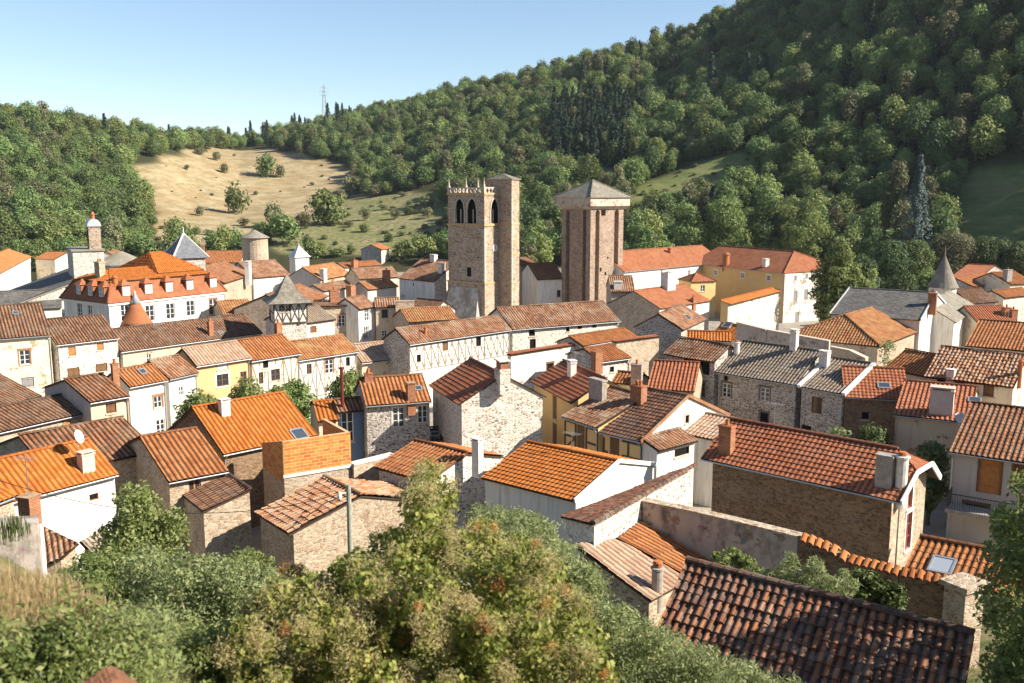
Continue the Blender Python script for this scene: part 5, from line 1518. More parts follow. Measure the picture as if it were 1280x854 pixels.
# round stone tower far left of centre
C = at_dist(*TN(1185, 250), 205)
fr = Frame('round_tower', 'small round stone tower with a low grey cone roof below the dry meadow', 'tower', C, (1, 0))
zt = fr.zat(0, 0, TN(1180, 170)[1]); ap = fr.zat(0, 0, TN(1178, 124)[1]); r = 205 / F * 17.0
mb = MB(); mb.lathe((0, 0, 0), [(r * .92, -.5), (r * .88, zt)], 22); mb.build('wall', M['stone_warm'], fr.root)
mb = MB(); mb.lathe((0, 0, 0), [(r * 1.02, zt), (r * 1.0, zt + .1), (.05, ap)], 22); mb.build('roof', M['slate_stone'], fr.root)
# small pale pyramid turret
C = at_dist(*TO(240, 190), 195)
fr = Frame('pale_turret', 'small square turret with a pale blue-grey metal pyramid roof beyond the old roofs', 'turret', C, (.8, .6))
zb = fr.zat(0, 0, TO(240, 158)[1]); apz = fr.zat(1.7, 1.7, TO(223, 82)[1]); S = 3.4
mb = MB(); mb.prism([(.2, .2), (S - .2, .2), (S - .2, S - .2), (.2, S - .2)], -.5, zb); mb.build('wall', M['plaster_old'], fr.root)
mb = MB(); Q = [(-.1, -.1), (S + .1, -.1), (S + .1, S + .1), (-.1, S + .1)]
mb.add([(*q, zb) for q in Q] + [(S / 2, S / 2, apz)], [(0, 1, 4), (1, 2, 4), (2, 3, 4), (3, 0, 4), (3, 2, 1, 0)])
mb.lathe((S / 2, S / 2, apz - .1), [(.12, 0), (.03, .9)], 6)
mb.build('roof', M['lead_pale'], fr.root)

# dovecote tower with half-timbered top
C = at(*TO(90, 440), 9.3)
fr = Frame('dovecote_tower', 'square half-timbered dovecote tower under a steep grey stone-slate pyramid, left of centre', 'tower', C, (.93, .37))
zb = 9.3; S = 4.6
apz = fr.zat(S / 2 - .5, S / 2, TO(108, 255)[1])
fc = rect_faces(.35, S - .35, .35, S - .35)
zf = fr.zat(.35, .35, TO(95, 565)[1])
mb = MB()
fr.wall(mb, fc['F'], zf, zb, [(TO(158, 472), .7, .8, 'w2', None), (TO(198, 468), .6, .8, 'w2', None)], zb - .3)
fr.wall(mb, fc['L'], zf, zb, [(TO(40, 475), 1.3, 1.1, 'bx', None)], zb - .3)
fr.wall(mb, fc['R'], zf, zb); fr.wall(mb, fc['B'], zf, zb)
wo = mb.build('wall', M['plaster_white'], fr.root)
for k in 'FL': timber(wo, fc[k][0], fc[k][1], fc[k][2], fc[k][3], zf, zb - .05, [], 'cross' if k == 'F' else 'grid', 'beam_brown', .1)
mb = MB(); mb.prism([(.5, .5), (S - .5, .5), (S - .5, S - .5), (.5, S - .5)], -.5, zf); mb.build('tower_base', M['stone_white'], fr.root)
rm = MB(); Q = [(-.35, -.35), (S + .35, -.35), (S + .35, S + .35), (-.35, S + .35)]
q2 = [(.9, .9), (S - .9, .9), (S - .9, S - .9), (.9, S - .9)]; zk = zb + (apz - zb) * .22; ap = (S / 2, S / 2, apz)
for i in range(4):
    quad_slope(rm, (*Q[i], zb - .1), (*Q[(i + 1) % 4], zb - .1), (*q2[(i + 1) % 4], zk), (*q2[i], zk), 'slate', 100, i)
    tri_slope(rm, (*q2[i], zk), (*q2[(i + 1) % 4], zk), ap, 'slate', 100, i + 5)
rm.build('roof', [M['slate_stone'], M['wood_dark']], fr.root)

# slate cone turret on the right
C = at_dist(*TQ(780, 290), 150)
fr = Frame('slate_turret', 'round turret with a tall pointed slate cone behind the slate-roofed house on the right', 'turret', C, (1, 0))
zb = fr.zat(0, 0, TQ(780, 285)[1]); apz = fr.zat(0, 0, TQ(776, 62)[1]); r = 150 / F * 17
mb = MB(); mb.lathe((0, 0, 0), [(r * .85, -.5), (r * .85, zb)], 20); mb.build('wall', M['plaster_old'], fr.root)
mb = MB(); mb.lathe((0, 0, 0), [(r, zb - .1), (r * .8, zb + .7), (.09, apz - .8), (.12, apz - .7), (.03, apz + .6)], 20); mb.build('roof', M['slate_stone'], fr.root)

# ---------------------------------------------------------------- church with bell gable at the left
C = at(*TN(140, 250), 13.6)
fr = Frame('church', 'grey stone church with slate roofs and a narrow bell gable at the left', 'church', C, (.87, .5))
zt = 13.6
rpx = fr.hit(*TN(318, 255), (0, 0, 0), Vector((0, -1, 0))); lpx = fr.hit(*TN(35, 255), (0, 0, 0), Vector((-1, 0, 0)))
bw, bd = min(rpx.x, 9), min(lpx.y, 9)
mb = MB(); mb.prism([(0, 0), (bw, 0), (bw, bd), (0, bd)], -.5, zt)
mb.build('wall', M['stone_white'], fr.root)
ledge(fr.root, 0, bw, 0, bd, zt, .22, .2, 'slate_stone', 'parapet')
# bell gable
q = fr.hit(*TN(272, 240), (0, 1.2, 0), Vector((0, -1, 0)))
gx = q.x; gz = fr.zat(gx, 1.2, TN(272, 105)[1])
mb = MB(); mb.box((gx - .8, .9, zt + .2), (gx + .8, 3.6, gz)); g = mb.build('bell_gable', M['stone_tower'], fr.root)
cm = MB()
n = 8
pts = []
for y0 in (.75, 3.75):
    for k in range(n + 1):
        t_ = math.pi * k / n; pts.append((gx + .95 * math.cos(t_), y0, gz + 1.1 * math.sin(t_)))
cm.add(pts, [(k, k + 1, k + 2 + n, k + 1 + n) for k in range(n)] + [tuple(range(n, -1, -1)), tuple(range(n + 1, 2 * n + 2)), (0, n + 1, 2 * n + 1, n)])
cm.build('gable_cap', M['lead_pale'], g)
fm = MB(); fm.lathe((gx, 2, gz + 1.1), [(.3, 0), (.22, .5), (.35, .55), (.1, 1.0)], 8); fm.build('finial', M['clay'], g)
hm = MB(); hm.box((gx - .83, 1.6, gz - 2.4), (gx + .83, 2.9, gz - .6)); hm.build('bell_opening', M['dark_room'], g)
# apse roof to the right
mb = MB(); mb.lathe((bw + 2.6, 2.6, 0), [(3.6, -.5), (3.6, zt - 2.2)], 18); mb.build('apse', M['stone_white'], fr.root)
mb = MB(); mb.lathe((bw + 2.6, 2.6, 0), [(3.95, zt - 2.25), (3.95, zt - 2.1), (.3, zt - .3)], 18); mb.build('apse_roof', M['slate_stone'], fr.root)
# nave: slope falling to the left of the block, and its lit wall
zn = zt - 3.2
A_ = Vector((-7.0, 0.0, zn - 3.4)); 
mb = MB()
n0 = fr.hit(*TA(240, 625), (0, -3.5, 0), Vector((0, -1, 0)))
nx0, nx1, ny0, ny1 = -8.0, 5.5, -4.5, 8.5
wm = MB()
xr = (nx0 + nx1) / 2 + 3
fcn = rect_faces(nx0 + .2, nx1 - .2, ny0 + .2, ny1)
P0, U, N, width = fcn['F']
hs = fr.holes(fcn['F'], [(TN(112, 455), .6, 1.0, 'kx', None)], 9)
wall_face(wm, P0, U, N, width, -.5, lambda x: (zn - 3.6 + 3.4 * (x / (xr - nx0))) if x < xr - nx0 else zn - .2 - 1.6 * (x - (xr - nx0)) / (nx1 - xr), [xr - nx0 - .2], [h[0] for h in hs])
for h, st, tr in hs: make_window(fr.root, P0, U, N, h[0:4] if False else h, st, tr)
wall_face(wm, *fcn['L'][:4], -.5, lambda x: zn - 3.6, (), [])
wm.build('nave_wall', M['stone_white'], fr.root)
rm = MB()
quad_slope(rm, (nx0, ny1 + 9, zn - 3.5), (nx0, ny0, zn - 3.5), (xr, ny0, zn), (xr, ny1 + 9, zn), 'slate', 120, 3)
quad_slope(rm, (nx1, ny0, zn - 1.7), (nx1, ny1, zn - 1.7), (xr, ny1, zn), (xr, ny0, zn), 'slate', 120, 4)
rm.build('nave_roof', [M['slate'], M['stone_trim']], fr.root)
house('slate_house', 'low grey slate roofed house in front of the church with the bell gable',
      TA(-80, 735), TA(300, 718), TA(185, 632), None, 6.4, slope=.42, d=5.0, roof='slate', kind='slate', wall='plaster_white', gutter=False)

# ---------------------------------------------------------------- near buildings with skewed plans
def skew_building(name, label, cat, eL, eR, rR, rL, roof, kind, wallm, base=None, group='old houses of the village', seed=3, under_in=.22, sag=.05, skew=True, capr=True, verge=False):
    P = [at(*p[:2], p[2]) if len(p) == 3 and not isinstance(p, Vector) else Vector(p) for p in (eL, eR, rR, rL)]
    if not isinstance(eR, Vector) and not isinstance(rL, Vector):
        nn = (P[2] - P[0]).cross(P[3] - P[0]); dd_ = ray(*eR[:2]); P[1] = CAM + dd_ * ((P[0] - CAM).dot(nn) / dd_.dot(nn))
    c = sum(P, Vector()) / 4
    root = empty(name, (c.x, c.y, 0)); tag(root, label, cat, group)
    q = [p - Vector((c.x, c.y, 0)) for p in P]
    dist = math.hypot(c.x, c.y)
    LOG.append((name, label, round(dist), 0, 0, 0, 0, [(p.x, p.y) for p in P]))
    rm = MB(); quad_slope(rm, *q, kind, dist, seed, sag=sag, skew=skew)
    if capr: cap_row(rm, q[3] + Zv * .05, q[2] + Zv * .05, .14, .42, 0, dist)
    ro = rm.build('roof', [M[roof], M['wood_dark']], root)
    wm = MB(); zc_ = sum((p.z for p in q)) / 4
    ins = [Vector((p.x * (1 - under_in / max(.5, math.hypot(p.x, p.y))), p.y * (1 - under_in / max(.5, math.hypot(p.x, p.y))), p.z - .14)) for p in q]
    zb = base if base is not None else -.5
    nrm = (q[1] - q[0]).cross(q[3] - q[0])
    for p in ins: p.z = q[0].z - (nrm.x * (p.x - q[0].x) + nrm.y * (p.y - q[0].y)) / nrm.z - .16
    poly = [(p.x, p.y) for p in ins]
    area = sum(poly[i][0] * poly[(i + 1) % 4][1] - poly[(i + 1) % 4][0] * poly[i][1] for i in range(4))
    zs_ = [p.z for p in ins]
    if area < 0: poly = poly[::-1]; zs_ = zs_[::-1]
    wm.prism(poly, zb, zs_)
    wo = wm.build('wall', M[wallm], root)
    return root, q, P, ro
sk = skew_building('barn', 'barn with a dark mossy roof behind a sunlit rubble parapet, below the wide orange roof', 'barn',
              (*TU(80, 335), 6.9), (*TU(660, 108), 7.4), (*TU(732, 88), 8.2), (*TU(236, 372), 8.2), 'tile_near', 'near', 'stone_white', seed=11)
# its parapet wall
def wall_run(name, label, cat, pts, zb, th, mat, cope=None, group=None, cope_mat='tile_old', part=True, cope_w=None):
    """pts: world points of the wall's top"""
    c = sum(pts, Vector()) / len(pts)
    root = empty(name, (c.x, c.y, 0)); tag(root, label, cat, group)
    wm = MB(); cm = MB(); q = [p - Vector((c.x, c.y, 0)) for p in pts]
    k = 0
    for i, (a, b) in enumerate(zip(q[:-1], q[1:])):
        d = Vector((b.x - a.x, b.y - a.y, 0)); L = d.length; d /= L; s = Vector((-d.y, d.x, 0)) * (th / 2)
        e = d * .0
        wm.hexa([Vector((a.x, a.y, zb)) - s, Vector((b.x, b.y, zb)) - s, Vector((b.x, b.y, zb)) + s, Vector((a.x, a.y, zb)) + s, a - s, b - s, b + s, a + s])
        if cope == 'tiles':
            n = max(1, int(L / .27))
            for j in range(n):
                p = a + (b - a) * ((j + .5) / n); w_ = (cope_w or th * .5 + .14); jz = (rng.rand() - .5) * .04
                sn = s.normalized()
                u_ = (b - a).normalized()
                uvid = [(k * 1.0 + 3.2, 4.4)] * 12
                ptsv = []
                for (off, dz, r) in ((0, .2, .12), (w_, -.02, .14)):
                    for sg in (0,):
                        for m_ in range(6):
                            tt = math.pi * m_ / 5
                            ptsv.append(p + u_ * (math.cos(tt) * r) + Zv * (dz + jz + math.sin(tt) * r * .8) + sn * off)
                cm.add(ptsv, [(m_, m_ + 1, m_ + 7, m_ + 6) for m_ in range(5)], 0, uvid)
                ptsv = []
                for (off, dz, r) in ((0, .205, .12), (-w_, -.02, .14)):
                    for m_ in range(6):
                        tt = math.pi * m_ / 5
                        ptsv.append(p + u_ * (math.cos(tt) * r) + Zv * (dz + jz + math.sin(tt) * r * .8) + sn * off)
                cm.add(ptsv, [(m_ + 6, m_ + 7, m_ + 1, m_) for m_ in range(5)], 0, uvid); k += 1
        elif cope == 'slab':
            cm.hexa([a - s * 1.25 + Zv * .003, b - s * 1.25 + Zv * .003, b + s * 1.25 + Zv * .003, a + s * 1.25 + Zv * .003, a - s * 1.25 + Zv * .1, b - s * 1.25 + Zv * .1, b + s * 1.25 + Zv * .1, a + s * 1.25 + Zv * .1])
    wm.build('wall_body', M[mat], root)
    if cope: cm.build('coping', M[cope_mat], root)
    return root
_p0, _p1, _p2 = at(*TU(482, 345), 7.0), at(*TU(842, 578), 5.5), at(*TU(354, 440), 7.0)
_n = (_p1 - _p0).cross(_p2 - _p0)
def on_plane(x, y, drop=0.0):
    d_ = ray(*TU(x, y)); return CAM + d_ * ((_p0 - CAM).dot(_n) / d_.dot(_n)) - Vector((0, 0, drop))
skew_building('low_house', 'low roof of pale ribbed tiles behind the green shrubs, left of the sunlit orange one', 'house',
              on_plane(520, 740, .04), on_plane(700, 640, .04), on_plane(352, 441, .04), on_plane(150, 470, .04), 'tile_pale', 'canal', 'stone_warm', seed=12, capr=False)
skew_building('low_house', 'low sunlit orange ribbed roof between the rubble parapet and the grey plastered wall', 'house',
              on_plane(702, 640), on_plane(850, 582), on_plane(482, 347), on_plane(354, 441), 'tile_orange', 'canal', 'stone_warm', seed=14, capr=False)
q = at(*TU(548, 720), 5.6)
mb = MB(); mb.lathe((0, 0, 0), [(.24, 0), (.24, 1.75), (.29, 1.78), (.29, 1.86), (.18, 1.88)], 14); rt = empty('chimney_stack', (q.x, q.y, q.z - .6)); tag(rt, 'short round grey chimney with an orange pot among the shrubs by the nearest roof', 'chimney')
mb.build('stack', M['chim_grey'], rt); mb = MB(); mb.lathe((0, 0, 1.882), [(.19, 0), (.2, .2), (.16, .25)], 12); mb.build('chimney_pot', M['clay'], rt)
# nearest roof
rl = at(858.6, 702, 10.5); rr_ = at(1218, 794, 10.5)
el = at(776, 890, 7.7); er = rr_ + (el - rl)
nr = skew_building('near_house', 'nearest house, a long mossy dark brown canal tile roof crossing the lower right corner', 'house',
              el, er, rr_, rl, 'tile_near', 'near', 'stone_brown', seed=15, base=3, sag=.03)
# garden walls
tops = [at(805, 626.5, 7.9), at(870.7, 640, 7.75), at(935, 655, 7.7), at(1000, 671, 7.7)]
wall_run('garden_wall', 'stained grey plastered garden wall in front of the big brown stone house', 'wall', tops, 2.5, .45, 'plaster_blotchy', 'slab', 'garden walls', 'stone_warm')
tops = [at(1002, 672, 7.75), at(1038, 686, 7.5), at(1062, 700, 7.2), at(1126, 716, 7.2), at(1186, 728, 7.2)]
wall_run('garden_wall', 'dark ivy-grown rubble wall topped with broken orange tiles, below the big brown stone house', 'wall', tops, 2.0, .55, 'stone_brown', 'tiles', 'garden walls', 'tile_orange')
pt = at(1206, 729, 7.4)
rt = empty('wall_pillar', (pt.x, pt.y, 0), .5); tag(rt, 'rough stone pillar ending the tile-topped rubble wall at lower right', 'pillar')
mb = MB(); mb.prism([(-.55, -.45), (.55, -.45), (.55, .45), (-.55, .45)], 2, 7.3); mb.build('shaft', M['stone_warm'], rt)
mb = MB(); mb.prism([(-.7, -.6), (.7, -.6), (.7, .6), (-.7, .6)], 7.303, 7.5); mb.build('cap_stone', M['stone_warm'], rt)
# low orange roof right of the big house
rl = at(1150, 671, 4.4); rr_ = at(1300, 700, 4.4); el = at(1128, 716, 3.3); er = rr_ + (el - rl)
sk = skew_building('outhouse', 'outhouse with a sunlit orange tile roof and a roof window, against the red window gable', 'outhouse', el, er, rr_, rl, 'tile_orange', 'canal', 'stone_warm', seed=17)
rt, q = sk[0], sk[1]
U = (q[1] - q[0]).normalized(); V = (q[3] - q[0]).normalized(); N = U.cross(V).normalized()
c = q[0] + U * 1.55 + V * 1.0
sb = MB()
for (du, dv, hu, hv) in ((-.5, 0, .05, .6), (.5, 0, .05, .6), (0, -.55, .45, .05), (0, .55, .45, .05)): sb.obox(c + U * du + V * dv + N * .09, U, V, N, hu, hv, .08)
so = sb.build('skylight', M['zinc'], sk[3]); g = MB(); g.obox(c + N * .12, U, V, N, .45, .5, .02); g.build('pane', M['glass_pale'], so)

# clay block terrace
C = at(*TS(655, 310), 7.2); E = at(*TS(1016, 258), 7.2)
fr = Frame('brick_terrace', 'roofless terrace walled with bright orange clay blocks, right of the large orange roof', 'terrace', C, E - C)
L = (E - C).length; zb = fr.zat(0, 0, TS(658, 490)[1])
mb = MB(); th = .22
def uvbox(mb, P0, U, N, L, z0, za, zb_, th, mat=0):
    P0 = Vector(P0)
    for off, flip in ((0, 0), (th, 1)):
        p = [P0 - N * off + Zv * z0, P0 + U * L - N * off + Zv * z0, P0 + U * L - N * off + Zv * zb_, P0 - N * off + Zv * za]
        uv = [(0, z0), (L, z0), (L, zb_), (0, za)]
        if flip: p = p[::-1]; uv = uv[::-1]
        mb.add(p, [(0, 1, 2, 3)], mat, uv)
    a, b = P0 + Zv * za, P0 + U * L + Zv * zb_
    mb.add([a, b, b - N * th, a - N * th], [(0, 1, 2, 3)], mat)
    for x, z in ((0, za), (L, zb_)):
        q = P0 + U * x
        mb.add([q + Zv * z0, q + Zv * z, q - N * th + Zv * z, q - N * th + Zv * z0], [(0, 1, 2, 3)], mat)
uvbox(mb, (0, 0, 0), Xv, -Yv, L, zb, 7.2, 7.2, th)
uvbox(mb, (0, 4.2, 0), -Yv, -Xv, 4.2 - th - .002, zb - .5, 6.2, 7.2, th)
uvbox(mb, (L, th + .002, 0), Yv, Xv, 4.0, zb, 7.2, 7.2, th)
mb.build('block_wall', M['brickwork'], fr.root)
mb = MB(); mb.prism([(.01, .02), (L - .01, .02), (L - .01, 4.2), (.01, 4.2)], -.5, zb - .003); mb.build('rubble_base', M['stone_warm'], fr.root)
mb = MB(); mb.prism([(-.05, -.06), (L + .05, -.06), (L + .05, -.002), (-.05, -.002)], zb - .14, zb + .05); mb.build('ledge', M['chim_white'], fr.root)
a = at(*TS(1022, 432), zb); b = at(*TS(1200, 388), zb)
wall_run('garden_wall', 'pale-capped rubble retaining wall running right from the clay block terrace', 'wall', [a, b + (b - a) * .25], -.5, .5, 'stone_warm', 'slab', 'garden walls', 'chim_white')
# tumbledown shed in front of it
house('old_shed', 'tumbledown stone shed with a slipping rusty tile roof behind the grey utility pole', TS(505, 690), TS(690, 806), TS(1108, 612), 'R', 4.4,
      roof='tile_ragged', kind='ragged', wall='stone_warm', gutter=False, cat='shed', sag=.08)
# ruin at the left edge
A = at(-40, 640, 9.0); 
fr = Frame('ruined_wall', 'ruined plastered stone wall with grass growing on its top, at the left edge', 'ruin', at(*TW(200, 400), 8.2), (.9, .42))
zz = [8.1, 7.9, 8.2, 7.6]
mb = MB(); mb.prism([(-7, 0), (0, 0), (0, 1.6), (-7, 1.6)], 2, [8.9, 8.2, 8.0, 8.9]); mb.build('wall_body', M['plaster_blotchy'], fr.root)
mb = MB()
for k in range(26):
    x = -.3 - rng.rand() * 5; y = rng.rand() * .6
    mb.obox((x, -.12 - rng.rand() * .2, 2.6 + rng.rand() * 2.2 + .25 * x), Vector((math.cos(k), math.sin(k), 0)), Vector((-math.sin(k), math.cos(k), 0)), Zv, .2 + rng.rand() * .25, .2, .12 + rng.rand() * .15)
mb.build('fallen_stones', M['stone_warm'], fr.root)
RUIN = fr
q = at(*TW(185, 330), 6.5)
q = q + Vector((-.35, .2, 0)); rt = empty('chimney_stack', (q.x, q.y, 2.5), -.3); tag(rt, 'square red brick chimney with an aerial beside the white wall at the left edge', 'chimney')
hgt = top_z(q, TW(185, 265)[1]) - 2.5
mb = MB(); mb.box((-.38, -.38, 0), (.38, .38, hgt - 1.4)); mb.build('base', M['chim_white'], rt); mb = MB(); mb.box((-.36, -.36, hgt - 1.397), (.36, .36, hgt)); mb.box((-.42, -.42, hgt + .003), (.42, .42, hgt + .12)); mb.build('stack', M['brick_red'], rt)
mb = MB(); mb.cyl((0, 0, hgt), (0, 0, hgt + 2.2), .025, n=6)
for k in range(6): mb.bar((-.5 + .2 * k, -.3, hgt + 2.0), (-.5 + .2 * k, .3, hgt + 2.0), .015)
mb.bar((-.6, 0, hgt + 2.0), (.6, 0, hgt + 2.0), .025); mb.build('aerial', M['aluminium'], rt)
# low roofs below the white wall
skew_building('low_shed', 'small shed with broken orange tiles in the shadow under the white wall, left foreground', 'shed', (*TW(215, 640), 2.6), (*TW(330, 590), 2.6), (*TW(420, 510), 3.6), (*TW(190, 405), 3.6), 'tile_ragged', 'ragged', 'stone_warm', seed=21, capr=False)
skew_building('low_shed', 'small grey corrugated roof below the white wall, behind the leafy village tree', 'shed', (*TW(500, 580), 2.8), (*TW(640, 560), 2.8), (*TW(560, 440), 3.6), (*TW(425, 500), 3.6), 'tile_grey', 'canal', 'stone_warm', seed=22, capr=False)

# parapet wall behind the grey roofs
wall_run('parapet_wall', 'beige plastered parapet wall stepping down behind the grey striped roofs', 'wall', [at(*TG(1098, 14), 9.2), at(*TG(1242, 50), 9.0), at(*TH(300, 105), 8.4)], -.5, .5, 'plaster_stain', 'slab', 'garden walls', 'stone_trim')
wall_run('parapet_wall', 'short lower beige parapet wall between the grey roofs and the hipped house', 'wall', [at(*TH(305, 132), 8.0), at(*TH(400, 150), 7.8), at(*TH(480, 188), 7.3)], -.5, .5, 'plaster_beige', 'slab', 'garden walls', 'stone_trim')

# lean-to shed with the lit rubble wall right of the leafy tree
_w0 = at(254, 640, 4.4); _w1 = _w0 + Vector((.8, .6, 0)) * 2.75; _w1.z = top_z(_w1, 612.5); _bk = Vector((-.6, .8, 0)) * 4.2
skew_building('stone_shed', 'shed with a bright rubble wall and dark roof, right of the leafy open-branched tree', 'shed', _w0 + _bk, _w0, _w1, _w1 + _bk, 'tile_dark', 'canal', 'stone_warm', seed=31, under_in=.06)
# ================================================================== VEGETATION
def leaf_mat(name, c0, c1, c2, trans=.35, rough=.6, vary=True):
    t = NT(name, rough, .25)
    g = t.n('ShaderNodeNewGeometry')
    oi = t.objrand()
    k = t.math('ADD', t.math('MULTIPLY', g.outputs['Random Per Island'], .75), t.math('MULTIPLY', oi, .25))
    c = t.ramp(k, [(.05, c0), (.5, c1), (.95, c2)])
    hs = t.n('ShaderNodeHueSaturation')
    t.l(c, hs.inputs['Color'])
    if vary:
        t.l(t.math('ADD', t.math('MULTIPLY', oi, .05), .47), hs.inputs['Hue'])
        t.l(t.math('ADD', t.math('MULTIPLY', t.math('FRACT', t.math('MULTIPLY', oi, 7.3)), .6), .7), hs.inputs['Value'])
    t.color(hs.outputs[0])
    tr = t.n('ShaderNodeBsdfTranslucent'); t.l(hs.outputs[0], tr.inputs[0])
    mx = t.n('ShaderNodeMixShader'); mx.inputs[0].default_value = trans
    t.l(t.b.outputs[0], mx.inputs[1]); t.l(tr.outputs[0], mx.inputs[2]); t.l(mx.outputs[0], t.out.inputs[0])
    return t.m
leaf_mat('leaf_oak', (.085, .14, .038), (.15, .21, .066), (.22, .28, .105))
leaf_mat('leaf_light', (.115, .17, .045), (.19, .25, .08), (.28, .33, .125))
leaf_mat('leaf_olive', (.1, .115, .05), (.165, .175, .085), (.25, .25, .135))
leaf_mat('leaf_dark', (.06, .1, .035), (.105, .155, .055), (.16, .21, .08))
leaf_mat('needle_dark', (.012, .03, .018), (.028, .055, .032), (.05, .085, .05), .15)
leaf_mat('needle_blue', (.08, .13, .115), (.14, .2, .18), (.21, .27, .24), .15)
leaf_mat('leaf_bush', (.1, .14, .04), (.2, .245, .075), (.33, .36, .15), .45, vary=False)
leaf_mat('leaf_willow', (.14, .185, .07), (.27, .31, .13), (.43, .45, .24), .45, vary=False)
leaf_mat('leaf_smoke', (.1, .135, .025), (.3, .33, .08), (.52, .48, .17), .48, vary=False)
leaf_mat('plume', (.44, .34, .16), (.58, .5, .26), (.66, .6, .38), .5, .9, vary=False)
leaf_mat('plume_rust', (.5, .19, .05), (.6, .3, .1), (.55, .38, .18), .45, .9, vary=False)
leaf_mat('dry_grass', (.3, .22, .1), (.46, .36, .19), (.58, .48, .3), .45, .9, vary=False)
leaf_mat('green_grass', (.07, .13, .03), (.12, .19, .05), (.2, .25, .09), .4)
leaf_mat('leaf_ivy', (.055, .08, .02), (.1, .13, .035), (.18, .2, .065), .2, .4, vary=False)
plain_mat('bark', (.12, .09, .065), .95, var=.4, scale=6)
plain_mat('bark_pale', (.22, .19, .15), .95, var=.4, scale=6)
plain_mat('rock', (.3, .24, .19), .95, var=.5, scale=2)
plain_mat('rock_red', (.2, .09, .05), .95, var=.5, scale=2)

def rand_dirs(r, n):
    v = r.normal(size=(n, 3)); return v / np.linalg.norm(v, axis=1)[:, None]
def leaves(mb, C, Nrm, size, r, mat=0, jit=.6, aspect=.55, droop=0.0):
    """one pointed leaf (a folded quad) at each point of C, facing roughly along Nrm"""
    n = len(C)
    N = Nrm + r.normal(size=(n, 3)) * jit; N /= np.linalg.norm(N, axis=1)[:, None] + 1e-9
    A = rand_dirs(r, n); A -= N * (A * N).sum(1)[:, None]
    A[:, 2] -= droop; A /= np.linalg.norm(A, axis=1)[:, None] + 1e-9
    B = np.cross(N, A)
    s = (size * (.6 + .8 * r.rand(n)))[:, None]
    v = np.stack([C - A * s * .5, C + B * s * aspect * .5 - A * s * .05 + N * s * .06, C + A * s * .5, C - B * s * aspect * .5 - A * s * .05 + N * s * .06], 1).reshape(-1, 3)
    f = np.arange(n * 4).reshape(n, 4)
    mb.add(v, f, mat)
def lobes_to_leaves(mb, L, Rd, per, size, r, mat=0, jit=.5, up=.0, shell=.35, droop=0.0, flat=1.0, aspect=.6):
    """leaf clumps: points on the outer shell of every lobe"""
    C = []; N = []
    for c, rad in zip(L, Rd):
        n = max(6, int(per * rad * rad))
        d = rand_dirs(r, n); d[:, 2] = d[:, 2] * .9 + up; d /= np.linalg.norm(d, axis=1)[:, None]
        # knobbly lobes
        k = 1 + .22 * np.sin(d[:, 0] * 5.1 + c[0] * 3) * np.sin(d[:, 1] * 4.7 + c[1] * 2) + .14 * np.sin(d[:, 2] * 8 + c[2])
        rr_ = rad * k * (1 - shell * r.rand(n) ** 2)
        p = np.array(c) + d * rr_[:, None] * np.array([1, 1, flat])
        C.append(p); N.append(d)
    C = np.concatenate(C); N = np.concatenate(N)
    leaves(mb, C, N, np.full(len(C), size), r, mat, jit, aspect, droop)
def trunk_mesh(mb, h, r0, r, lean=.3, branches=6, base=0.0, spread=2.0, mat=0, top=.7):
    p = Vector((0, 0, base)); pts = [p.copy()]
    for i in range(5):
        p = p + Vector((r.normal() * lean * .3, r.normal() * lean * .3, h * top / 5)); pts.append(p.copy())
    for i in range(5): mb.cyl(pts[i], pts[i + 1], r0 * (1 - i * .16), r0 * (1 - (i + 1) * .16), 7, mat, cap=False)
    for k in range(branches):
        b = pts[2 + k % 4]; a = k * 2.4 + r.rand()
        e = b + Vector((math.cos(a) * spread, math.sin(a) * spread, spread * (.5 + r.rand() * .5)))
        m_ = (b + e) / 2 + Vector((0, 0, .12 * spread))
        mb.cyl(b, m_, r0 * .42, r0 * .28, 6, mat, cap=False); mb.cyl(m_, e, r0 * .28, r0 * .1, 6, mat, cap=False)
def broadleaf(seed, w, h, nl=26, per=26, size=.55, shape=1.0, low=.15, jit=.5, lobe=.3):
    """crown mesh of lobes inside a rounded crown w wide and h tall (ground at 0)"""
    r = np.random.RandomState(seed); mb = MB()
    L, Rd = [], []
    zc = h * (low + (1 - low) * .5); hh = h * (1 - low) * .5
    for i in range(nl):
        d = rand_dirs(r, 1)[0]; k = r.rand() ** .45
        wz = (1 - .35 * max(0, d[2]) * shape)
        rad = w * lobe * (.6 + .6 * r.rand()) * .5 * 1.3
        L.append((d[0] * k * (w / 2 - rad * .7) * wz, d[1] * k * (w / 2 - rad * .7) * wz, zc + d[2] * k * (hh - rad * .6)))
        Rd.append(rad)
    lobes_to_leaves(mb, L, Rd, per, size, r, 0, jit, .18)
    return mb
def conifer(seed, w, h, size=.5, tiers=16, per=70):
    r = np.random.RandomState(seed); mb = MB(); C = []; N = []
    for i in range(tiers):
        t_ = i / (tiers - 1); z = h * (.08 + .9 * t_); rad = w / 2 * (1 - t_) ** .8 + .15
        nb = max(4, int(11 * (1 - t_) + 4))
        for b in range(nb):
            a = r.rand() * 6.28; L_ = rad * (.75 + .4 * r.rand())
            n = max(5, int(per / nb * (1 - t_ * .45)))
            s_ = r.rand(n) ** .7
            x = np.cos(a) * L_ * s_; y = np.sin(a) * L_ * s_
            zz = z - s_ * L_ * .28 + r.normal(size=n) * h * .018
            C.append(np.stack([x + r.normal(size=n) * .18, y + r.normal(size=n) * .18, zz], 1))
            N.append(np.tile([np.cos(a) * .7, np.sin(a) * .7, .7], (n, 1)))
    C = np.concatenate(C); N = np.concatenate(N)
    leaves(mb, C, N, np.full(len(C), size), r, 0, .4, .45, .3)
    return mb
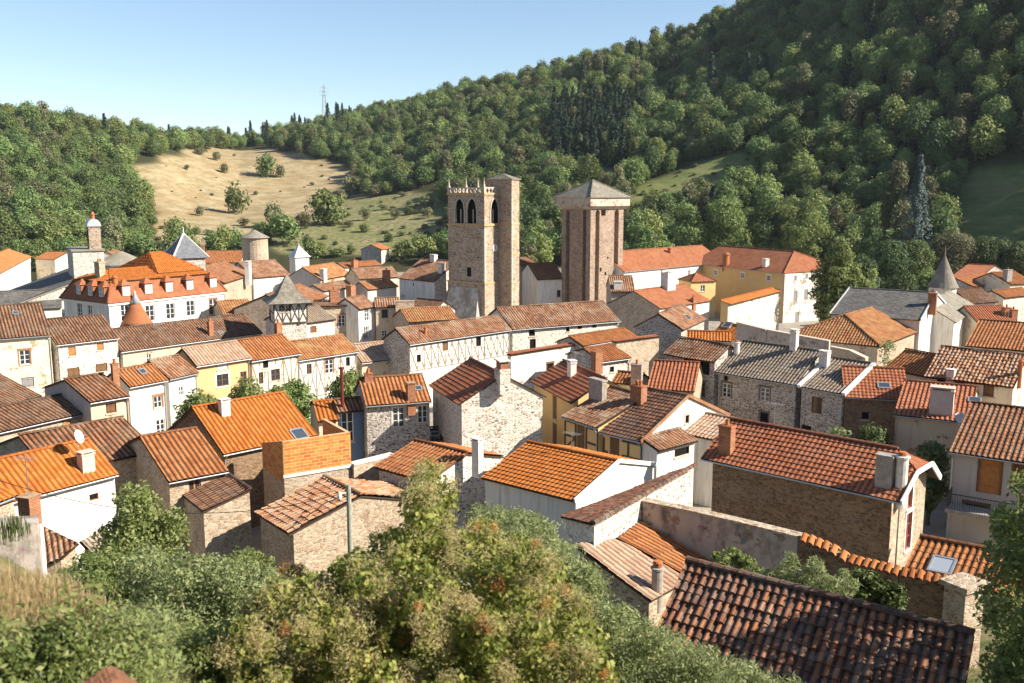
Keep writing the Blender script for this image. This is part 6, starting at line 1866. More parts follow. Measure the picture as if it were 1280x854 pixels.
# one mesh per kind of far tree: crown and trunk in one, they are a few pixels each
FAR = []
for i, (w_, h_, mat, sh, kindname) in enumerate([
        (9, 10.5, 'leaf_oak', 1.0, 'round'), (8, 10, 'leaf_light', 1.0, 'light'), (10.5, 10, 'leaf_oak', .8, 'broad'), (7, 11.5, 'leaf_olive', 1.2, 'tall'),
        (9, 9.5, 'leaf_dark', .9, 'dark'), (8, 9, 'leaf_light', .9, 'light'), (6, 13, 'needle_dark', 0, 'conifer'), (5.2, 14, 'needle_dark', 0, 'conifer')]):
    r = np.random.RandomState(50 + i)
    mb = conifer(60 + i, w_, h_, .75, 20, 120) if kindname == 'conifer' else broadleaf(70 + i, w_, h_, 26, 34, .62, sh, .06, .4, .38)
    tm = MB(); trunk_mesh(mb, h_, .22, r, .2, 3, -.8, 1.6, 1, .6)
    me = mb.mesh('far_tree_' + kindname); me.materials.append(M[mat]); me.materials.append(M['bark'])
    FAR.append((me, kindname, w_, h_))
# ---- where trees stand on the hills
r = np.random.RandomState(11)
P = []
azs = np.radians(np.arange(-33, 36, 1))
rad = 246.0
while rad < 760:
    step = 5.2 if rad < 430 else 6.0 if rad < 560 else 7.0
    n = int(rad * math.radians(68) / step)
    a = np.radians(-34) + (np.arange(n) + r.rand(n) * .8) * step / rad
    rr_ = rad + (r.rand(n) - .5) * step * .95
    P.append(np.stack([rr_ * np.sin(a), rr_ * np.cos(a)], 1))
    rad += step
P = np.concatenate(P)
Z = hz(P[:, 0], P[:, 1])
PX, PY = projn(P[:, 0], P[:, 1], Z)
RRr = np.hypot(P[:, 0], P[:, 1])
wb = 6 * np.sin(P[:, 0] * .15) + 6 * np.sin(P[:, 1] * .19)
_hp = 8.5 * F / RRr
def _op(a, b): return inpoly(a + wb, b + wb * .4, MEADOW) | inpoly(a + wb, b + wb * .4, SCRUB) | inpoly(a, b, GULLY) | inpoly(a + wb, b, RIGHTM)
open_ = _op(PX, PY - _hp * .8) & ~inpoly(PX, PY - _hp * .8, GULLY) | _op(PX, PY - _hp * .5) | inpoly(PX + wb, PY + wb * .4, MEADOW) | inpoly(PX + wb, PY + wb * .4, SCRUB) | inpoly(PX, PY, GULLY) | inpoly(PX + wb, PY, RIGHTM) | inpoly(PX + wb, PY + wb * .3, PATHM) | inpoly(PX + wb, PY + wb * .3, GAP)
open_ &= RRr < r1_px(PX) - 22
foot = RRr > r0_px(PX) + np.where(PX < 560, 2, np.where(PX < 800, 6, 2))
foot &= ~((PX > 330) & (PX < 560) & (PY > 312))
keep = ~open_ & foot & (PX > -60) & (PX < 1345) & (PY > -190) & (RRr < r1_px(PX) + 60)
P, Z, PX, PY, RRr = P[keep], Z[keep], PX[keep], PY[keep], RRr[keep]
n = len(P)
kind = r.choice(8, n, p=[.25, .185, .14, .12, .18, .11, .01, .005])
con = (PX > 690) & (PX < 790) & (PY > 140) & (PY < 215)
kind = np.where(con & (r.rand(n) < .8), 6, kind)
con2 = (RRr > 600) & (PX > 270) & (PX < 440); kind = np.where(con2 & (r.rand(n) < .25), 7, kind)
con3 = (PX > 700) & (PY < 140); kind = np.where(con3 & (r.rand(n) < .03), 6, kind)
scl = .52 + .72 * r.rand(n) ** 1.4; scl = np.where(con, .95 + .2 * r.rand(n), scl)
# which trees show largest: near-to-far occupancy at a coarse resolution
order = np.argsort(RRr)
occ = np.zeros((220, 330), bool)
skyx = [0, 100, 200, 330, 480, 555, 556, 652, 653, 690, 691, 787, 788, 1015, 1060, 1130, 1190, 1280]
skyy = [325, 310, 316, 318, 308, 302, 232, 230, 330, 320, 240, 240, 312, 330, 350, 358, 345, 338]
for i in range(330): occ[int(np.interp(i * 4, skyx, skyy) / 4):, i] = True
vis = np.zeros(n)
for k in order:
    h_ = FAR[kind[k]][3] * scl[k]; w_ = FAR[kind[k]][2] * scl[k]
    sc = F / RRr[k] / 4
    x, yb, yt = PX[k] / 4, PY[k] / 4, PY[k] / 4 - h_ * sc
    x0, x1 = int(max(0, x - w_ * sc / 2)), int(min(329, x + w_ * sc / 2)); y0, y1 = int(max(0, yt)), int(min(219, yb))
    if x1 < x0 or y1 < y0: continue
    sub = occ[y0:y1 + 1, x0:x1 + 1]
    vis[k] = (~sub).sum(); sub[:] = True
rank = np.argsort(-vis)
NIND = 262
ind = set(rank[:NIND].tolist())
def zone(px, py, R):
    if px < 100: return 'on the left wooded hill, far left end'
    if px < 185: return 'on the left wooded hill beside the dry meadow'
    if px < 330 and py < 210: return 'in the wood along the top of the dry meadow'
    if px < 450 and py < 190: return 'on the low ridge right of the dry meadow'
    if px < 560 and py < 190: return 'on the wooded ridge left above the bell tower'
    if px < 560 and py < 240: return 'in the wood left of the bell tower top'
    if px < 560: return 'on the scrubby slope left of the bell tower'
    if px < 690 and py > 225: return 'between the bell tower and the keep'
    if px < 690 and py > 150: return 'on the hill just above the bell tower'
    if px < 690: return 'under the skyline above the bell tower'
    if px < 800 and py > 210: return 'right behind the keep'
    if px < 800 and py > 130: return 'on the hill just above the keep'
    if px < 800: return 'under the skyline above the keep'
    if py > 270 and px < 1010: return 'at the hill foot behind the convent'
    if py > 270: return 'at the hill foot behind the slate roofs'
    if px < 1000 and py > 150: return 'in the shaded gully right of the keep'
    if px < 1000: return 'on the steep hill right of the keep, high up'
    if py > 150: return 'on the shaded hillside above the slate turret'
    return 'high on the dark hill at the upper right'
DESC = {'round': 'round mid-green broadleaf tree', 'light': 'bright yellow-green leafy tree', 'broad': 'broad spreading green tree', 'tall': 'tall olive-green tree', 'dark': 'dense dark green broadleaf tree', 'conifer': 'dark pointed conifer'}
NAME = {'round': 'broadleaf_tree', 'light': 'broadleaf_tree', 'broad': 'broadleaf_tree', 'tall': 'broadleaf_tree', 'dark': 'broadleaf_tree', 'conifer': 'conifer_tree'}
for k in sorted(ind, key=lambda k: RRr[k]):
    me, kn, w_, h_ = FAR[kind[k]]
    o = bpy.data.objects.new(NAME[kn], me); col.objects.link(o)
    s = scl[k]; o.location = (P[k, 0], P[k, 1], Z[k] - .3); o.scale = (s * (.85 + .3 * r.rand()), s * (.85 + .3 * r.rand()), s * (.8 + .5 * r.rand())); o.rotation_euler = (0, 0, r.rand() * 6.28)
    z_ = zone(PX[k], PY[k], RRr[k])
    tag(o, DESC[kn] + ' ' + z_, 'tree', DESC[kn] + 's ' + z_)
rest = np.array([k for k in range(n) if k not in ind])
# the rest reads as one mass
me = bpy.data.meshes.new('woodland'); me.vertices.add(len(rest))
me.vertices.foreach_set('co', np.stack([P[rest, 0], P[rest, 1], Z[rest] - .3], 1).astype(np.float32).reshape(-1))
for nm, arr in (('kindidx', kind[rest].astype(np.int32)), ):
    a_ = me.attributes.new(nm, 'INT', 'POINT'); a_.data.foreach_set('value', arr)
a_ = me.attributes.new('size', 'FLOAT', 'POINT'); a_.data.foreach_set('value', scl[rest].astype(np.float32))
a_ = me.attributes.new('turn', 'FLOAT', 'POINT'); a_.data.foreach_set('value', (r.rand(len(rest)) * 6.28).astype(np.float32))
wood = bpy.data.objects.new('woodland', me); col.objects.link(wood)
tag(wood, 'mass of mixed green trees covering the hills behind the town', 'woodland', None, 'stuff')
firsts = {}
for o in col.objects:
    if o.type == 'MESH' and o.data.name.startswith('far_tree_'): firsts.setdefault(o.data.name, o)
def scatter(obj, pts_kinds, size_attr='size', kind_attr='kindidx'):
    ng = bpy.data.node_groups.new(obj.name + '_scatter', 'GeometryNodeTree')
    ng.interface.new_socket('Geometry', in_out='INPUT', socket_type='NodeSocketGeometry'); ng.interface.new_socket('Geometry', in_out='OUTPUT', socket_type='NodeSocketGeometry')
    N = ng.nodes; Lk = ng.links
    gi = N.new('NodeGroupInput'); go = N.new('NodeGroupOutput')
    inst = N.new('GeometryNodeInstanceOnPoints')
    mp = N.new('GeometryNodeMeshToPoints'); Lk.new(gi.outputs[0], mp.inputs['Mesh'])
    Lk.new(mp.outputs[0], inst.inputs['Points'])
    g2i = N.new('GeometryNodeGeometryToInstance')
    for ob in reversed(pts_kinds):
        oi = N.new('GeometryNodeObjectInfo'); oi.inputs['Object'].default_value = ob; oi.transform_space = 'ORIGINAL'
        Lk.new(oi.outputs['Geometry'], g2i.inputs[0])
    # each source as an instance of its own
    j = N.new('GeometryNodeJoinGeometry')
    for l_ in list(g2i.inputs[0].links): Lk.remove(l_)
    N.remove(g2i)
    for ob in reversed(pts_kinds):
        oi = N.new('GeometryNodeObjectInfo'); oi.inputs['Object'].default_value = ob; oi.transform_space = 'ORIGINAL'
        g1 = N.new('GeometryNodeGeometryToInstance'); Lk.new(oi.outputs['Geometry'], g1.inputs[0]); Lk.new(g1.outputs[0], j.inputs[0])
    Lk.new(j.outputs[0], inst.inputs['Instance'])
    inst.inputs['Pick Instance'].default_value = True
    def attr(nm, ty):
        a = N.new('GeometryNodeInputNamedAttribute'); a.data_type = ty; a.inputs['Name'].default_value = nm; return a.outputs[0]
    Lk.new(attr(kind_attr, 'INT'), inst.inputs['Instance Index'])
    Lk.new(attr('size', 'FLOAT'), inst.inputs['Scale'])
    cx = N.new('ShaderNodeCombineXYZ'); Lk.new(attr('turn', 'FLOAT'), cx.inputs[2])
    er = N.new('FunctionNodeEulerToRotation'); Lk.new(cx.outputs[0], er.inputs[0]); Lk.new(er.outputs[0], inst.inputs['Rotation'])
    Lk.new(inst.outputs[0], go.inputs[0])
    md = obj.modifiers.new('scatter', 'NODES'); md.node_group = ng
for m_, kn, w_, h_ in FAR:
    if m_.name not in firsts:
        o = bpy.data.objects.new(NAME[kn], m_); col.objects.link(o); a_ = math.radians(8)
        o.location = (430 * math.sin(a_), 430 * math.cos(a_), hz1(430 * math.sin(a_), 430 * math.cos(a_))); tag(o, DESC[kn] + ' on the upper slope above the keep', 'tree', DESC[kn] + 's, upper slope'); firsts[m_.name] = o
scatter(wood, [firsts[m_.name] for m_, _, _, _ in FAR])
# ---- helpers to stand plants where the photograph shows them
def ground_hit(px, py, r0=240, r1=760):
    d = ray(px, py); hh = math.hypot(d.x, d.y)
    rs = np.arange(r0, r1, 1.0); X_, Y_, Z_ = d.x / hh * rs, d.y / hh * rs, CAM.z + d.z / hh * rs
    g = hz(X_, Y_); k = np.argmax(g >= Z_)
    if not (g >= Z_).any(): k = len(rs) - 1
    return Vector((X_[k], Y_[k], g[k])), rs[k]
def plant(name, label, base, crown, cmat, trunk=None, tmat='bark', cat='shrub', group=None, crown_name='crown', rz=0):
    rt = empty(name, base, rz); tag(rt, label, cat, group)
    crown.build(crown_name, M[cmat] if isinstance(cmat, str) else [M[c] for c in cmat], rt)
    if trunk: trunk.build('trunk', M[tmat], rt)
    return rt
# ---- shrubs and small trees on the meadows
r = np.random.RandomState(23)
SHR = []
for i in range(5):
    mb = broadleaf(300 + i, 4.0, 3.2 + .5 * (i % 3), 16, 60, .42, .8, .0, .45, .42); tm = MB(); trunk_mesh(tm, 3.2, .1, r, .2, 3, -.6, .9, 0, .6)
    SHR.append((mb.mesh('meadow_shrub'), tm.mesh('shrub_trunk')))
    SHR[-1][0].materials.append(M[('leaf_olive', 'leaf_oak', 'leaf_olive', 'leaf_light', 'leaf_oak')[i]]); SHR[-1][1].materials.append(M['bark'])
def shrub(px, py, wpx, hpx, label, k, group):
    g, R = ground_hit(px, py)
    w_ = wpx / F * R; h_ = hpx / F * R
    rt = empty('tree' if h_ > 4.5 else 'shrub', g - Vector((0, 0, .2)), r.rand() * 6.28); tag(rt, label, 'tree' if h_ > 4.5 else 'shrub', group)
    c_ = bpy.data.objects.new('crown', SHR[k][0]); col.objects.link(c_); c_.parent = rt
    t_ = bpy.data.objects.new('trunk', SHR[k][1]); col.objects.link(t_); t_.parent = rt
    rt.scale = (w_ / 4.0, w_ / 4.0, h_ / (3.2 + .5 * (k % 3)))
GM = 'shrubs on the dry meadow'; GS = 'shrubs on the scrubby slope'
for a in [(333, 221, 26, 27, 'rounded tree standing alone high on the dry meadow', 1, GM), (297, 268, 32, 40, 'large dark lone tree casting a long shadow low on the dry meadow', 4, GM),
          (351, 222, 15, 15, 'small bush just right of the rounded meadow tree', 0, GM), (251, 194, 17, 10, 'flat bush near the upper edge of the dry meadow, left', 2, GM),
          (271, 201, 12, 11, 'small bush below the flat bush at the upper meadow edge', 0, GM), (281, 217, 12, 12, 'small bush in the upper middle of the dry meadow', 0, GM),
          (234, 213, 8, 8, 'tiny bush on the bare upper left part of the dry meadow', 2, GM), (250, 270, 12, 12, 'small bush left of the large dark meadow tree', 0, GM),
          (304, 283, 17, 12, 'low bush right of and below the large dark meadow tree', 2, GM), (409, 281, 52, 42, 'wide dense bush where dry meadow meets the scrubby slope', 1, GS),
          (381, 286, 24, 24, 'grey-green bush at the left end of the wide dense bush', 2, GS), (343, 284, 24, 30, 'loose small tree on the lower right of the dry meadow', 0, GM), (358, 306, 46, 36, 'bright green tree behind the round stone tower', 3, GS),
          (330, 304, 28, 26, 'green bush between the round stone tower and the bright green tree', 3, GS),
          (456, 276, 16, 19, 'round single bush in the middle of the scrubby slope', 2, GS), (494, 275, 16, 16, 'small round bush right of the middle of the scrubby slope', 2, GS), (535, 273, 17, 16, 'round bush near the bell tower on the scrubby slope', 2, GS), (534, 262, 20, 18, 'olive bush above the round bush near the bell tower', 0, GS),
          (440, 318, 14, 15, 'small dark round bush left of the little stand-alone house', 4, GS), (420, 321, 30, 14, 'low hedge bush left of the little stand-alone house', 4, GS), (396, 322, 34, 20, 'leafy bush beyond the pale turret', 3, GS), (385, 314, 16, 20, 'upright green bush beyond the pale turret', 1, GS),
          (505, 326, 32, 26, 'pale green willow bush right of the little stand-alone house', 3, GS), (530, 322, 34, 28, 'pale green willow bush nearest the bell tower', 3, GS), (552, 316, 26, 26, 'bush half hidden by the bell tower', 3, GS),
          (236, 316, 30, 18, 'green bush at the foot of the meadow behind the slate pyramid', 1, GM), (268, 312, 30, 22, 'dark bush at the foot of the meadow left of the round tower', 1, GM), (290, 310, 30, 26, 'broad dark bush beside the round stone tower', 4, GM),
          (470, 246, 20, 16, 'bush on the upper scrubby slope', 0, GS), (425, 252, 18, 18, 'grey bush at the top right rim of the dry meadow', 2, GM), (440, 240, 26, 24, 'olive bush where the wood meets the upper scrubby slope', 2, GS),
          (320, 244, 7, 5, 'tiny tuft bush in the centre of the dry meadow', 0, GM), (265, 245, 6, 4, 'tiny low bush in the left centre of the dry meadow', 2, GM), (390, 232, 8, 5, 'tiny low bush in the right part of the dry meadow', 2, GM)]:
    shrub(*a)
# small scrub tufts too alike to tell apart
rr2 = np.random.RandomState(77)
def tufts(poly, n, label, group, lo, hi):
    xs = [p[0] for p in poly]; ys = [p[1] for p in poly]; k = 0
    while k < n:
        a, b = rr2.uniform(min(xs), max(xs)), rr2.uniform(min(ys), max(ys))
        if not inpoly(np.array([a]), np.array([b]), poly)[0]: continue
        k += 1; g, R = ground_hit(a, b); w_ = rr2.uniform(lo, hi) / F * R
        o = bpy.data.objects.new('scrub_tuft', SHR[rr2.choice([0, 2, 2, 1])][0]); col.objects.link(o)
        o.location = g - Vector((0, 0, .25)); o.rotation_euler = (0, 0, rr2.rand() * 6.28); o.scale = (w_ / 4, w_ / 4, w_ / 4 * rr2.uniform(.5, .9)); tag(o, label, 'scrub tuft', group)
tufts([(175, 290), (215, 285), (330, 292), (345, 302), (240, 316), (180, 310)], 22, 'small scrub tuft along the lower edge of the dry meadow', 'scrub tufts along the lower meadow edge', 5, 14)
tufts([(340, 290), (400, 262), (470, 244), (560, 240), (562, 315), (350, 318)], 62, 'small scrub tuft on the scrubby slope left of the bell tower', 'scrub tufts on the scrubby slope', 4, 15)
tufts([(200, 200), (260, 186), (420, 206), (440, 228), (400, 250), (200, 270)], 16, 'tiny scrub tuft scattered on the open dry meadow', 'scrub tufts on the open meadow', 3, 6)
tufts([(790, 252), (815, 230), (868, 207), (930, 192), (945, 200), (930, 222), (880, 242)], 14, 'small scrub tuft in the grassy gully right of the keep', 'scrub tufts in the gully', 4, 10)
# ---- trees with a look of their own behind the town
def big_tree(name, label, px, pyb, pyt, wpx, R, mat, seed, kind='broad', size=.5, nl=34, per=40, tm='bark', lobe=.3, base_z=None, low=.06, cat='tree', jit=.45):
    p = at_dist(px, pyb, R); gz = hz1(p.x, p.y) if base_z is None else base_z
    zt = top_z(p, pyt); h = zt - gz; w_ = wpx / F * R
    r = np.random.RandomState(seed)
    if per < 100: per *= 3
    mb = conifer(seed, w_, h, size, 26, 420) if kind == 'conifer' else broadleaf(seed, w_, h, nl, per, size, .8, low, jit, lobe)
    t_ = MB(); trunk_mesh(t_, h, .03 * h, r, .2, 5, -.5, w_ * .22, 0, .65)
    plant(name, label, (p.x, p.y, gz), mb, mat, t_, tm, cat)
big_tree('lime_tree', 'tall dense dome-shaped tree beside the yellow convent wing', 1045, 392, 299, 62, 150, 'leaf_bush', 401, size=.42, nl=70, per=90, lobe=.27, jit=.35)
big_tree('lime_tree', 'lower shoulder-like tree growing against the tall dense dome-shaped tree', 1069, 392, 326, 36, 150, 'leaf_bush', 402, size=.42, nl=34, per=90, lobe=.34, jit=.35)
big_tree('small_tree', 'small round bright tree alone in the shade right of the tall dome-shaped tree', 1090, 365, 332, 16, 175, 'leaf_light', 403, size=.4, nl=14, per=60, lobe=.42, low=.3)
big_tree('blue_spruce', 'pale blue-green spruce at the foot of the shaded hill on the right', 1146, 275, 196, 50, 262, 'needle_blue', 404, 'conifer', .6)
big_tree('cypress', 'narrow dark green cypress left of the pale blue-green spruce', 1108, 262, 228, 10, 262, 'leaf_dark', 405, size=.5, nl=26, per=50, lobe=.8)
big_tree('poplar', 'upright light green tree on the hill gap right of the keep roof', 820, 232, 172, 22, 350, 'leaf_light', 406, size=.6, nl=24, per=30, lobe=.5)
big_tree('poplar', 'slim leafy tree left of the upright tree above the keep roof', 792, 212, 168, 16, 360, 'leaf_light', 407, size=.6, nl=18, per=30, lobe=.5)
for i, (px, pyb, pyt, w_, R, m_, lab) in enumerate([(1000, 318, 222, 62, 262, 'leaf_light', 'tall pale green tree above the right end of the yellow convent'), (955, 318, 232, 50, 262, 'leaf_oak', 'rounded tree behind the yellow convent roof'),
        (905, 312, 238, 60, 258, 'leaf_oak', 'broad tree behind the middle of the convent roofs'), (860, 310, 248, 46, 256, 'leaf_light', 'green tree behind the convent roof right of the keep'), (825, 310, 285, 34, 240, 'leaf_light', 'low round tree on the convent roof line, right of the keep'),
        (800, 312, 272, 34, 245, 'leaf_oak', 'tree standing just right of the keep'), (675, 320, 285, 36, 240, 'leaf_light', 'bright bushy tree between bell tower and keep'), (663, 325, 300, 22, 235, 'leaf_olive', 'small bush between bell tower and keep, low down')]):
    big_tree('broadleaf_tree', lab, px, pyb, pyt, w_, R, m_, 420 + i, size=.55, nl=34, per=30, lobe=.32)
for i, (px, pyb, pyt, w_, R, m_, lab) in enumerate([(1075, 375, 318, 40, 215, 'leaf_dark', 'dark garden tree in the shade behind the tall dome-shaped tree'), (1108, 368, 300, 52, 222, 'leaf_dark', 'dark spreading garden tree left of the slate turret, in deep shade'),
        (1140, 362, 296, 50, 225, 'leaf_oak', 'dark rounded garden tree behind the tip of the slate turret'), (1190, 345, 288, 60, 245, 'leaf_olive', 'olive tree above the far orange roofs on the right'), (1235, 340, 296, 56, 248, 'leaf_dark', 'dark tree between the right meadow and the far grey gable'), (1272, 342, 300, 44, 246, 'leaf_dark', 'dark tree at the right edge below the meadow'),
        (1095, 372, 345, 34, 190, 'leaf_dark', 'low dark hedge-like bush beside the small round bright tree'), (1130, 366, 340, 40, 190, 'leaf_dark', 'low dark bush left of the slate turret roof'), (1160, 362, 338, 40, 200, 'leaf_oak', 'low garden bush right behind the slate turret')]):
    big_tree('garden_tree', lab, px, pyb, pyt, w_, R, m_, 470 + i, size=.45, nl=36, per=36, lobe=.34)
big_tree('tall_tree', 'tall leafy tree just beyond the right edge of the picture, shading the nearest roof', 1440, 760, 360, 200, 26, 'leaf_oak', 480, size=.24, nl=60, per=140, lobe=.26)
# ---- trees and shrubs inside the town
big_tree('village_tree', 'loose green bush-like tree in front of the white and ochre houses', 258, 535, 480, 86, 72, 'leaf_bush', 440, size=.26, nl=40, per=420, lobe=.3)
big_tree('village_tree', 'loose green bush-like tree peeping over the ridge of the large bright orange roof', 312, 520, 474, 84, 74, 'leaf_bush', 448, size=.26, nl=40, per=420, lobe=.3)
big_tree('village_tree', 'dark round tree in front of the bright orange roofed timbered house', 365, 505, 462, 74, 77, 'leaf_oak', 441, size=.26, nl=34, per=420, lobe=.32)
big_tree('village_tree', 'dark green tree in front of the half-timbered house with crossed beams', 436, 505, 457, 62, 80, 'leaf_oak', 442, size=.26, nl=34, per=420, lobe=.32)
big_tree('village_tree', 'leafy open-branched tree in front of the white walled house, lower left', 178, 720, 583, 128, 44, 'leaf_bush', 443, size=.2, nl=52, per=420, lobe=.24, jit=.8)
big_tree('garden_bush', 'dark garden bush against the shaded brown wall behind the big stone house', 1085, 560, 522, 50, 72, 'leaf_dark', 444, size=.24, nl=26, per=420, lobe=.36, cat='bush')
big_tree('garden_bush', 'pale green garden bush left of the dark one behind the big stone house', 1050, 552, 522, 34, 72, 'leaf_willow', 445, size=.22, nl=20, per=420, lobe=.4, cat='bush')
big_tree('garden_bush', 'dark ivy-like bush under the house with the broad pinkish chimney', 1164, 600, 545, 48, 66, 'leaf_dark', 446, size=.24, nl=30, per=420, lobe=.34, cat='bush')
big_tree('wispy_plant', 'wispy green sapling growing against the hipped beige house', 1107, 450, 410, 20, 92, 'leaf_willow', 447, size=.22, nl=14, per=60, lobe=.5, low=.3, cat='plant', jit=1.0)
DENS = 4.5
# ---- near foliage shaped on the photograph's outlines, each at its own distance and depth
def near_bush(name, label, poly, R, mat, leaf, nlobe, rad, per, seed, depth=3.0, lean=.5, jit=.7, cat='shrub', crown_name='foliage', extra=None, trunk=True, aspect=.5, droop=0.0, tmat='bark'):
    r = np.random.RandomState(seed)
    xs = [p[0] for p in poly]; ys = [p[1] for p in poly]; yt = min(ys)
    L, Rd = [], []
    cx = sum(xs) / len(xs); cy = max(ys)
    b0 = at_dist(cx, min(cy, 1000), R); gz = hz1(b0.x, b0.y)
    base = Vector((b0.x, b0.y, min(gz, top_z(b0, cy))))
    tries = 0
    while len(L) < nlobe and tries < nlobe * 60:
        tries += 1
        x = r.uniform(min(xs), max(xs)); y = r.uniform(yt, max(ys)); q = rad * (.55 + .75 * r.rand())
        ok = all(inpoly(np.array([x + dx * q * .8]), np.array([y + dy * q * .8]), poly)[0] for dx, dy in ((1, 0), (-1, 0), (0, -1), (.7, -.7), (-.7, -.7)))
        if not ok: continue
        rr_ = R + (r.rand() - .5) * depth - (y - yt) / F * R * lean
        p = at_dist(x, y, rr_) - base
        L.append(tuple(p)); Rd.append(q / F * rr_)
    mb = MB(); lobes_to_leaves(mb, L, Rd, per * DENS, leaf, r, 0, jit, .15, .5, droop, aspect=aspect)
    rt = empty(name, base); tag(rt, label, cat)
    mb.build(crown_name, M[mat], rt)
    if trunk:
        tm = MB()
        for k in range(7):
            i = r.randint(len(L)); e = Vector(L[i]); s_ = Vector((e.x * .25, e.y * .25, min(0, e.z) - .4)); m_ = s_ * .45 + e * .55 + Vector((r.normal() * .15, r.normal() * .15, .1))
            tm.cyl(s_, m_, .05, .035, 6, cap=False); tm.cyl(m_, e, .035, .012, 6, cap=False)
        tm.build('branches', M[tmat], rt)
    return rt, base, L, Rd, r
# smoke bush
poly = [(230, 900), (270, 800), (330, 725), (390, 690), (430, 688), (470, 668), (490, 640), (505, 600), (512, 572), (535, 566), (560, 590), (578, 625), (610, 650), (660, 668), (700, 700), (730, 740), (750, 790), (790, 860), (800, 900)]
rt, base, L, Rd, rs = near_bush('smoke_bush', 'large smoke bush with feathery orange-beige plumes filling the lower middle', poly, 15.5, 'leaf_smoke', .095, 300, 24, 620, 501, 4.4, .6, .85, aspect=.72)
def plumes(parent, L, Rd, r, n, name, mat, size, spread, topbias=.2):
    mb = MB(); C = []
    for k in range(n):
        i = r.randint(len(L)); d = rand_dirs(r, 1)[0]; d[2] = abs(d[2]) * .8 + topbias; d[1] = -abs(d[1]) * .9; d /= np.linalg.norm(d)
        c = np.array(L[i]) + d * Rd[i] * 1.02
        m_ = 130; p = rand_dirs(r, m_) * (r.rand(m_)[:, None] ** .5) * spread * (.6 + .7 * r.rand()) * np.array([1, 1, 1.1])
        C.append(c + p)
    C = np.concatenate(C)
    leaves(mb, C, rand_dirs(r, len(C)), np.full(len(C), size), r, 0, 1.0, .22)
    mb.build(name, M[mat], parent)
plumes(rt, L, Rd, rs, 650, 'flower_plumes', 'plume', .055, .2)
plumes(rt, L, Rd, rs, 60, 'rust_plumes', 'plume_rust', .05, .1)
# green willow-leaved shrubs right of it
poly = [(600, 645), (640, 632), (690, 652), (725, 690), (765, 730), (800, 765), (850, 790), (900, 815), (960, 840), (1020, 862), (1030, 920), (740, 920), (720, 830), (690, 760), (640, 690)]
near_bush('willow_shrub', 'soft green willow-leaved shrub running from the wide orange roof down to the nearest roof', poly, 18, 'leaf_willow', .10, 230, 24, 620, 502, 3.0, .45, .8, aspect=.32)
poly = [(560, 640), (600, 630), (660, 640), (700, 660), (690, 700), (640, 690), (590, 680)]
near_bush('willow_shrub', 'pale green shrub top below the plain grey wall of the wide orange roofed house', poly, 23, 'leaf_willow', .11, 60, 20, 420, 503, 3.0, .3, .8, aspect=.35)
# left shrubs
poly = [(50, 790), (55, 715), (80, 688), (120, 682), (165, 690), (210, 700), (220, 790), (120, 800), (70, 800)]
near_bush('thorn_shrub', 'rounded dark green shrub with bare forked stems at its base, lower left', poly, 27, 'leaf_bush', .12, 90, 19, 330, 504, 3.0, .25, .7)
poly = [(140, 700), (200, 674), (245, 690), (300, 700), (345, 700), (370, 740), (370, 830), (300, 830), (220, 800), (160, 780)]
near_bush('thorn_shrub', 'fine-leaved grey-green shrub between the dark green shrub and the smoke bush', poly, 23, 'leaf_willow', .1, 120, 21, 420, 505, 3.0, .3, .8, aspect=.5)
poly = [(170, 800), (220, 775), (260, 772), (300, 790), (345, 800), (370, 920), (160, 920)]
near_bush('bramble', 'leafy bramble in front of the grey-green shrub at the bottom left', poly, 14, 'leaf_bush', .075, 90, 24, 900, 506, 2.0, .45, .8)
poly = [(270, 700), (300, 680), (345, 690), (355, 740), (310, 750), (275, 740)]
near_bush('thorn_shrub', 'small bright green bush under the rubble wall of the tumbledown shed', poly, 30, 'leaf_bush', .13, 30, 15, 260, 507, 2.0, .2, .8)
poly = [(90, 790), (120, 762), (170, 757), (215, 768), (235, 800), (235, 920), (90, 920)]
near_bush('broom_shrub', 'soft grass-green broom shrub left of the bramble at the bottom', poly, 12.5, 'leaf_willow', .09, 80, 24, 1000, 512, 1.6, .45, .9, aspect=.18)
# right edge tree, its crown partly out of the frame
poly = [(1222, 690), (1228, 640), (1240, 605), (1262, 592), (1300, 585), (1380, 600), (1400, 700), (1380, 900), (1235, 900), (1225, 800), (1215, 740)]
near_bush('edge_tree', 'dark leafy tree cut by the right edge of the picture at the bottom', poly, 27, 'leaf_bush', .17, 85, 22, 190, 508, 5.0, .2, .9, cat='tree', crown_name='crown')
# feathery plant in the walled yard
poly = [(948, 725), (960, 700), (985, 690), (1020, 695), (1060, 705), (1072, 735), (1068, 752), (1010, 745), (960, 738)]
near_bush('feathery_shrub', 'pale feathery shrub arching in the yard behind the ridge of the nearest roof', poly, 33, 'leaf_willow', .3, 26, 12, 220, 509, 1.6, .2, .9, aspect=.18)
poly = [(885, 690), (905, 680), (935, 690), (960, 705), (955, 722), (920, 712), (890, 704)]
near_bush('weed_clump', 'green weeds growing along the foot of the grey plastered garden wall', poly, 35, 'leaf_bush', .2, 18, 8, 260, 510, 1.0, .2, .9, cat='plant', trunk=False)
poly = [(1058, 712), (1080, 712), (1110, 722), (1135, 728), (1130, 765), (1090, 768), (1062, 750)]
near_bush('ivy', 'dark ivy hanging on the rubble wall below the broken orange tiles', poly, 34.2, 'leaf_ivy', .16, 40, 10, 420, 511, .7, .0, .8, cat='plant', trunk=False, crown_name='leaves')
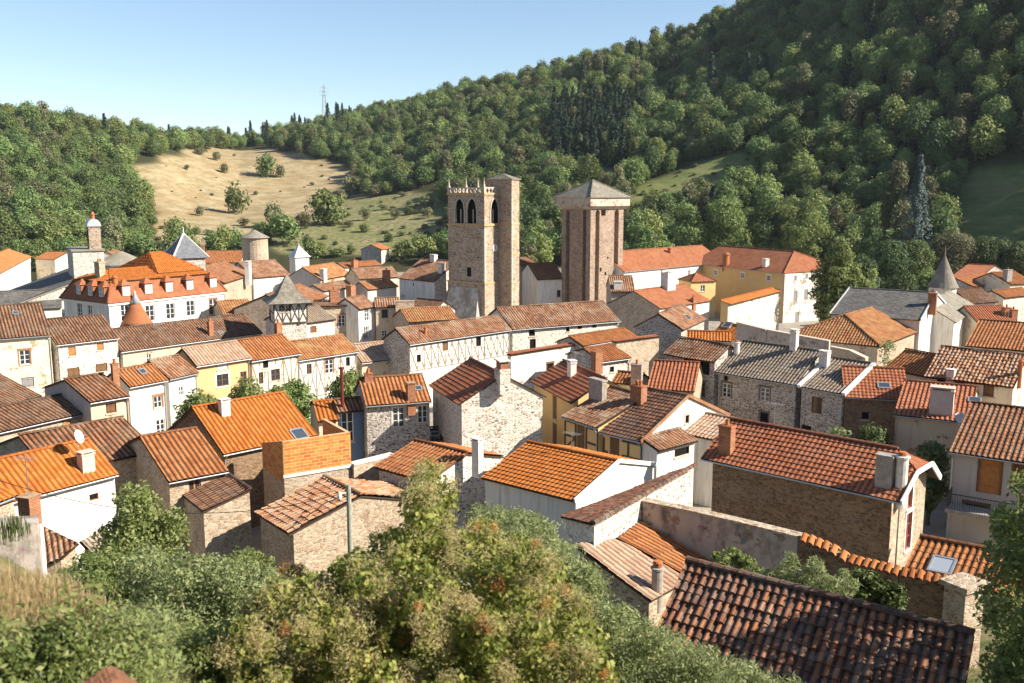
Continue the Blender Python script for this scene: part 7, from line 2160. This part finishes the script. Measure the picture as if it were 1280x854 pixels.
# ---- the bank at the lower left: dry grass, green grass, ivy on a low wall, a rock
def near_ground(px, py, far=60):
    d = ray(px, py); hh = math.hypot(d.x, d.y)
    rs = np.arange(3, far, .12); X_, Y_, Z_ = d.x / hh * rs, d.y / hh * rs, CAM.z + d.z / hh * rs
    g = hz(X_, Y_); ok = g >= Z_
    if not ok.any(): return None
    k = np.argmax(ok); return Vector((X_[k], Y_[k], g[k]))
def grass(name, label, poly, R, mat, n, h, seed, depth=2.0, group=None, w=.012):
    r = np.random.RandomState(seed); xs = [p[0] for p in poly]; ys = [p[1] for p in poly]
    V = []; k = 0
    while k < n:
        a = r.uniform(min(xs), max(xs)); b = r.uniform(min(ys), max(ys))
        if not inpoly(np.array([a]), np.array([b]), poly)[0]: continue
        p = near_ground(a, b) if R < 30 else at_dist(a, b, R + r.rand())
        k += 1
        if p is None: continue
        for j in range(5 if R < 30 else 1): V.append(p + Vector((r.normal() * .12, r.normal() * .12, 0)))
    P_ = np.array([tuple(p) for p in V]); n = len(P_)
    hh = h * (.5 + r.rand(n)); a = r.rand(n) * 6.28; ln = np.stack([np.cos(a), np.sin(a)], 1) * (hh * .45 * r.rand(n))[:, None]
    b = r.rand(n) * 6.28; sd_ = np.stack([np.cos(b), np.sin(b), np.zeros(n)], 1) * w
    mid = P_ + np.concatenate([ln * .35, (hh * .6)[:, None]], 1); tip = P_ + np.concatenate([ln, hh[:, None] * .95], 1)
    lo = P_ - np.array([0, 0, .12])
    vv = np.stack([lo - sd_, lo + sd_, mid + sd_ * .7, mid - sd_ * .7, tip], 1).reshape(-1, 3)
    i0 = np.arange(n) * 5
    mb = MB(); mb.add(vv, np.stack([i0, i0 + 1, i0 + 2, i0 + 3], 1)); mb.add(vv, np.stack([i0 + 3, i0 + 2, i0 + 4], 1))
    o = mb.build(name, M[mat]); tag(o, label, 'grass', group, 'stuff')
grass('grass', 'dry beige grass on the bank at the lower left', [(-30, 735), (60, 738), (115, 752), (120, 790), (40, 810), (-30, 840)], 13, 'dry_grass', 3200, .2, 601, w=.004)
grass('grass', 'fine dry grass between the shrubs at the lower left', [(90, 755), (200, 755), (250, 775), (240, 800), (100, 800)], 15, 'dry_grass', 380, .28, 602, w=.005)
grass('grass', 'mixed dry stalks along the bottom edge', [(120, 820), (330, 815), (420, 840), (420, 900), (120, 900)], 10.5, 'dry_grass', 120, .3, 605, w=.004)
poly = [(-15, 845), (15, 805), (50, 785), (95, 772), (112, 800), (108, 900), (-15, 900)]
near_bush('ivy', 'glossy ivy covering the low bank wall in the bottom left corner', poly, 10.5, 'leaf_ivy', .07, 110, 19, 1300, 611, 1.0, .5, .6, cat='plant', trunk=False, crown_name='leaves')
def rock(name, label, p, s, seed, mat):
    mb = MB(); n = 44; m_ = 28; V = []; rq = np.random.RandomState(seed); cuts = [(Vector(tuple(rand_dirs(rq, 1)[0])), rq.uniform(.6, .95)) for _ in range(16)]
    for j in range(m_ + 1):
        for k in range(n):
            t_ = math.pi * j / m_; f = 2 * math.pi * k / n
            d = Vector((math.sin(t_) * math.cos(f), math.sin(t_) * math.sin(f), math.cos(t_)))
            q = .82 + .16 * math.sin(d.x * 4 + seed) * math.cos(d.y * 3.3 + seed * 2) + .08 * math.sin(d.x * 9 + d.z * 7 + seed) + .05 * math.sin(d.y * 15 + d.x * 11)
            v = d * (q * 1.25)
            for (cn, ch) in cuts:
                o_ = v.dot(cn) - ch
                if o_ > 0: v = v - cn * (o_ * .95)
            v = v * (1 + .03 * math.sin(v.x * 23 + seed) * math.sin(v.y * 19) + .02 * math.sin(v.z * 41 + v.x * 33))
            V.append((s[0] * v.x, s[1] * v.y, s[2] * v.z))
    mb.add(V, [(j * n + k, (j + 1) * n + k, (j + 1) * n + (k + 1) % n, j * n + (k + 1) % n) for j in range(m_) for k in range(n)])
    o = mb.build(name, M[mat], smooth=False); o.location = p; tag(o, label, 'rock')
rock('rock', 'rusty red boulder at the bottom edge beside the ivy', at_dist(132, 862, 8.6), (.3, .26, .2), 3, 'rock_red')
BANK = [(-60, 700), (70, 715), (118, 748), (112, 785), (60, 800), (-60, 850)]
# low leafy growth hiding the soil of the near slope
def undergrowth(name, label, poly, mat, n, rad, leaf, per, seed, aspect=.5):
    r = np.random.RandomState(seed); xs = [p[0] for p in poly]; ys = [p[1] for p in poly]; L = []; Rd = []
    for _ in range(n):
        a = r.uniform(min(xs), max(xs)); b = r.uniform(min(ys), max(ys))
        if not inpoly(np.array([a]), np.array([b]), poly)[0] or inpoly(np.array([a]), np.array([b]), BANK)[0]: continue
        p = near_ground(a, b, 48)
        if p is None: continue
        q = rad * (.5 + r.rand()); L.append((p.x, p.y, p.z + q * .25)); Rd.append(q)
    mb = MB(); lobes_to_leaves(mb, L, Rd, per, leaf, r, 0, .7, .25, .5, aspect=aspect)
    o = mb.build(name, M[mat]); tag(o, label, 'undergrowth', None, 'stuff')
allp = [(-40, 735), (120, 735), (300, 760), (620, 760), (760, 800), (1000, 830), (1320, 800), (1320, 900), (-40, 900)]
undergrowth('undergrowth', 'low mixed green undergrowth covering the near slope', allp, 'leaf_bush', 700, .38, .08, 700, 701)
undergrowth('undergrowth', 'paler olive weeds mixed into the undergrowth of the near slope', allp, 'leaf_olive', 420, .3, .07, 900, 702, .3)
# grass on top of the ruin
mbp = [(0, 655), (20, 648), (34, 655), (30, 672), (5, 678)]
grass('grass', 'green grass tufts growing on top of the ruined wall at the left edge', mbp, 39, 'green_grass', 260, .3, 606, w=.014)

# ================================================================== small things
# utility pole, lamp and wires
p0 = at_dist(438, 690, 44); gz = 0.0
zt = top_z(p0, 606)
rt = empty('utility_pole', (p0.x, p0.y, gz)); tag(rt, 'weathered grey utility pole with a small lamp in front of the tumbledown shed', 'pole')
mb = MB(); mb.cyl((0, 0, -.5), (0, 0, zt), .16, .11, 10); mb.build('pole', M['pole_grey'], rt)
mb = MB(); mb.bar((0, 0, zt - .4), (-.35, -.2, zt - .35), .05); mb.lathe((-.4, -.23, zt - .5), [(.05, .2), (.12, .05), (.1, -.1), (.03, -.14)], 8); mb.build('insulator', M['chim_white'], rt)
def cable(label, pts, r_=.018):
    cu = MB()
    P_ = [Vector(p) for p in pts]
    for a, b in zip(P_[:-1], P_[1:]): cu.cyl(a, b, r_, n=5, cap=False)
    o = cu.build('overhead_cable', M['iron']); tag(o, label, 'cable', None)
a = Vector((p0.x, p0.y, zt - .35)); b = at_dist(-15, 596, 48)
cable('thin sagging cable from the utility pole across the lower left to the left edge', [a + (b - a) * t_ + Vector((0, 0, -4 * 1.4 * t_ * (1 - t_))) for t_ in np.linspace(0, 1, 17)])
b = at(*TS(842, 640), 4.4)
cable('short pale service cable from the utility pole to the tumbledown shed roof', [a + (b - a) * t_ + Vector((0, 0, -.5 * t_ * (1 - t_))) for t_ in np.linspace(0, 1, 7)], .025)
# pylon on the far ridge
p1 = at_dist(406, 150, 690); gz = hz1(p1.x, p1.y); zt = top_z(p1, 106)
rt = empty('pylon', (p1.x, p1.y, gz), .4); tag(rt, 'thin steel lattice pylon on the far wooded ridge', 'pylon')
H_ = zt - gz; mb = MB()
for sx, sy in ((1, 1), (1, -1), (-1, 1), (-1, -1)): mb.bar((sx * 2.2, sy * 2.2, 0), (sx * .3, sy * .3, H_), .28)
n_ = 9
for i in range(n_):
    z0 = H_ * i / n_; z1 = H_ * (i + 1) / n_; w0 = 2.2 - 1.9 * i / n_; w1 = 2.2 - 1.9 * (i + 1) / n_
    for sx, sy, tx_, ty_ in ((1, 1, 1, -1), (1, -1, -1, -1), (-1, -1, -1, 1), (-1, 1, 1, 1)):
        mb.bar((sx * w0, sy * w0, z0), (tx_ * w1, ty_ * w1, z1), .16)
mb.build('mast', M['aluminium'], rt)
for zz, w_ in ((.93, 3.2), (.84, 3.8), (.75, 3.2)):
    am = MB(); am.bar((-w_, 0, H_ * zz), (w_, 0, H_ * zz), .3); am.build('cross_arm', M['aluminium'], rt)
# balcony of the grey house
h = BALC; rt = h['root']; zb = 2.75
mb = MB(); mb.box((.2, -1.25, zb - .22), (h['L'] - .4, .27, zb)); bal_ = mb.build('balcony', M['chim_grey'], rt)
mb = MB()
for x in np.arange(.3, h['L'] - .4, .14): mb.cyl((x, -1.18, zb), (x, -1.18, zb + .95), .012, n=4, cap=False)
for y in np.arange(-1.1, .2, .16): mb.cyl((.28, y, zb), (.28, y, zb + .95), .012, n=4, cap=False)
mb.bar((.25, -1.18, zb + .97), (h['L'] - .4, -1.18, zb + .97), .05); mb.bar((.28, -1.18, zb + .97), (.28, .2, zb + .97), .05)
mb.build('railing', M['iron'], bal_)
# terrace furniture below it
def place_ground(px, py): 
    p = at(px, py, .05); return p
def chair(p, rz, label):
    rt = empty('garden_chair', p, rz); tag(rt, label, 'chair', 'white chairs on the terrace')
    m_ = M['plastic_white']
    mb = MB(); mb.box((-.24, -.24, .4), (.24, .24, .44)); mb.build('seat', m_, rt)
    mb = MB(); mb.hexa([(-.25, .2, .44), (.25, .2, .44), (.25, .25, .44), (-.25, .25, .44), (-.22, .34, .9), (.22, .34, .9), (.22, .38, .9), (-.22, .38, .9)]); mb.build('backrest', m_, rt)
    for sx in (-1, 1):
        mb = MB(); mb.box((sx * .27 - .03, -.2, .62), (sx * .27 + .03, .28, .66)); mb.build('armrest', m_, rt)
        for sy in (-1, 1): mb = MB(); mb.bar((sx * .24, sy * .22, 0), (sx * .25, sy * .2, .62 if sy < 0 else .42), .05); mb.build('leg', m_, rt)
chair(at(1191, 654, .05), 1.2, 'white plastic garden chair nearest the folded parasol, below the balcony')
chair(at(1201, 659, .05), 2.6, 'white plastic garden chair in the middle of the terrace, below the balcony')
chair(at(1224, 664, .05), -.8, 'white plastic garden chair under the dark ground floor window')
q = at(1187.5, 652, .05); rt = empty('parasol', q); tag(rt, 'folded red and white parasol on the terrace below the balcony', 'parasol')
mb = MB(); mb.cyl((0, 0, 0), (0, 0, 2.2), .025, n=8); mb.build('pole', M['aluminium'], rt)
mb = MB(); mb.lathe((0, 0, .9), [(.16, 0), (.13, .5), (.05, 1.15), (.02, 1.25)], 10); mb.build('canopy', M['cloth_red'], rt)
mb = MB(); mb.lathe((0, 0, 0), [(.25, 0), (.25, .06), (.06, .1)], 12); mb.build('base', M['stone_trim'], rt)
q = at(1209, 668, .05); rt = empty('garden_table', q); tag(rt, 'dark round garden table among the white chairs below the balcony', 'table')
mb = MB(); mb.lathe((0, 0, .7), [(.45, 0), (.45, .03)], 16); mb.build('tabletop', M['wood_dark'], rt)
mb = MB(); mb.cyl((0, 0, 0), (0, 0, .7), .05, n=8); mb.build('leg', M['iron'], rt)

# the air between here and the hills
hm = MB(); hm.box((-960, -960, -3), (960, 960, 330)); hz_o = hm.build('haze', MATS['terrain_ground'])
t_ = bpy.data.materials.new('haze'); t_.use_nodes = True; nt_ = t_.node_tree; nt_.nodes.clear()
vo = nt_.nodes.new('ShaderNodeVolumePrincipled'); vo.inputs['Color'].default_value = (.75, .85, 1, 1); vo.inputs['Density'].default_value = .00006
oo = nt_.nodes.new('ShaderNodeOutputMaterial'); nt_.links.new(vo.outputs[0], oo.inputs['Volume'])
hz_o.data.materials[0] = t_; tag(hz_o, None, None, None, 'stuff'); hz_o['label'] = 'thin summer haze in the air of the valley'
